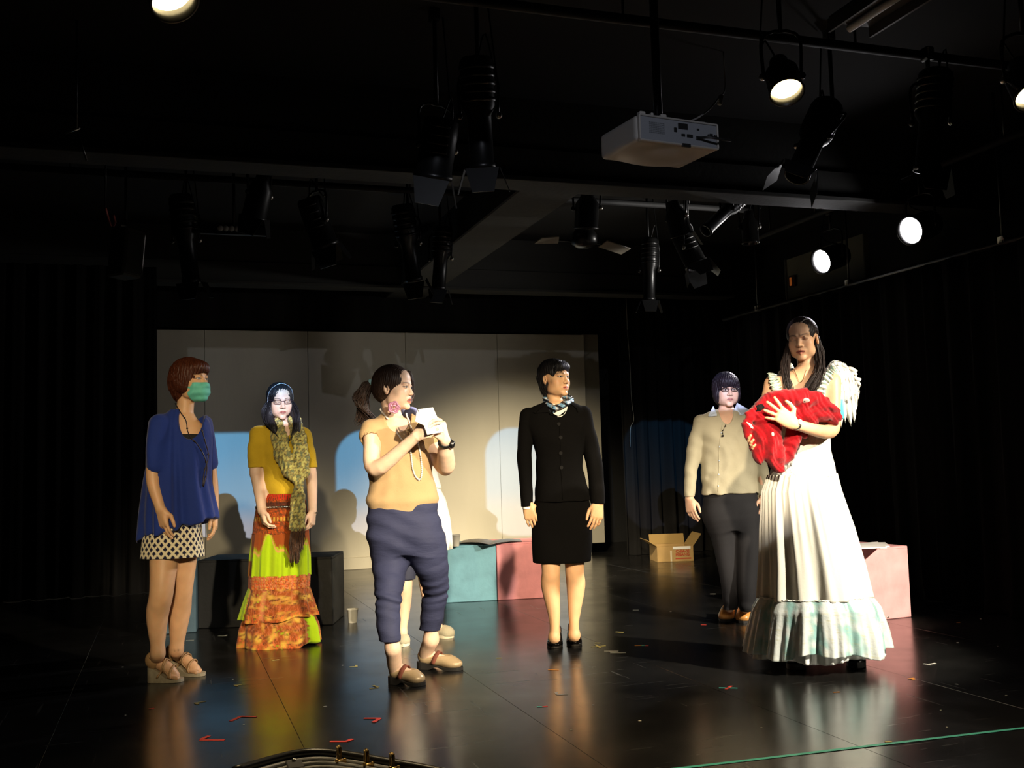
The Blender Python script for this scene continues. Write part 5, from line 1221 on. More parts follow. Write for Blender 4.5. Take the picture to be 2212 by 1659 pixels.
def tier(name, sec_, nrow, nth, rad, kind, seed, skew=0.0):
    ys = np.array([q[1] for q in sec_]); yy = np.linspace(ys[0], ys[-1], nrow); ip = lambda k: np.interp(yy, ys, [q[k] for q in sec_])
    rows = [(p(x, y), w * m, d * m) for x, y, w, d in zip(ip(0), yy, ip(2), ip(3))]; v, f, th = ring_sheet(rows, nth, rad, .003)
    ti = np.tile(np.tile(th, nrow), 2); si = np.tile(np.repeat(np.linspace(0, 1, nrow), nth), 2); v[:, 2] += skew * si * (np.sin(ti * 3 + seed) * .5 + np.sin(ti * 7 + 2 * seed) * .3 + .8 * np.cos(ti) * (1 if skew else 0)) 
    return part(name, v, f, CLOTHATTR, sk, colors=np.clip(dye(v, ti, si, kind, seed), 0, 1))
vf = lambda n, a, ph: (lambda t, s: 1 + a * (.25 + .75 * s) * (np.sin(n * t + ph + 1.2 * np.sin(2 * t)) + .4 * np.sin(2.3 * n * t + ph)))
tier('hip_yoke', [(610, 1064, 43, 31), (608, 1085, 54, 36), (606, 1135, 60, 40), (606, 1152, 61, 41)], 40, 260, vf(7, .008, 0), 'yoke', 3)
tier('long_panel', [(606, 1150, 61, 41), (605, 1200, 65, 44), (604, 1243, 66, 45)], 40, 300, vf(13, .030, 1), 'panel', 5)
tier('embroidered_band', [(604, 1240, 66.5, 46), (603, 1270, 65.5, 46)], 14, 260, vf(13, .016, 1), 'band', 7)
tier('upper_flounce', [(603, 1268, 66, 46), (602, 1300, 75, 54), (602, 1334, 83, 62)], 34, 300, vf(9, .055, 2), 'fl', 4, .014)
tier('lower_flounce', [(602, 1318, 72, 52), (603, 1352, 85, 62), (603, 1392, 89, 66), (603, 1396, 80, 60)], 34, 300, vf(8, .060, 4), 'fl', 9, .016)
cn = MB()
for q in np.arange(3.55, 5.75, .062): cn.lathe([(0, .0015), (.0075, .0015), (.0075, 0), (0, 0)], p(608, 1094) + RH * math.cos(q) * 57.5 * m + FH * math.sin(q) * 38.5 * m, frame(RH * math.cos(q) + FH * math.sin(q)), 10)
cn.build('coin_trim', mk('silver_coins', (.75, .68, .55), .22, 1.0), sk)
br = MB(); a_ = np.linspace(0, 2 * np.pi, 16, endpoint=False); c_ = p(674.5, 1107, dr - .045); [br.sph(c_ + RH * 10.6 * m * math.cos(k) + FH * 10.6 * m * math.sin(k) + ZU * .002 * math.sin(3 * k), .0052, 6) for k in a_]; br.build('bead_bracelet', mk('dark_olive_beads', (.03, .025, .012), .35), P.root)
# scarf: two gathered bands meeting in a knot, tails with brown fringe
SC = Field(); TT = copyfield(T)
def strip(pix, wid, dd, k=.012):
    for i in range(len(pix) - 1):
        a, b = pix[i], pix[i + 1]; SC.cone(p(*a, dd[i]), p(*b, dd[i + 1]), wid[i] * m, wid[i + 1] * m, k * 1.5)
for ox, dz in ((-8, .012), (0, 0), (8, -.004)):
    strip([(597 + ox * .8, 912), (603 + ox, 945), (611 + ox, 985), (626 + ox * .8, 1020), (643, 1040)], [8, 9.5, 10, 9, 6], [-.04 + dz, -.112 + dz, -.135 + dz, -.14 + dz, -.145]); strip([(636 + ox * .8, 906), (645 + ox * .9, 945), (651 + ox * .9, 985), (654 + ox * .7, 1020), (646, 1040)], [8, 9, 9, 8.5, 6], [-.03 - dz, -.095 - dz, -.118 - dz, -.125 - dz, -.145])
SC.ell(p(645, 1043, -.145), A(9, 8, 7) * m, None, .008)
for ox in (-7, 0, 7): strip([(645 + ox * .4, 1048), (644 + ox, 1075), (643 + ox * 1.1, 1110), (642 + ox * 1.2, 1140)], [6, 8, 9, 9], [-.14, -.15, -.17, -.185], .01)
SC.fun(lambda x, y, z: .0022 * np.sin(((x - p(640, 1000)[0]) * RH[0] + (y - p(640, 1000)[1]) * RH[1]) * 260 + (z - 1) * -70 + 2.0 * np.sin(z * 16)), *BIG)
def scol(v):
    q = vnoise(v * 16, 2); r_ = vnoise(v * 48, 4); base = np.array(srgb(160, 144, 84)); dark = np.array(srgb(74, 50, 30)); lite = np.array(srgb(196, 192, 112)); teal_ = np.array(srgb(92, 112, 86))
    c = np.tile(base, (len(v), 1)); t = np.clip((r_ - .15) * 3, 0, 1)[:, None]; c = c * (1 - t) + dark * t; t = np.clip(q * 2 - .2, 0, .8)[:, None]; c = c * (1 - t) + lite * t; t = np.clip(-q * 2.2 - .6, 0, .7)[:, None]; return c * (1 - t) + teal_ * t
sc_ = P.fld('scarf', SC, *P.pbox(575, 885, 680, 1160, -.45, .15), .0045, CLOTHATTR, scol)
fr_ = MB(); rs = np.random.RandomState(4)
for i in range(170):
    x = rs.uniform(630, 656); L0 = rs.uniform(30, 76) * (1.0 if x < 648 else .62); a = p(x, rs.uniform(1128, 1146), -.19 + rs.uniform(-.012, .012)); b = p(x + rs.uniform(-6, 4) - 2, 1142 + L0, -.20 + rs.uniform(-.02, .02)); mid = (a + b) / 2 + rs.normal(0, .006, 3); fr_.tube(smooth_path([a, mid, b], 6), .0022, 4, True, np.array(srgb(70, 44, 26)) * rs.uniform(.6, 1.5))
fr_.build('fringe', CLOTHATTR, sc_, usecol=True)

# ---------------------------------------------------------------- woman in the tan blouse holding the white card
P = Person(905, 1466, 'woman with ponytail, tan blouse and navy cropped trousers holding up a white card'); p = P.p; m = P.m
gd = lambda x, y: float(FH @ G(x, y)) - P.D
H = Head(P, 851, 837, 74, -2, 0, .97, mouth=.005, skin=srgb(234, 188, 154), lip=srgb(196, 92, 72), d=-.01); B = P.body
B.cone(H.L((0, -.030, -.045)), p(854, 926), .043, .048, .016)
B.loft([P.sec(858, 905, 22, 20), P.sec(858, 918, 46, 26), P.sec(858, 938, 62, 32), P.sec(860, 985, 62, 38), P.sec(866, 1050, 62, 38), P.sec(868, 1110, 66, 42), P.sec(868, 1150, 68, 44)], .03)
dl = -.12
e_ = p(812, 1012, -.17); w_ = p(899, 943, -.27)
B.chain([p(803, 945, -.06), e_, w_], [18.5 * m, 17.5 * m, 11.5 * m], .025)
hand(P, w_, p(928, 905, -.30) - w_, FH * .55 + RH * .5, RH * .3 - UP * .1 - FH * .5 + UP * .5, .95, (.55, .6, .7, .8), bend=(.9, .8), spread=.03, tk=.55)
e2_ = p(962, 1010, -.04); w2_ = p(961, 952, -.20)
B.chain([p(925, 952, .02), e2_, w2_], [17 * m, 18 * m, 12.5 * m], .03); B.cone(p(963, 1000, -.06), p(962, 975, -.14), 19 * m, 16 * m, .02)
hand(P, w2_, p(946, 888, -.24) - w2_, -RH * .75 + FH * .35, -FH * .3 - RH * .6, .98, (.5, .55, .6, .65), bend=(1.0, .8), spread=.05, tk=.5)
a1_, a2_ = gd(877, 1484), gd(950, 1450)
B.chain([p(846, 1160, .03), p(839, 1283, a1_ * .6), p(839, 1345, a1_ * .85), p(849, 1402, a1_)], [24 * m, 18 * m, 17 * m, 14.5 * m], .03)
B.chain([p(908, 1160), p(941, 1278, a2_ * .6), p(934, 1330, a2_ * .9), p(931, 1382, a2_)], [24 * m, 18 * m, 17 * m, 15.5 * m], .03)
h1, t1 = G(842, 1476), G(916, 1481); h2, t2 = G(903, 1444), G(998, 1448)
foot(P, p(849, 1402, a1_), h1, t1, .085, .03, .034); foot(P, p(931, 1382, a2_), h2, t2, .085, .03, .036)
finish_body(P, *P.pbox(755, 890, 1015, 1490, -.42, .32), .0075)
TAN = mk('tan_jersey', (.46, .30, .145), .85, spec=.2, sheen=.1, noise=(4, .08), bump=[(12, .4), (220, .08)])
T = Field()
T.loft([P.sec(857, 893, 34, 22), P.sec(857, 905, 54, 27), P.sec(856, 920, 70, 33), P.sec(856, 945, 76, 38), P.sec(860, 985, 75, 43), P.sec(865, 1020, 72, 43), P.sec(868, 1060, 74, 45), P.sec(869, 1085, 73, 46), P.sec(870, 1116, 71, 44)], .02)
T.cone(p(803, 928, -.05), p(797, 940, -.06), 23.5 * m, 22 * m, .03); T.cone(p(922, 930, .02), p(930, 948, .02), 19 * m, 18 * m, .03)
wrinkle(T, wr(.0035, 22, 26, 7), wr(.0025, 40, -34, 9))
T.fun(lambda x, y, z: -.010 * np.exp(-((z - p(868, 1080)[2]) / .03) ** 2), *BIG)
P.cut(T, (797, 1098), (903, 1117)); A3, B3 = p(903, 1117), p(945, 1090); n_ = unit(np.cross(B3 - A3, FH)); n_ = -n_ if n_[2] > 0 else n_; T.plane(A3, n_, .012)
T.ell(p(858, 898, -.10), A(29 * m, .22, 36 * m), np.stack([RH, FH, ZU], 1), .006, 's')
T.cone(p(799, 944, -.065), p(806, 985, -.12), 19.4 * m, 19 * m, .004, 's')
P.fld('blouse', T, *P.pbox(755, 885, 975, 1130, -.35, .35), .0058, TAN)
NAVY = mk('navy_cotton', (.030, .034, .075), .75, spec=.3, noise=(6, .12), bump=[(24, .5, (.5, .5, 1.6)), (180, .08)])
L = Field()
L.loft([P.sec(871, 1088, 75, 46), P.sec(870, 1115, 79, 48), P.sec(877, 1150, 83, 48), P.sec(884, 1180, 80, 46), P.sec(889, 1196, 60, 40)], .03)
L.chain([p(843, 1160), p(843, 1215, .0), p(839, 1283, a1_ * .6), p(838, 1330, a1_ * .8), p(842, 1384, a1_)], [47 * m, 40 * m, 28.5 * m, 26 * m, 22 * m], .03)
L.chain([p(908, 1160), p(930, 1215, .02), p(941, 1275, a2_ * .6), p(936, 1310, a2_ * .8), p(928, 1362, a2_)], [46 * m, 39 * m, 28 * m, 26.5 * m, 24 * m], .03)
wrinkle(L, lambda x, y, z: .0042 * np.sin(z * 120 + 5 * np.sin((x * RH[0] + y * RH[1]) * 13 + 1) + 2 * np.sin(z * 17)) * np.exp(-((z - p(840, 1285)[2]) / .06) ** 2), lambda x, y, z: .0022 * np.sin(z * 75 + 4 * np.sin((x * RH[0] + y * RH[1]) * 11)), wr(.002, 22, 30, 8))
L.plane(p(842, 1385, a1_), unit(-ZU - RH * .05), .003)
L.fun(lambda x, y, z: -np.minimum(((x - p(895, 1364, a2_)[0]) * RH[0] + (y - p(895, 1364, a2_)[1]) * RH[1]), (z - p(928, 1364, a2_)[2])*1.0 + 0 * x) * 0 + np.where((((x - p(898, 1300)[0]) * RH[0] + (y - p(898, 1300)[1]) * RH[1]) > 0) & (z < p(928, 1364, a2_)[2]), p(928, 1364, a2_)[2] - z, -1.0), *BIG, .002, 'i')
L.cone(p(842, 1385, a1_), p(842, 1400, a1_), 17 * m, 17 * m, .002, 's'); L.cone(p(928, 1364, a2_), p(928, 1380, a2_), 19 * m, 19 * m, .002, 's')
P.fld('cropped_trousers', L, *P.pbox(770, 1075, 990, 1400, -.38, .35), .0058, NAVY)
# hair, ponytail
HF = hair_cap(H, .010, ((0, .112, -.030), (.066, .076, .104)), [((0, -.045, .0), (.074, .075, .085))], .0018, 54, 5); BC = (.030, .016, .010)
HF.ell(H.L((-.078, .005, -.055)), A(.03, .045, .05) * H.s, H.R, .004, 's')
P.fld('hair', HF, *hbox(H), .0032, HAIRM, hair_col(BC, 3, 64, .5, H))
lm = MB(); s0 = p(803, 827, .02)
for i in range(6): lock(lm, [s0, p(792 - i, 838 + 2 * i, .03), p(783 - 2 * i + 4 * (i % 2), 872, .04 - .01 * i), p(779 + 5 * i, 900, .04), p(772 + 6 * i - 8 * (i % 2), 914 + 3 * (i % 3), .03)], [.012, .032, .042, .036, .020], 56, .0026, i, .25, 16, BC, .007)
lm.build('ponytail', HAIRM, P.root, usecol=True); lm = MB()
for q in range(5): lock(lm, [H.L((-.045 + .01 * q, .07, .085)), H.L((-.058 + .004 * q, .085, .03)), H.L((-.052, .088, -.02 - .01 * q)), H.L((-.05, .08, -.05 - .012 * q))], [.006, .006, .007, .003], 5, .0012, 20 + q, .3, 12, BC, .003)
lm.build('loose_strands', HAIRM, P.root, usecol=True)
MB().lathe([(.012, -.012), (.021, -.007), (.023, 0), (.021, .007), (.012, .012)], s0, frame(p(790, 838, .02) - s0), 16).build('hair_tie', mk('pale_blue_scrunchie', (.32, .55, .60), .8, bump=(120, .5)), P.root)
# flower earring
ec = p(851, 880, -.105); fr0 = unit(-FH + RH * .25); FR = frame(fr0, RH); pt = []
for a in np.linspace(0, 2 * np.pi, 60, endpoint=False): r_ = 9.3 * m + 2.8 * m * abs(math.cos(2.5 * a)); pt.append(ec + FR @ A(r_ * math.cos(a), r_ * math.sin(a), 0))
fe = MB(); fe.tube(pt + pt[:1], .0052, 8); fe.tube([ec + FR @ A(4.4 * m * math.cos(a), 4.4 * m * math.sin(a), .002) for a in np.linspace(0, 2 * np.pi, 24)], .004, 6); fe.tube([ec + ZU * 11 * m, H.L((-.082, -.008, -.046))], .0014, 5)
for k in range(5): a = k * 2 * math.pi / 5; fe.sph(ec + FR @ A(7.6 * m * math.cos(a), 7.6 * m * math.sin(a), 0), A(.009, .009, .004), 8, FR)
fe.build('flower_earring', mk('mauve_resin', (.42, .17, .26), .15, spec=.6, coat=.5), P.root)
# pearl strands
pm = MB(); d1 = np.concatenate([drape(P, B, [(824, 884), (832, 896), (842, 909)], 8, .006), drape(P, T, [(846, 916), (853, 930), (861, 941), (872, 955), (885, 972), (889, 995), (892, 1015), (898, 1030), (906, 1037), (910, 1024), (910, 1009), (907, 980), (900, 952)], 60, .006), drape(P, T, [(900, 952), (893, 935), (886, 920)], 8, .006), drape(P, B, [(883, 911), (876, 896)], 5, .006)])
beads(pm, resample(smooth_path(d1[::2], 90), .0095), .0049, 8); pm.tube(resample(smooth_path(d1[::2], 90), .02), .0012, 4); pm.build('pearl_necklace', mk('cream_pearls', (.85, .80, .70), .25, coat=.4), P.root)
# white card
rt = empty('white_card', p(930, 912, -.30), 'folded white card held up by the woman in the tan blouse', 'card')
def slab(pts, th, nm):
    a = np.array([p(*q) for q in pts]); n = unit(np.cross(a[1] - a[0], a[3] - a[0])); v = np.concatenate([a, a - n * th]); part(nm, v, [(0, 1, 2, 3), (7, 6, 5, 4), (0, 4, 5, 1), (1, 5, 6, 2), (2, 6, 7, 3), (3, 7, 4, 0)], PAPER, rt, smooth=False)
slab([(902, 885, -.30), (934, 881, -.25), (957, 934, -.27), (922, 940, -.33)], .006, 'front_sheet'); slab([(901, 885, -.305), (897, 910, -.34), (921, 921, -.34), (911, 905, -.315)], .003, 'folded_flap')
# watch
wt = empty('watch', p(963, 957, -.18)); wt.parent = P.root; wt.location = p(963, 957, -.18) - P.g; ax_ = unit(e2_ - w2_); WR = frame(ax_, RH); wc = w2_ + ax_ * .012
MB().lathe([(.0315, -.010), (.0345, -.009), (.0345, .009), (.0315, .010)], wc, WR, 28).build('strap', mk('black_rubber', (.008, .008, .008), .5), wt)
od = unit(RH * .85 - FH * .5); od = unit(od - ax_ * (od @ ax_)); WD = frame(od, ax_); MB().lathe([(0, .012), (.016, .012), (.019, .009), (.0205, 0), (.0205, -.004), (0, -.004)], wc + od * .034, WD, 24).build('watch_case', METALB, wt); MB().lathe([(.016, .013), (.019, .0105), (.0175, .0095)], wc + od * .034, WD, 24).build('bezel', ALU, wt)
# gold shoes with brown elastic strap
GOLD = mk('gold_leather', (.56, .40, .22), .35, .2, noise=(20, .15)); DS = mk('dark_rubber_sole', (.02, .017, .014), .6); ELA = mk('brown_elastic', (.17, .045, .022), .85)
for hl, to in ((h1, t1), (h2, t2)):
    sh = empty('shoe', hl); sh.parent = P.root; sh.location = hl - P.g
    F_, lo, hi, c, R, L_ = shoe_upper(hl, to, .092, .030, 1, 1.0, .014, .44, .33, .072); part('upper', *F_.mesh(lo, hi, .0036), GOLD, sh)
    v, f = sole_mesh(hl - unit(to - hl) * .006, to + unit(to - hl) * .006, .094, .036, .016, .016); part('sole', v, f, DS, sh, smooth=False)
    pts = smooth_path([c(.42, -.046, .035), c(.47, -.034, .070), c(.50, 0, .090), c(.47, .034, .070), c(.42, .046, .035)], 20); e = unit(to - hl); ribbon(pts + e * .010 - ZU * .003, pts - e * .010 + ZU * .003, .003, 'elastic_strap', ELA, sh)

# ---------------------------------------------------------------- woman in white, mostly hidden behind the card holder
P = Person(915, 1384, 'person in white mostly hidden behind the card holder, grey canvas shoes showing'); p = P.p; m = P.m
gd = lambda x, y: float(FH @ G(x, y)) - P.D
H = Head(P, 868, 842, 30, 0, 0, .92, skin=srgb(224, 176, 140)); B = P.body
B.cone(H.L((0, -.028, -.045)), p(872, 907), .039, .043, .016)
B.loft([P.sec(872, 892, 16, 15), P.sec(876, 908, 40, 22), P.sec(880, 930, 48, 27), P.sec(885, 985, 44, 27), P.sec(888, 1040, 44, 28), P.sec(890, 1100, 50, 32), P.sec(892, 1140, 52, 33)], .03)
B.chain([p(925, 930), p(938, 985, -.02), p(915, 1010, -.12)], [13 * m, 11.5 * m, 9 * m], .02); hand(P, p(915, 1010, -.12), p(890, 1005, -.15) - p(915, 1010, -.12), FH, UP, .9, (.4, .4, .5, .5))
B.chain([p(838, 930), p(832, 1000, -.02), p(855, 1030, -.10)], [13 * m, 11.5 * m, 9 * m], .02); hand(P, p(855, 1030, -.10), p(880, 1020, -.14) - p(855, 1030, -.10), FH, UP, .9, (.4, .4, .5, .5))
aL, aR = gd(866, 1394), gd(962, 1378)
B.chain([p(872, 1130), p(876, 1250, aL), p(872, 1300, aL + .01), p(868, 1366, aL)], [24 * m, 15 * m, 16 * m, 9.5 * m], .03); B.chain([p(908, 1130), p(918, 1250, aR), p(930, 1300, aR + .01), p(944, 1352, aR)], [24 * m, 15 * m, 16 * m, 10 * m], .03)
h1, t1 = G(864, 1384), G(872, 1399); h2, t2 = G(928, 1374), G(978, 1379); t1 = h1 + unit(t1 - h1) * .225
foot(P, p(868, 1366, aL), h1, t1, .08, .008, .026); foot(P, p(944, 1352, aR), h2, t2, .08, .008, .027)
finish_body(P, *P.pbox(800, 880, 1010, 1402, -.32, .32), .009)
WHT = mk('white_cotton', (.80, .77, .68), .85, noise=(5, .06), bump=(160, .06))
T = Field(); T.loft([P.sec(875, 893, 26, 18), P.sec(877, 904, 44, 24), P.sec(880, 925, 54, 29), P.sec(884, 970, 52, 31), P.sec(888, 1010, 54, 33), P.sec(893, 1055, 60, 36)], .02); T.cone(p(926, 918), p(935, 950, -.01), 17 * m, 15 * m, .03); T.cone(p(836, 920), p(832, 950, -.01), 17 * m, 15 * m, .03); wrinkle(T, wr(.004, 12, 10, 3)); T.ell(p(874, 893, -.1), A(16 * m, .2, 20 * m), np.stack([RH, FH, ZU], 1), .005, 's')
P.fld('white_top', T, *P.pbox(790, 880, 980, 1070, -.3, .3), .007, WHT)
F_ = Field(); F_.ell(p(888, 890, -.12), A(15, 14, 11) * m, None, .01); F_.ell(p(866, 893, -.06), A(16, 14, 8) * m, None, .01); wrinkle(F_, wr(.003, 60, 40, 2)); P.fld('ruffled_collar', F_, *P.pbox(835, 865, 925, 920, -.25, .1), .005, mk('lilac_ruffle', (.80, .72, .84), .8))
rows = [(p(893 + (x - 893), y), w * m, d * m) for x, y, w, d in ((893, 1048, 54, 35), (897, 1080, 66, 38), (900, 1120, 72, 42), (902, 1160, 74, 43), (903, 1188, 74, 43))]
v, f, th = ring_sheet(rows, 160, lambda t, s: 1 + .03 * s * np.sin(9 * t) + .01 * np.sin(23 * t) * s, .003); P.add('white_overskirt', v, f, WHT)
L = Field(); L.chain([p(874, 1170), p(876, 1252, aL)], [30 * m, 21 * m], .02); L.chain([p(908, 1170), p(917, 1240, aR)], [30 * m, 20 * m], .02); L.plane(p(880, 1252, aL), -ZU, .003); P.fld('dark_shorts', L, *P.pbox(830, 1130, 960, 1270, -.25, .25), .007, mk('dark_navy_cotton', (.014, .016, .035), .8))
CAN = mk('grey_canvas', (.34, .30, .20), .85, bump=(200, .2)); RUB = mk('pale_rubber', (.60, .52, .36), .6)
for hl, to in ((h1, t1), (h2, t2)):
    sh = empty('canvas_shoe', hl); sh.parent = P.root; sh.location = hl - P.g; F_, lo, hi, c, R, L_ = shoe_upper(hl, to, .085, .012, 1, 1.0, .012, .36, .26); part('upper', *F_.mesh(lo, hi, .005), CAN, sh); v, f = sole_mesh(hl, to, .09, .020, .018); part('sole', v, f, RUB, sh, smooth=False)
HF = hair_cap(H, .012, ((0, .115, -.03), (.062, .08, .095)), [((0, -.045, .0), (.07, .065, .075))], .002, 50, 2); P.fld('hair', HF, *hbox(H), .005, HAIRM, hair_col((.014, .010, .008), 2, 60, .5, H))

# ---------------------------------------------------------------- woman in the black suit
P = Person(1217, 1408, 'woman with short black hair in a black suit jacket and pencil skirt'); p = P.p; m = P.m
gd = lambda x, y: float(FH @ G(x, y)) - P.D
H = Head(P, 1198, 817, 44, 2, 0, .93, skin=srgb(222, 166, 118), lip=srgb(190, 92, 74), gaze=.0025, d=-.01); B = P.body
B.cone(H.L((0, -.028, -.045)), p(1205, 888), .039, .043, .016)
B.loft([P.sec(1206, 872, 18, 16), P.sec(1204, 886, 42, 20), P.sec(1203, 905, 54, 26), P.sec(1206, 970, 46, 28), P.sec(1208, 1020, 44, 27), P.sec(1212, 1080, 52, 30), P.sec(1214, 1130, 56, 32)], .03)
wl, wr_ = p(1139, 1088, -.03), p(1292, 1088, -.03)
B.chain([p(1140, 905), p(1135, 985), wl], [13 * m, 12 * m, 9.5 * m], .02); B.chain([p(1265, 900), p(1281, 985), wr_], [13 * m, 12 * m, 9.5 * m], .02)
hand(P, wl, p(1152, 1136, -.06) - wl, FH * .85 + RH * .25, RH * .9 - FH * .3, .95, (.22, .28, .34, .4), spread=.08, thumb=(.55, .6))
hand(P, wr_, p(1288, 1126, -.08) - wr_, FH * .8 - RH * .3, -RH * .8 - FH * .3, .95, (.3, .35, .4, .5), spread=.06, thumb=(.8, .3))
a1_, a2_ = gd(1195, 1412), gd(1243, 1407)
B.chain([p(1188, 1150), p(1190, 1230, a1_), p(1189, 1264, a1_ + .02), p(1196, 1320, a1_ + .01), p(1198, 1352, a1_), p(1197, 1378, a1_)], [27 * m, 20 * m, 20.5 * m, 14 * m, 10.5 * m, 11.5 * m], .035)
B.chain([p(1242, 1150), p(1241, 1230, a2_), p(1244, 1264, a2_ + .02), p(1241, 1318, a2_ + .01), p(1240, 1348, a2_), p(1241, 1374, a2_)], [27 * m, 20.5 * m, 20.5 * m, 14 * m, 10.5 * m, 11.5 * m], .035)
h1, t1 = G(1203, 1386), G(1193, 1412); h2, t2 = G(1238, 1382), G(1244, 1407)
t1 = h1 + unit(t1 - h1) * .225; t2 = h2 + unit(t2 - h2) * .225
foot(P, p(1197, 1376, a1_), h1, t1, .08, .045, .025); foot(P, p(1241, 1372, a2_), h2, t2, .08, .045, .025)
finish_body(P, *P.pbox(1100, 862, 1320, 1420, -.3, .3), .0075)
SUIT = mk('black_wool_suit', (.0026, .0022, .0019), .92, spec=.08, noise=(4, .15), bump=[(10, .4), (260, .1)])
T = Field()
T.loft([P.sec(1204, 866, 24, 18), P.sec(1203, 876, 52, 24), P.sec(1201, 887, 71, 29), P.sec(1202, 915, 71, 33), P.sec(1206, 950, 58, 34), P.sec(1207, 985, 51, 32), P.sec(1210, 1020, 52, 33), P.sec(1213, 1060, 58, 38), P.sec(1214, 1082, 60, 40)], .015, pw=2.4)
T.chain([p(1141, 898), p(1137, 930), p(1133, 985), p(1136, 1045, -.01), p(1139, 1104, -.03)], [18 * m, 17.5 * m, 16.5 * m, 14.5 * m, 13.5 * m], .008)
T.chain([p(1260, 893), p(1268, 930), p(1281, 985), p(1289, 1045, -.01), p(1292, 1098, -.03)], [18 * m, 18 * m, 18 * m, 17 * m, 15.5 * m], .008)
wrinkle(T, wr(.0022, 14, 22, 3), wr(.0015, 30, -36, 5))
hem(T, p(1139, 1094, -.03), p(1141, 1120, -.03), 15.5 * m); hem(T, p(1292, 1088, -.03), p(1292, 1120, -.03), 17 * m)
T.ell(p(1206, 868, -.09), A(23 * m, .18, 33 * m), np.stack([RH, FH, ZU], 1), .004, 's')
jk = P.fld('jacket', T, *P.pbox(1095, 858, 1325, 1105, -.3, .3), .0045, SUIT)
# lapels, seams, buttons
def lap(pix, name, off=.004, th=.006, mt=None):
    c_ = np.array([T.hit(x, y, P.t, .4, off) for x, y in pix]); n = len(c_); nn = -FH * th; v = np.concatenate([c_ + nn, c_]); part(name, v, [tuple(range(n)), tuple(range(2 * n - 1, n - 1, -1))] + [(i, n + i, n + (i + 1) % n, (i + 1) % n) for i in range(n)], mt or SUIT, jk, smooth=False)
lap([(1180, 873), (1166, 884), (1154, 890), (1156, 893), (1186, 891), (1189, 886)], 'collar'); lap([(1231, 872), (1246, 884), (1250, 888), (1248, 891), (1222, 886), (1221, 880)], 'collar')
lap([(1189, 886), (1186, 892), (1190, 897), (1205, 901), (1197, 892)], 'lapel'); lap([(1221, 880), (1224, 888), (1220, 895), (1206, 901), (1213, 890)], 'lapel')
lap([(1195, 885), (1205, 883), (1216, 880), (1205, 900)], 'blouse_front', .010, .004, PAPER)
MB().tube(drape(P, T, [(1207, 902), (1210, 945), (1212, 1010), (1216, 1080)], 30, .001), .0022, 5).build('front_seam', SUIT, jk)
BUT = mk('grey_horn_button', (.012, .011, .010), .85, spec=.1)
for x, y in ((1207, 916), (1211, 945), (1211, 979), (1212.6, 1010)):
    q = T.hit(x, y, P.t, .4, .002); n = T.grad(q); MB().lathe([(0, .003), (.0085, .0035), (.0105, .003), (.0115, 0), (0, 0)], q, frame(n), 14).build('button', BUT, jk)
S = Field(); S.loft([P.sec(1213, 1070, 55, 31), P.sec(1213, 1100, 65, 37), P.sec(1213, 1135, 66.5, 39), P.sec(1214, 1180, 65, 43), P.sec(1214, 1214, 63.5, 45)], .01, pw=2.4); wrinkle(S, wr(.0015, 12, 14, 2)); S.plane(p(1214, 1214), -ZU, .002)
P.fld('pencil_skirt', S, *P.pbox(1130, 1065, 1300, 1225, -.25, .25), .006, SUIT)
W_ = Field(); W_.loft([P.sec(1205, 872, 30, 19), P.sec(1204, 886, 45, 23), P.sec(1204, 915, 50, 29)], .01); W_.ell(p(1206, 862, -.1), A(8 * m, .2, 16 * m), np.stack([RH, FH, ZU], 1), .004, 's'); W_.plane(p(1205, 914), -ZU, .002); W_.plane(p(1205, 868), ZU, .002)
P.fld('white_blouse', W_, *P.pbox(1150, 865, 1260, 925, -.2, .2), .005, mk('white_blouse_cloth', (.78, .74, .64), .7))
q = MB(); cf = p(1140, 1097, -.03); q.lathe([(.0275, -.006), (.029, -.005), (.029, .006), (.027, .006)], cf, frame(ZU), 24); q.build('shirt_cuff', PAPER, P.root)
# neck scarf
SC = Field(); ring = [p(1178, 862, .02), p(1183, 872, -.03), p(1193, 879, -.075), p(1203, 880, -.085), p(1217, 876, -.075), p(1230, 868, -.03), p(1233, 862, .02), p(1220, 856, .06), p(1192, 855, .06), p(1178, 862, .02)]
SC.chain(smooth_path(ring, 30), [.016] * 30, .01); SC.ell(p(1201, 881, -.095), A(8, 7, 6) * m, None, .006); SC.chain([p(1205, 879, -.095), p(1218, 873, -.10), p(1231, 868, -.07)], [.014, .018, .008], .01); SC.chain([p(1200, 884, -.098), p(1196, 888, -.10)], [.014, .008], .01)
SC.fun(lambda x, y, z: .0028 * np.sin((z - .3 * (x * RH[0] + y * RH[1])) * 330 + 3 * np.sin((x * RH[0] + y * RH[1]) * 30)), *BIG)
def nscol(v):
    u_ = (v - p(1205, 875)) @ RH; s_ = np.sin((u_ * .8 + (v[:, 2]) * 1.3) * 130); b_ = np.array(srgb(118, 160, 190)); k_ = np.array(srgb(14, 16, 22)); l_ = np.array(srgb(188, 186, 184)); t = (s_ > .15)[:, None]; c = np.where(t, k_, b_); return np.where(((vnoise(v * 22, 6) > .35)[:, None]) & ~t, l_, c)
P.fld('neck_scarf', SC, *P.pbox(1160, 845, 1250, 900, -.2, .15), .0032, mk('satin_scarf', attr=True, rough=.35, spec=.5), nscol)
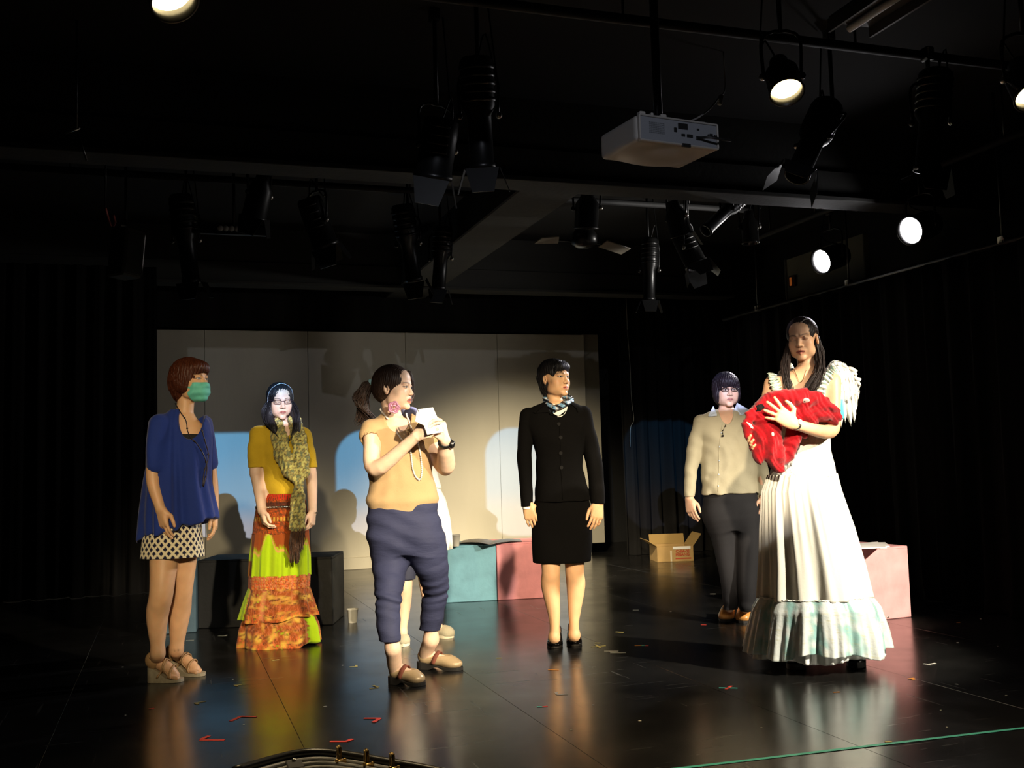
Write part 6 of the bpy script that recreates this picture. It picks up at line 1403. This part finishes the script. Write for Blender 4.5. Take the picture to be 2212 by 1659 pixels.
# hair
HF = hair_cap(H, .011, ((.006, .118, -.044), (.066, .084, .090)), [((0, -.045, -.02), (.073, .066, .075)), ((0, -.055, -.075), (.045, .040, .045)), ((0, .058, .062), (.060, .046, .036))], .0022, 56, 6); BC = (.010, .0085, .008)
HF.ell(H.L((.082, .015, -.030)), A(.03, .045, .055) * H.s, H.R, .004, 's')
P.fld('hair', HF, *hbox(H), .0032, HAIRM, hair_col(BC, 3, 64, .5, H))
lm = MB()
for q in range(7): lock(lm, [H.L((-.02 + .006 * q, .072, .092)), H.L((.005 + .009 * q, .093 - .004 * q, .06)), H.L((.016 + .008 * q, .094 - .006 * q, .025 - .004 * q))], [.008, .008, .005], 10, .0019, 30 + q, .2, 10, BC, .001)
for q in range(5): lock(lm, [H.L((.066, -.03 - .012 * q, .02)), H.L((.068 - .006 * q, -.05 - .008 * q, -.04)), H.L((.052 - .006 * q, -.055 - .008 * q, -.095 - .005 * (q % 2)))], [.01, .01, .005], 12, .002, 50 + q, .2, 10, BC, .002)
lm.build('hair_locks', HAIRM, P.root, usecol=True)
# pumps
PU = mk('bronze_black_leather', (.035, .022, .014), .3, coat=.4); PT = mk('black_patent', (.006, .005, .005), .1, coat=1.0)
for hl, to in ((h1, t1), (h2, t2)):
    sh = empty('pump', hl); sh.parent = P.root; sh.location = hl - P.g; F_, lo, hi, c, R, L_ = shoe_upper(hl, to, .088, .045, 1, .95, .010, .42, .35, .074); part('upper', *F_.mesh(lo, hi, .0036), PU, sh)
    K_ = Field(); K_.ell(c(.86, 0, .026), A(.16 * L_, .043, .025), R, .01); part('toe_cap', *K_.mesh(lo, hi, .004), PT, sh); bw = MB(); bw.box(c(.68, 0, .052), A(.02, .05, .006), R, .002); bw.build('bow_trim', PT, sh)
    v, f = sole_mesh(hl, to, .09, .05, .012, .03); part('sole', v, f, DS, sh, smooth=False)

# ---------------------------------------------------------------- woman in the beige shirt and dark trousers
P = Person(1588, 1346, 'woman with bowl-cut hair and glasses in a beige shirt and dark trousers'); p = P.p; m = P.m
gd = lambda x, y: float(FH @ G(x, y)) - P.D
H = Head(P, 1569, 843, 4, -1, 0, .92, skin=srgb(212, 160, 128), lip=srgb(172, 104, 92), wide=1.06, jaw=1.12, d=-.02); B = P.body
B.cone(H.L((0, -.028, -.045)), p(1570, 902), .043, .047, .016)
B.loft([P.sec(1570, 886, 19, 17), P.sec(1568, 898, 44, 22), P.sec(1566, 920, 56, 28), P.sec(1568, 970, 46, 27), P.sec(1574, 1040, 46, 27), P.sec(1576, 1090, 48, 28)], .03)
wl, wr_ = p(1489, 1077, -.04), p(1648, 1074, -.02)
B.chain([p(1517, 920), p(1497, 990), wl], [9 * m, 10 * m, 9 * m], .02); B.chain([p(1615, 916), p(1640, 990), wr_], [9 * m, 10 * m, 9 * m], .02)
hand(P, wl, p(1496, 1124, -.08) - wl, FH * .6 + RH * .6, RH * .6 - FH * .6, .93, (.3, .35, .42, .5), spread=.05); hand(P, wr_, p(1646, 1120, -.06) - wr_, FH * .5 - RH * .7, -RH * .5 - FH * .6, .93, (.3, .35, .42, .5), spread=.05)
a1_, a2_ = gd(1568, 1348), gd(1610, 1352)
B.chain([p(1552, 1110), p(1570, 1215, a1_ * .6), p(1576, 1310, a1_)], [20 * m, 14 * m, 9 * m], .03); B.chain([p(1606, 1110), p(1616, 1215, a2_ * .6), p(1612, 1310, a2_)], [20 * m, 14 * m, 9 * m], .03)
h1, t1 = G(1577, 1331), G(1563, 1350); h2, t2 = G(1610, 1334), G(1604, 1354); t1 = h1 + unit(t1 - h1) * .25; t2 = h2 + unit(t2 - h2) * .25
foot(P, p(1576, 1312, a1_), h1, t1, .08, .012, .026); foot(P, p(1612, 1312, a2_), h2, t2, .08, .012, .026)
finish_body(P, *P.pbox(1455, 880, 1680, 1360, -.3, .3), .008)
BEI = mk('beige_poplin', (.40, .355, .245), .8, spec=.2, noise=(4, .06), bump=[(12, .45), (140, .06)])
T = Field()
T.loft([P.sec(1569, 884, 26, 18), P.sec(1566, 893, 48, 24), P.sec(1564, 903, 60, 28), P.sec(1565, 930, 62, 33), P.sec(1570, 970, 56, 36), P.sec(1574, 1015, 58, 36), P.sec(1576, 1050, 60, 37), P.sec(1577, 1066, 61, 37)], .018)
T.chain([p(1515, 912), p(1506, 940), p(1496, 990), p(1490, 1040, -.02), p(1489, 1082, -.04)], [16 * m, 16 * m, 15 * m, 13.5 * m, 12.3 * m], .02); T.chain([p(1616, 906), p(1628, 940), p(1640, 990), p(1648, 1040), p(1645, 1080, -.02)], [16 * m, 16 * m, 15.5 * m, 13 * m, 12 * m], .02)
wrinkle(T, wr(.0038, 26, 18, 12), wr(.0032, 44, -36, 14), wr(.002, 34, 44, 15))
hem(T, p(1489, 1073, -.04), p(1490, 1100, -.04), 15 * m); hem(T, p(1648, 1070, -.02), p(1648, 1100, -.02), 10.5 * m)
T.ell(p(1571, 884, -.10), A(16 * m, .18, 32 * m), np.stack([RH, FH, ZU], 1), .004, 's')
st = P.fld('shirt', T, *P.pbox(1450, 878, 1685, 1082, -.3, .3), .0055, BEI)
COL_ = mk('pale_blue_collar', (.50, .56, .66), .75)
def coll(pix, off=.006, th=.005):
    c_ = np.array([T.hit(x, y, P.t, .4, off) for x, y in pix]); n = len(c_); v = np.concatenate([c_ - FH * th, c_]); part('collar', v, [tuple(range(n)), tuple(range(2 * n - 1, n - 1, -1))] + [(i, n + i, n + (i + 1) % n, (i + 1) % n) for i in range(n)], COL_, st, smooth=False)
coll([(1541, 879), (1536, 889), (1530, 899), (1531, 901), (1549, 899), (1548, 893)]); coll([(1592, 872), (1602, 880), (1618, 887), (1616, 890), (1602, 898), (1583, 893), (1588, 882)])
MB().tube(drape(P, T, [(1560, 916), (1554, 960), (1553, 1010), (1551, 1062)], 30, .0005), .0022, 5).build('button_placket', BEI, st)
bt = MB(); [bt.sph(T.hit(x, y, P.t, .4, .002), A(.005, .005, .005), 6) for x, y in ((1558, 935), (1554.5, 965), (1553.5, 995), (1552.5, 1025), (1551.5, 1050))]; bt.build('shirt_buttons', COL_, st)
pn = MB(); pn.tube(np.concatenate([drape(P, T, [(1581, 903), (1572, 912), (1566, 920), (1562, 930)], 14, .004)]), .0018, 5); beads(pn, [T.hit(1567, 921, P.t, .4, .006), T.hit(1561, 930, P.t, .4, .006), T.hit(1560.5, 936, P.t, .4, .006)], .0055); pn.sph(T.hit(1560.5, 942, P.t, .4, .006), A(.009, .009, .008), 8); pn.build('pendant_necklace', mk('dark_bronze', (.03, .022, .015), .4, .5), P.root)
DTR = mk('charcoal_trousers', (.017, .016, .018), .8, spec=.2, noise=(5, .12), bump=(200, .06))
L = Field(); L.loft([P.sec(1577, 1056, 52, 30), P.sec(1578, 1078, 60, 35), P.sec(1582, 1120, 61, 37), P.sec(1588, 1145, 50, 33)], .02)
L.chain([p(1552, 1110), p(1563, 1160, a1_ * .3), p(1570, 1214, a1_ * .6), p(1577, 1272, a1_), p(1577, 1318, a1_ - .02)], [34 * m, 26 * m, 21 * m, 18.5 * m, 15 * m], .03); L.chain([p(1608, 1110), p(1614, 1160, a2_ * .3), p(1617, 1214, a2_ * .6), p(1615, 1272, a2_), p(1612, 1326, a2_ - .02)], [34 * m, 29 * m, 25 * m, 20 * m, 15 * m], .03)
wrinkle(L, wr(.004, 9, 10, 5), lambda x, y, z: .005 * np.sin(z * 80 + 2 * np.sin((x * RH[0] + y * RH[1]) * 14)) * np.exp(-((z - .09) / .06) ** 2)); L.plane(A(0, 0, .092), -ZU, .003)
P.fld('trousers', L, *P.pbox(1495, 1050, 1665, 1350, -.3, .3), .0062, DTR)
HF = hair_cap(H, .020, ((0, .126, -.058), (.062, .085, .082)), [((0, -.04, -.02), (.088, .075, .095)), ((.068, .010, -.030), (.024, .044, .058)), ((-.068, .010, -.030), (.024, .044, .058)), ((0, .062, .058), (.068, .046, .040))], .003, 50, 8); BC = (.016, .0095, .012)
HF.ell(H.L((0, .13, -.066)), A(.053, .09, .084) * H.s, H.R, .005, 's')
P.fld('hair', HF, *hbox(H), .0033, HAIRM, hair_col(BC, 3, 64, .5, H))
lm = MB()
for q in range(13): lock(lm, [H.L((-.054 + .009 * q, .088 - .10 * (abs(q - 6) / 6) ** 2 * .3, .085 - .02 * (abs(q - 6) / 6))), H.L((-.058 + .0097 * q, .101 - .035 * (abs(q - 6) / 6) ** 2, .05)), H.L((-.057 + .0095 * q, .099 - .035 * (abs(q - 6) / 6) ** 2, .014 - .004 * (q % 3)))], [.006, .007, .004], 8, .0018, 70 + q, .15, 8, BC, .001)
lm.build('fringe', HAIRM, P.root, usecol=True)
glasses(P, H, mk('brown_frame', (.02, .012, .01), .3), .044, .026, .096, z=-.001)
OX = mk('tan_orange_leather', (.66, .29, .07), .35, noise=(20, .12))
for hl, to in ((h1, t1), (h2, t2)):
    sh = empty('lace_up_shoe', hl); sh.parent = P.root; sh.location = hl - P.g; F_, lo, hi, c, R, L_ = shoe_upper(hl, to, .098, .016, 0, 1.25, .014); F_.ell(c(.45, 0, .06), A(.28 * L_, .036, .034), R, .02); part('upper', *F_.mesh(lo, hi, .0042), OX, sh); v, f = sole_mesh(hl - unit(to - hl) * .006, to + unit(to - hl) * .006, .104, .022, .016); part('sole', v, f, DS, sh, smooth=False)
    lc = MB()
    for k in range(3): lc.tube(smooth_path([c(.50 + .06 * k, -.024, .074 - .009 * k), c(.52 + .06 * k, 0, .086 - .010 * k), c(.50 + .06 * k, .024, .074 - .009 * k)], 8), .0028, 5)
    lc.build('laces', ELA, sh); K_ = MB(); K_.tube(smooth_path([c(.70, -.040, .03), c(.66, -.02, .055), c(.65, 0, .060), c(.66, .02, .055), c(.70, .040, .03)], 12), .002, 5); K_.build('toe_seam', ELA, sh)

# ---------------------------------------------------------------- woman in the white winged gown with the red bundle
P = Person(1770, 1438, 'tall woman in a white winged gown with an aqua ruffle, cradling a red bundle'); p = P.p; m = P.m
gd = lambda x, y: float(FH @ G(x, y)) - P.D
H = Head(P, 1733, 732, -28, -6, -3, .945, eyes='closed', mouth=.003, skin=srgb(216, 160, 118), lip=srgb(176, 92, 76)); B = P.body
B.cone(H.L((0, -.030, -.045)), p(1743, 810), .039, .043, .016)
B.loft([P.sec(1741, 795, 20, 17), P.sec(1738, 806, 46, 22), P.sec(1735, 822, 68, 28), P.sec(1734, 860, 64, 32), P.sec(1740, 930, 52, 32), P.sec(1740, 990, 48, 30), P.sec(1738, 1040, 52, 32)], .03)
eL = p(1792, 932, -.12); wL = p(1714, 916, -.32)
B.chain([p(1799, 822, .0), p(1798, 880, -.05), eL, wL], [17.5 * m, 17 * m, 15.5 * m, 10.5 * m], .025)
hand(P, wL, p(1672, 886, -.34) - wL, FH * .85 + RH * .2 - UP * .1, UP * .9 + RH * .1, .98, (.10, .18, .26, .34), bend=(.8, .6), spread=.28, thumb=(.5, .75), tk=.15)
eR = p(1662, 925, -.06); wR = p(1646, 975, -.16)
B.chain([p(1668, 828, .0), p(1658, 880, -.02), eR, wR], [17 * m, 16 * m, 14 * m, 10.5 * m], .025)
hand(P, wR, p(1624, 964, -.20) - wR, UP * .3 + RH * .6 - FH * .3, UP * .6 - FH * .5, .92, (.4, .45, .5, .55), spread=.06)
B.chain([p(1718, 1050), p(1714, 1240), p(1722, 1415)], [24 * m, 18 * m, 12 * m], .03); B.chain([p(1762, 1050), p(1790, 1240), p(1840, 1412)], [24 * m, 18 * m, 12 * m], .03)
finish_body(P, *P.pbox(1590, 785, 1900, 1420, -.42, .35), .0078)
IV = mk('ivory_gown_cloth', (.80, .765, .66), .75, spec=.25, sheen=.1, noise=(5, .05), bump=[(9, .4, (1, 1, .4)), (120, .05)]); LACE = mk('ivory_lace', (.80, .77, .68), .8, bump=(55, 1.0), noise=(40, .18))
T = Field(); T.loft([P.sec(1734, 838, 62, 30), P.sec(1735, 865, 62, 34), P.sec(1740, 910, 56, 34), P.sec(1741, 945, 53, 34), P.sec(1738, 975, 56, 36), P.sec(1734, 1010, 70, 42), P.sec(1733, 1032, 74, 45)], .02); wrinkle(T, wr(.0015, 20, 20, 3))
T.ell(p(1722, 838, -.11), A(27 * m, .2, 22 * m), np.stack([RH, FH, ZU], 1), .005, 's')
P.fld('lace_bodice', T, *P.pbox(1640, 830, 1830, 1040, -.3, .3), .006, LACE)
# ruffled straps
RF = mk('aqua_white_ruffle', attr=True, rough=.55, spec=.4)
def ruffle(pix, ds, w, seed):
    path = smooth_path([p(x, y, d) for (x, y), d in zip(pix, ds)], 60); rs = np.random.RandomState(seed); v = []; n = 60; cc_ = []
    T_ = np.gradient(path, axis=0); side = np.cross(T_, FH); side /= np.linalg.norm(side, axis=1)[:, None]
    for j in range(7):
        s_ = (j - 3) / 3; ph = np.arange(n) * .9 + j * .5; v.append(path + side * (w * s_)[..., None] if np.ndim(w) else path + side * w * s_ - FH[None] * (.010 * np.cos(ph) + .012 * (1 - s_ * s_))[:, None] + side * (.004 * np.sin(ph * 1.7))[:, None]); cc_.append(np.where((np.sin(ph * 1.3 + j) > .55)[:, None], np.array(srgb(120, 176, 164)), np.array(srgb(226, 222, 202))))
    v = np.concatenate(v); v2 = v + FH * .003; f = []; o = len(v)
    for j in range(6):
        for i in range(n - 1): q = j * n + i; f += [(q, q + 1, q + n + 1, q + n), (o + q + n, o + q + n + 1, o + q + 1, o + q)]
    P.add('ruffled_strap', np.concatenate([v, v2]), f, RF, colors=np.tile(np.concatenate(cc_), (2, 1)))
ruffle([(1668, 806), (1672, 820), (1678, 838), (1684, 856)], [-.03, -.085, -.105, -.115], 10 * m, 1); ruffle([(1800, 800), (1794, 808), (1782, 822), (1772, 842), (1766, 860)], [.02, -.03, -.085, -.11, -.12], 10 * m, 2); ruffle([(1790, 796), (1800, 800), (1806, 812)], [.0, .0, .01], 8 * m, 3)
# skirt
def tier(name, sec_, nrow, nth, rad, mat, colfn=None, skew=None, parent=None):
    ys = np.array([q[1] for q in sec_]); yy = np.linspace(ys[0], ys[-1], nrow); ip = lambda k: np.interp(yy, ys, [q[k] for q in sec_]); rows = [(p(x, y), w * m, d * m) for x, y, w, d in zip(ip(0), yy, ip(2), ip(3))]
    v, f, th = ring_sheet(rows, nth, rad, .003); ti = np.tile(np.tile(th, nrow), 2); si = np.tile(np.repeat(np.linspace(0, 1, nrow), nth), 2)
    if skew is not None: v[:, 2] += skew(ti, si)
    return part(name, v, f, mat, parent or gs, colors=colfn(v, ti, si) if colfn else None)
gs = empty('gown_skirt', P.g); gs.parent = P.root; gs.location = (0, 0, 0)
gat = lambda t, s: 1 + .075 * (.2 + .8 * s) * (np.sin(9 * t + 1.8 * np.sin(3 * t)) + .30 * np.sin(21 * t + 2)) + .022 * (1 - s) * np.sin(36 * t)
tier('gathered_skirt', [(1733, 1024, 74, 45), (1731, 1060, 84, 52), (1742, 1140, 98, 66), (1752, 1220, 108, 80), (1758, 1290, 116, 90)], 60, 320, gat, IV)
ORG = mk('aqua_organza', attr=True, rough=.22, spec=.7, coat=.4, bump=[(14, .25), (60, .2)], alpha=.74)
def oc(v, th, s):
    k = np.sin(12 * th + 1.5 * np.sin(3 * th)) * .6 + .5 * vnoise(np.column_stack([np.cos(th) * 3, np.sin(th) * 3, s * 1.5]), 4); w_ = np.array(srgb(238, 242, 238)); a_ = np.array(srgb(140, 200, 194)); y_ = np.array(srgb(222, 214, 150)); t = np.clip(-k * .9 + .12, 0, .8)[:, None]; c = w_ * (1 - t) + a_ * t; t = (np.clip(vnoise(np.column_stack([th * 5, s * 9, s]), 7) - .4, 0, 1) * .5)[:, None]; return np.clip(c * (1 - t) + y_ * t, 0, 1)  # aqua cloth tint, deepened in the fold valleys as painted shade
gf = lambda t, s: 1 + .050 * (.4 + .6 * s) * (np.sin(12 * t + 1.5 * np.sin(3 * t)) + .5 * np.sin(23 * t + 2)) + .02 * np.sin(47 * t) * s
tier('inner_ruffle', [(1758, 1284, 113, 88), (1762, 1330, 126, 100), (1766, 1412, 134, 108)], 36, 360, gf, mk('white_lining', (.80, .80, .76), .5, spec=.5, coat=.2), None, lambda t, s: .010 * s * np.sin(5 * t + 1))
tier('organza_ruffle', [(1758, 1284, 117, 92), (1761, 1310, 134, 106), (1763, 1360, 146, 116), (1763, 1400, 152, 122)], 44, 420, gf, ORG, oc, lambda t, s: s * (.014 * np.sin(4 * t + 2) + .010 * np.sin(9 * t)))
bd = MB(); ring_ = [p(1758, 1286) + RH * (118 * m) * gf(np.array(t), 0) * math.cos(t) + FH * (93 * m) * gf(np.array(t), 0) * math.sin(t) + ZU * .003 * math.sin(60 * t) for t in np.linspace(0, 2 * np.pi, 200)]; bd.tube(ring_, .004, 5); bd.build('ruffle_heading', LACE, gs)
# hair
HF = hair_cap(H, .010, ((-.002, .112, -.022), (.064, .080, .106)), [((0, -.045, -.01), (.073, .07, .085)), ((0, -.06, -.06), (.05, .04, .06))], .0018, 58, 4); BC = (.017, .0105, .0085)
HF.ell(H.L((-.082, .0, -.03)), A(.03, .05, .055) * H.s, H.R, .004, 's')
HF.chain([H.L((0, -.07, -.04)), p(1752, 800, .09), p(1752, 850, .10), p(1750, 880, .10)], [.06, .062, .055, .03], .03)
P.fld('hair', HF, *hbox(H, .24, .46), .0036, HAIRM, hair_col(BC, 3, 64, .5, H))
lm = MB()
for k in range(5): lock(lm, [H.L((-.060, -.03, .0)), p(1768 + k, 765, -.02), p(1774 - 2 * k, 800, -.07), p(1766 - 5 * k, 830, -.115), p(1752 - 3 * k + 4 * (k % 2), 852 + k, -.125)], [.014, .022, .024, .022, .012], 34, .0025, 90 + k, .25, 14, BC, .006)
for k in range(4): lock(lm, [H.L((.062, .0, -.01)), p(1698, 775, -.03), p(1697 - k, 805, -.09), p(1699 + 2 * k, 832, -.12), p(1700 + 3 * k, 850, -.13)], [.012, .018, .02, .018, .01], 30, .0025, 99 + k, .25, 14, BC, .006)
lm.build('hair_locks', HAIRM, P.root, usecol=True)
MB().tube(smooth_path([H.L((-.02, .075, .085)), H.L((-.035, .06, .098)), H.L((-.05, .04, .098))], 10), .0028, 6).build('hair_clip', ALU, P.root)
MB().tube(drape(P, B, [(1716, 800), (1722, 815), (1728, 826), (1736, 818), (1742, 800)], 30, .003), .0014, 5).build('thin_necklace', mk('thin_gold', (.6, .42, .2), .3, 1.0), P.root)
wt = empty('watch', wL); wt.parent = P.root; wt.location = wL - P.g; ax_ = unit(eL - wL); wc = wL + ax_ * .018; MB().lathe([(.0265, -.007), (.0285, -.006), (.0285, .006), (.0265, .007)], wc, frame(ax_), 24).build('bracelet', ALU, wt); od = unit(-FH * .9 + UP * .35); od = unit(od - ax_ * (od @ ax_)); MB().lathe([(0, .007), (.012, .007), (.0155, .003), (.0155, -.003), (0, -.003)], wc + od * .027, frame(od), 20).build('watch_case', mk('silver_white', (.85, .85, .85), .2, .5), wt)
# shoes
for hl, to in ((G(1726, 1428), G(1718, 1446)), (G(1846, 1424), G(1850, 1440))):
    to = hl + unit(to - hl) * .24; sh = empty('black_shoe', hl); sh.parent = P.root; sh.location = hl - P.g; F_, lo, hi, c, R, L_ = shoe_upper(hl, to, .09, .03, 0, 1.1, .02); part('upper', *F_.mesh(lo, hi, .006), PT, sh); v, f = sole_mesh(hl, to, .095, .04, .028); part('sole', v, f, DS, sh, smooth=False)
# wings: overlapping feathers on a shoulder harness
FE = mk('white_feather', (.78, .75, .66), .9, sheen=.3, noise=(30, .12), bump=(90, .3, (1, 1, .1)))
def feather(a, b, w, nrm, bend, parent, tear=0):
    a, b = np.asarray(a), np.asarray(b); t = unit(b - a); L_ = np.linalg.norm(b - a); nrm = unit(np.asarray(nrm) - t * (np.asarray(nrm) @ t)); s_ = np.cross(t, nrm); n = 10; v = []
    for j in (-1, -.5, 0, .5, 1):
        for i in range(n + 1):
            u = i / n; ww = w * (min(1, (u / .25)) ** .6) * math.sqrt(max(0, 1 - max(0, (u - .55) / .45) ** 2.2)) * (1 + .10 * math.sin(i * 2.7 + j * 5)); v.append(a + t * L_ * (u - .05 * abs(j)) + s_ * ww * j + nrm * (bend * math.sin(math.pi * u) + .006 * (1 - j * j)))
    v = np.array(v); v = np.concatenate([v, v - nrm * .003]); f = []; o = 5 * (n + 1)
    for j in range(4):
        for i in range(n): q = j * (n + 1) + i; f += [(q, q + 1, q + n + 2, q + n + 1), (o + q + n + 1, o + q + n + 2, o + q + 1, o + q)]
    for i in range(n):
        for j in (0, 4): q = j * (n + 1) + i; f.append((q, q + 1, o + q + 1, o + q))
    part('feather', v, f, FE, parent)
rs = np.random.RandomState(2)
def wing(sg, mirror=None):
    wg = empty('wing', P.g); wg.parent = P.root; wg.location = (0, 0, 0)
    def q(x, y, d):
        return p(x, y, d) if sg > 0 else p(1738 - (x - 1738) * .50, y + 4, d + .10 + .25 * (x - 1780) / 100)
    arm_ = smooth_path([q(1786, 800, .10), q(1800, 784, .11), q(1820, 788, .12), q(1836, 808, .13), q(1842, 835, .14)], 18)
    MB().tube(arm_, .011, 8).build('wing_spar', FE, wg)
    tips = [(1818, 925), (1826, 915), (1838, 922), (1846, 914), (1848, 892), (1851, 868), (1852, 845)]
    for i, (x, y) in enumerate(tips): feather(arm_[3 + 2 * i], q(x, y, .12 + .008 * i), 10 * m, -FH, .02, wg)
    for i in range(8): x, y = 1818 + 4.2 * i, 880 - 4 * i + 6 * (i % 2); feather(arm_[2 + 2 * i], q(x, y, .085 + .006 * i), 9 * m, -FH, .02, wg)
    for i in range(12): u = arm_[1 + int(i * 1.35)]; e = q(1812 + 3.4 * i + rs.uniform(-2, 2), 838 - 2.2 * i + rs.uniform(-5, 5), .07 + .006 * i); feather(u, e, 7.5 * m, -FH, .018, wg)
    for i in range(14): u = arm_[1 + int(i * 1.15)]; e = u + RH * sg * rs.uniform(.012, .04) * (.4 + i / 10) - ZU * rs.uniform(-.01, .05) - FH * .02; feather(u - ZU * .004, e, 5.5 * m, -FH, .01, wg)
    return wg
wing(1); wing(-1)
hn = MB(); hn.box(p(1817, 884, .05), A(.022, .02, .10), frame(ZU, RH), .004); hn.build('wing_strap', mk('turquoise_ribbon', (.05, .45, .52), .5), P.root)
# red bundle
RED = mk('crimson_velour', (.25, .0025, .006), .92, spec=.12, sheen=.12, noise=(12, .25), bump=[(26, .6), (160, .2)])
F = Field()
F.chain([p(1656, 870, -.20), p(1692, 862, -.215), p(1735, 862, -.21), p(1775, 878, -.16), p(1797, 900, -.12)], [17 * m, 21 * m, 22 * m, 23 * m, 20 * m], .02); F.ell(p(1755, 895, -.19), A(42, 24, 22) * m, None, .02); F.ell(p(1700, 895, -.20), A(40, 22, 22) * m, None, .02)
F.chain([p(1646, 888, -.20), p(1656, 925, -.22), p(1664, 965, -.21), p(1683, 1008, -.19)], [22 * m, 28 * m, 28 * m, 13 * m], .02); F.chain([p(1640, 884, -.21), p(1618, 905, -.23), p(1613, 942, -.22)], [11 * m, 12 * m, 8 * m], .012); F.chain([p(1735, 915, -.19), p(1712, 950, -.18), p(1692, 996, -.17)], [18 * m, 19 * m, 13 * m], .015); F.chain([p(1618, 948, -.21), p(1645, 985, -.21)], [10 * m, 15 * m], .02)
zb = p(1690, 905)[2]
def bf(x, y, z):
    u = x * RH[0] + y * RH[1]; k = 1 / (1 + np.exp(-(z - zb) / .012)); w1 = np.sin(u * 70 + z * 34 + 2.2 * np.sin(z * 26) + 1.5 * np.sin(u * 31)); w2 = np.sin(z * 95 - u * 26 + 2.4 * np.sin(u * 24) + 1.3 * np.sin(z * 40)); return .0075 * ((1 - k) * np.sign(w1) * np.abs(w1) ** 1.4 + k * np.sign(w2) * np.abs(w2) ** 1.4 * .8) + .003 * np.sin(u * 130 + z * 110 + 3 * w1)
F.fun(bf, *BIG)
F.cone(p(1640, 905, -.32), p(1634, 917, -.32), 6 * m, 5 * m, .006, 's')
rt = empty('red_bundle', p(1690, 1020, -.2), 'crumpled red blanket bundle cradled in the gown wearer\'s arms', 'blanket')
v, f = F.mesh(*P.pbox(1585, 830, 1830, 1035, -.45, .12), .005); part('blanket', v, f, RED, rt)
q = F.hit(1738, 866, P.t, .5, -.004); n = F.grad(q); Rn = frame(n, RH); K_ = Field(); K_.ell(q, A(.026, .017, .008), Rn, .004); part('doll_face_patch', *K_.mesh(q - .05, q + .05, .0035), mk('pale_doll_cloth', (.50, .32, .30), .8), rt); MB().sph(q + n * .007, A(.005, .0035, .003), 8, Rn).build('doll_eye', PD, rt)
q = F.hit(1620, 917, P.t, .5, -.002); n = F.grad(q); MB().sph(q, A(.010, .026, .006), 10, frame(n, RH * .8 + ZU * .6)).build('lining_patch', mk('pale_lining', (.72, .62, .52), .8), rt); q = F.hit(1670, 937, P.t, .5, -.002); n = F.grad(q); MB().sph(q, A(.008, .013, .005), 10, frame(n, RH)).build('lining_patch', mk('pale_lining2', (.6, .48, .38), .8), rt)
q = F.hit(1640, 884, P.t, .5, .0); n = F.grad(q); MB().sph(q, A(.022, .030, .012), 12, frame(n, RH * .7 - ZU * .6)).build('black_lining', VELVET, rt)
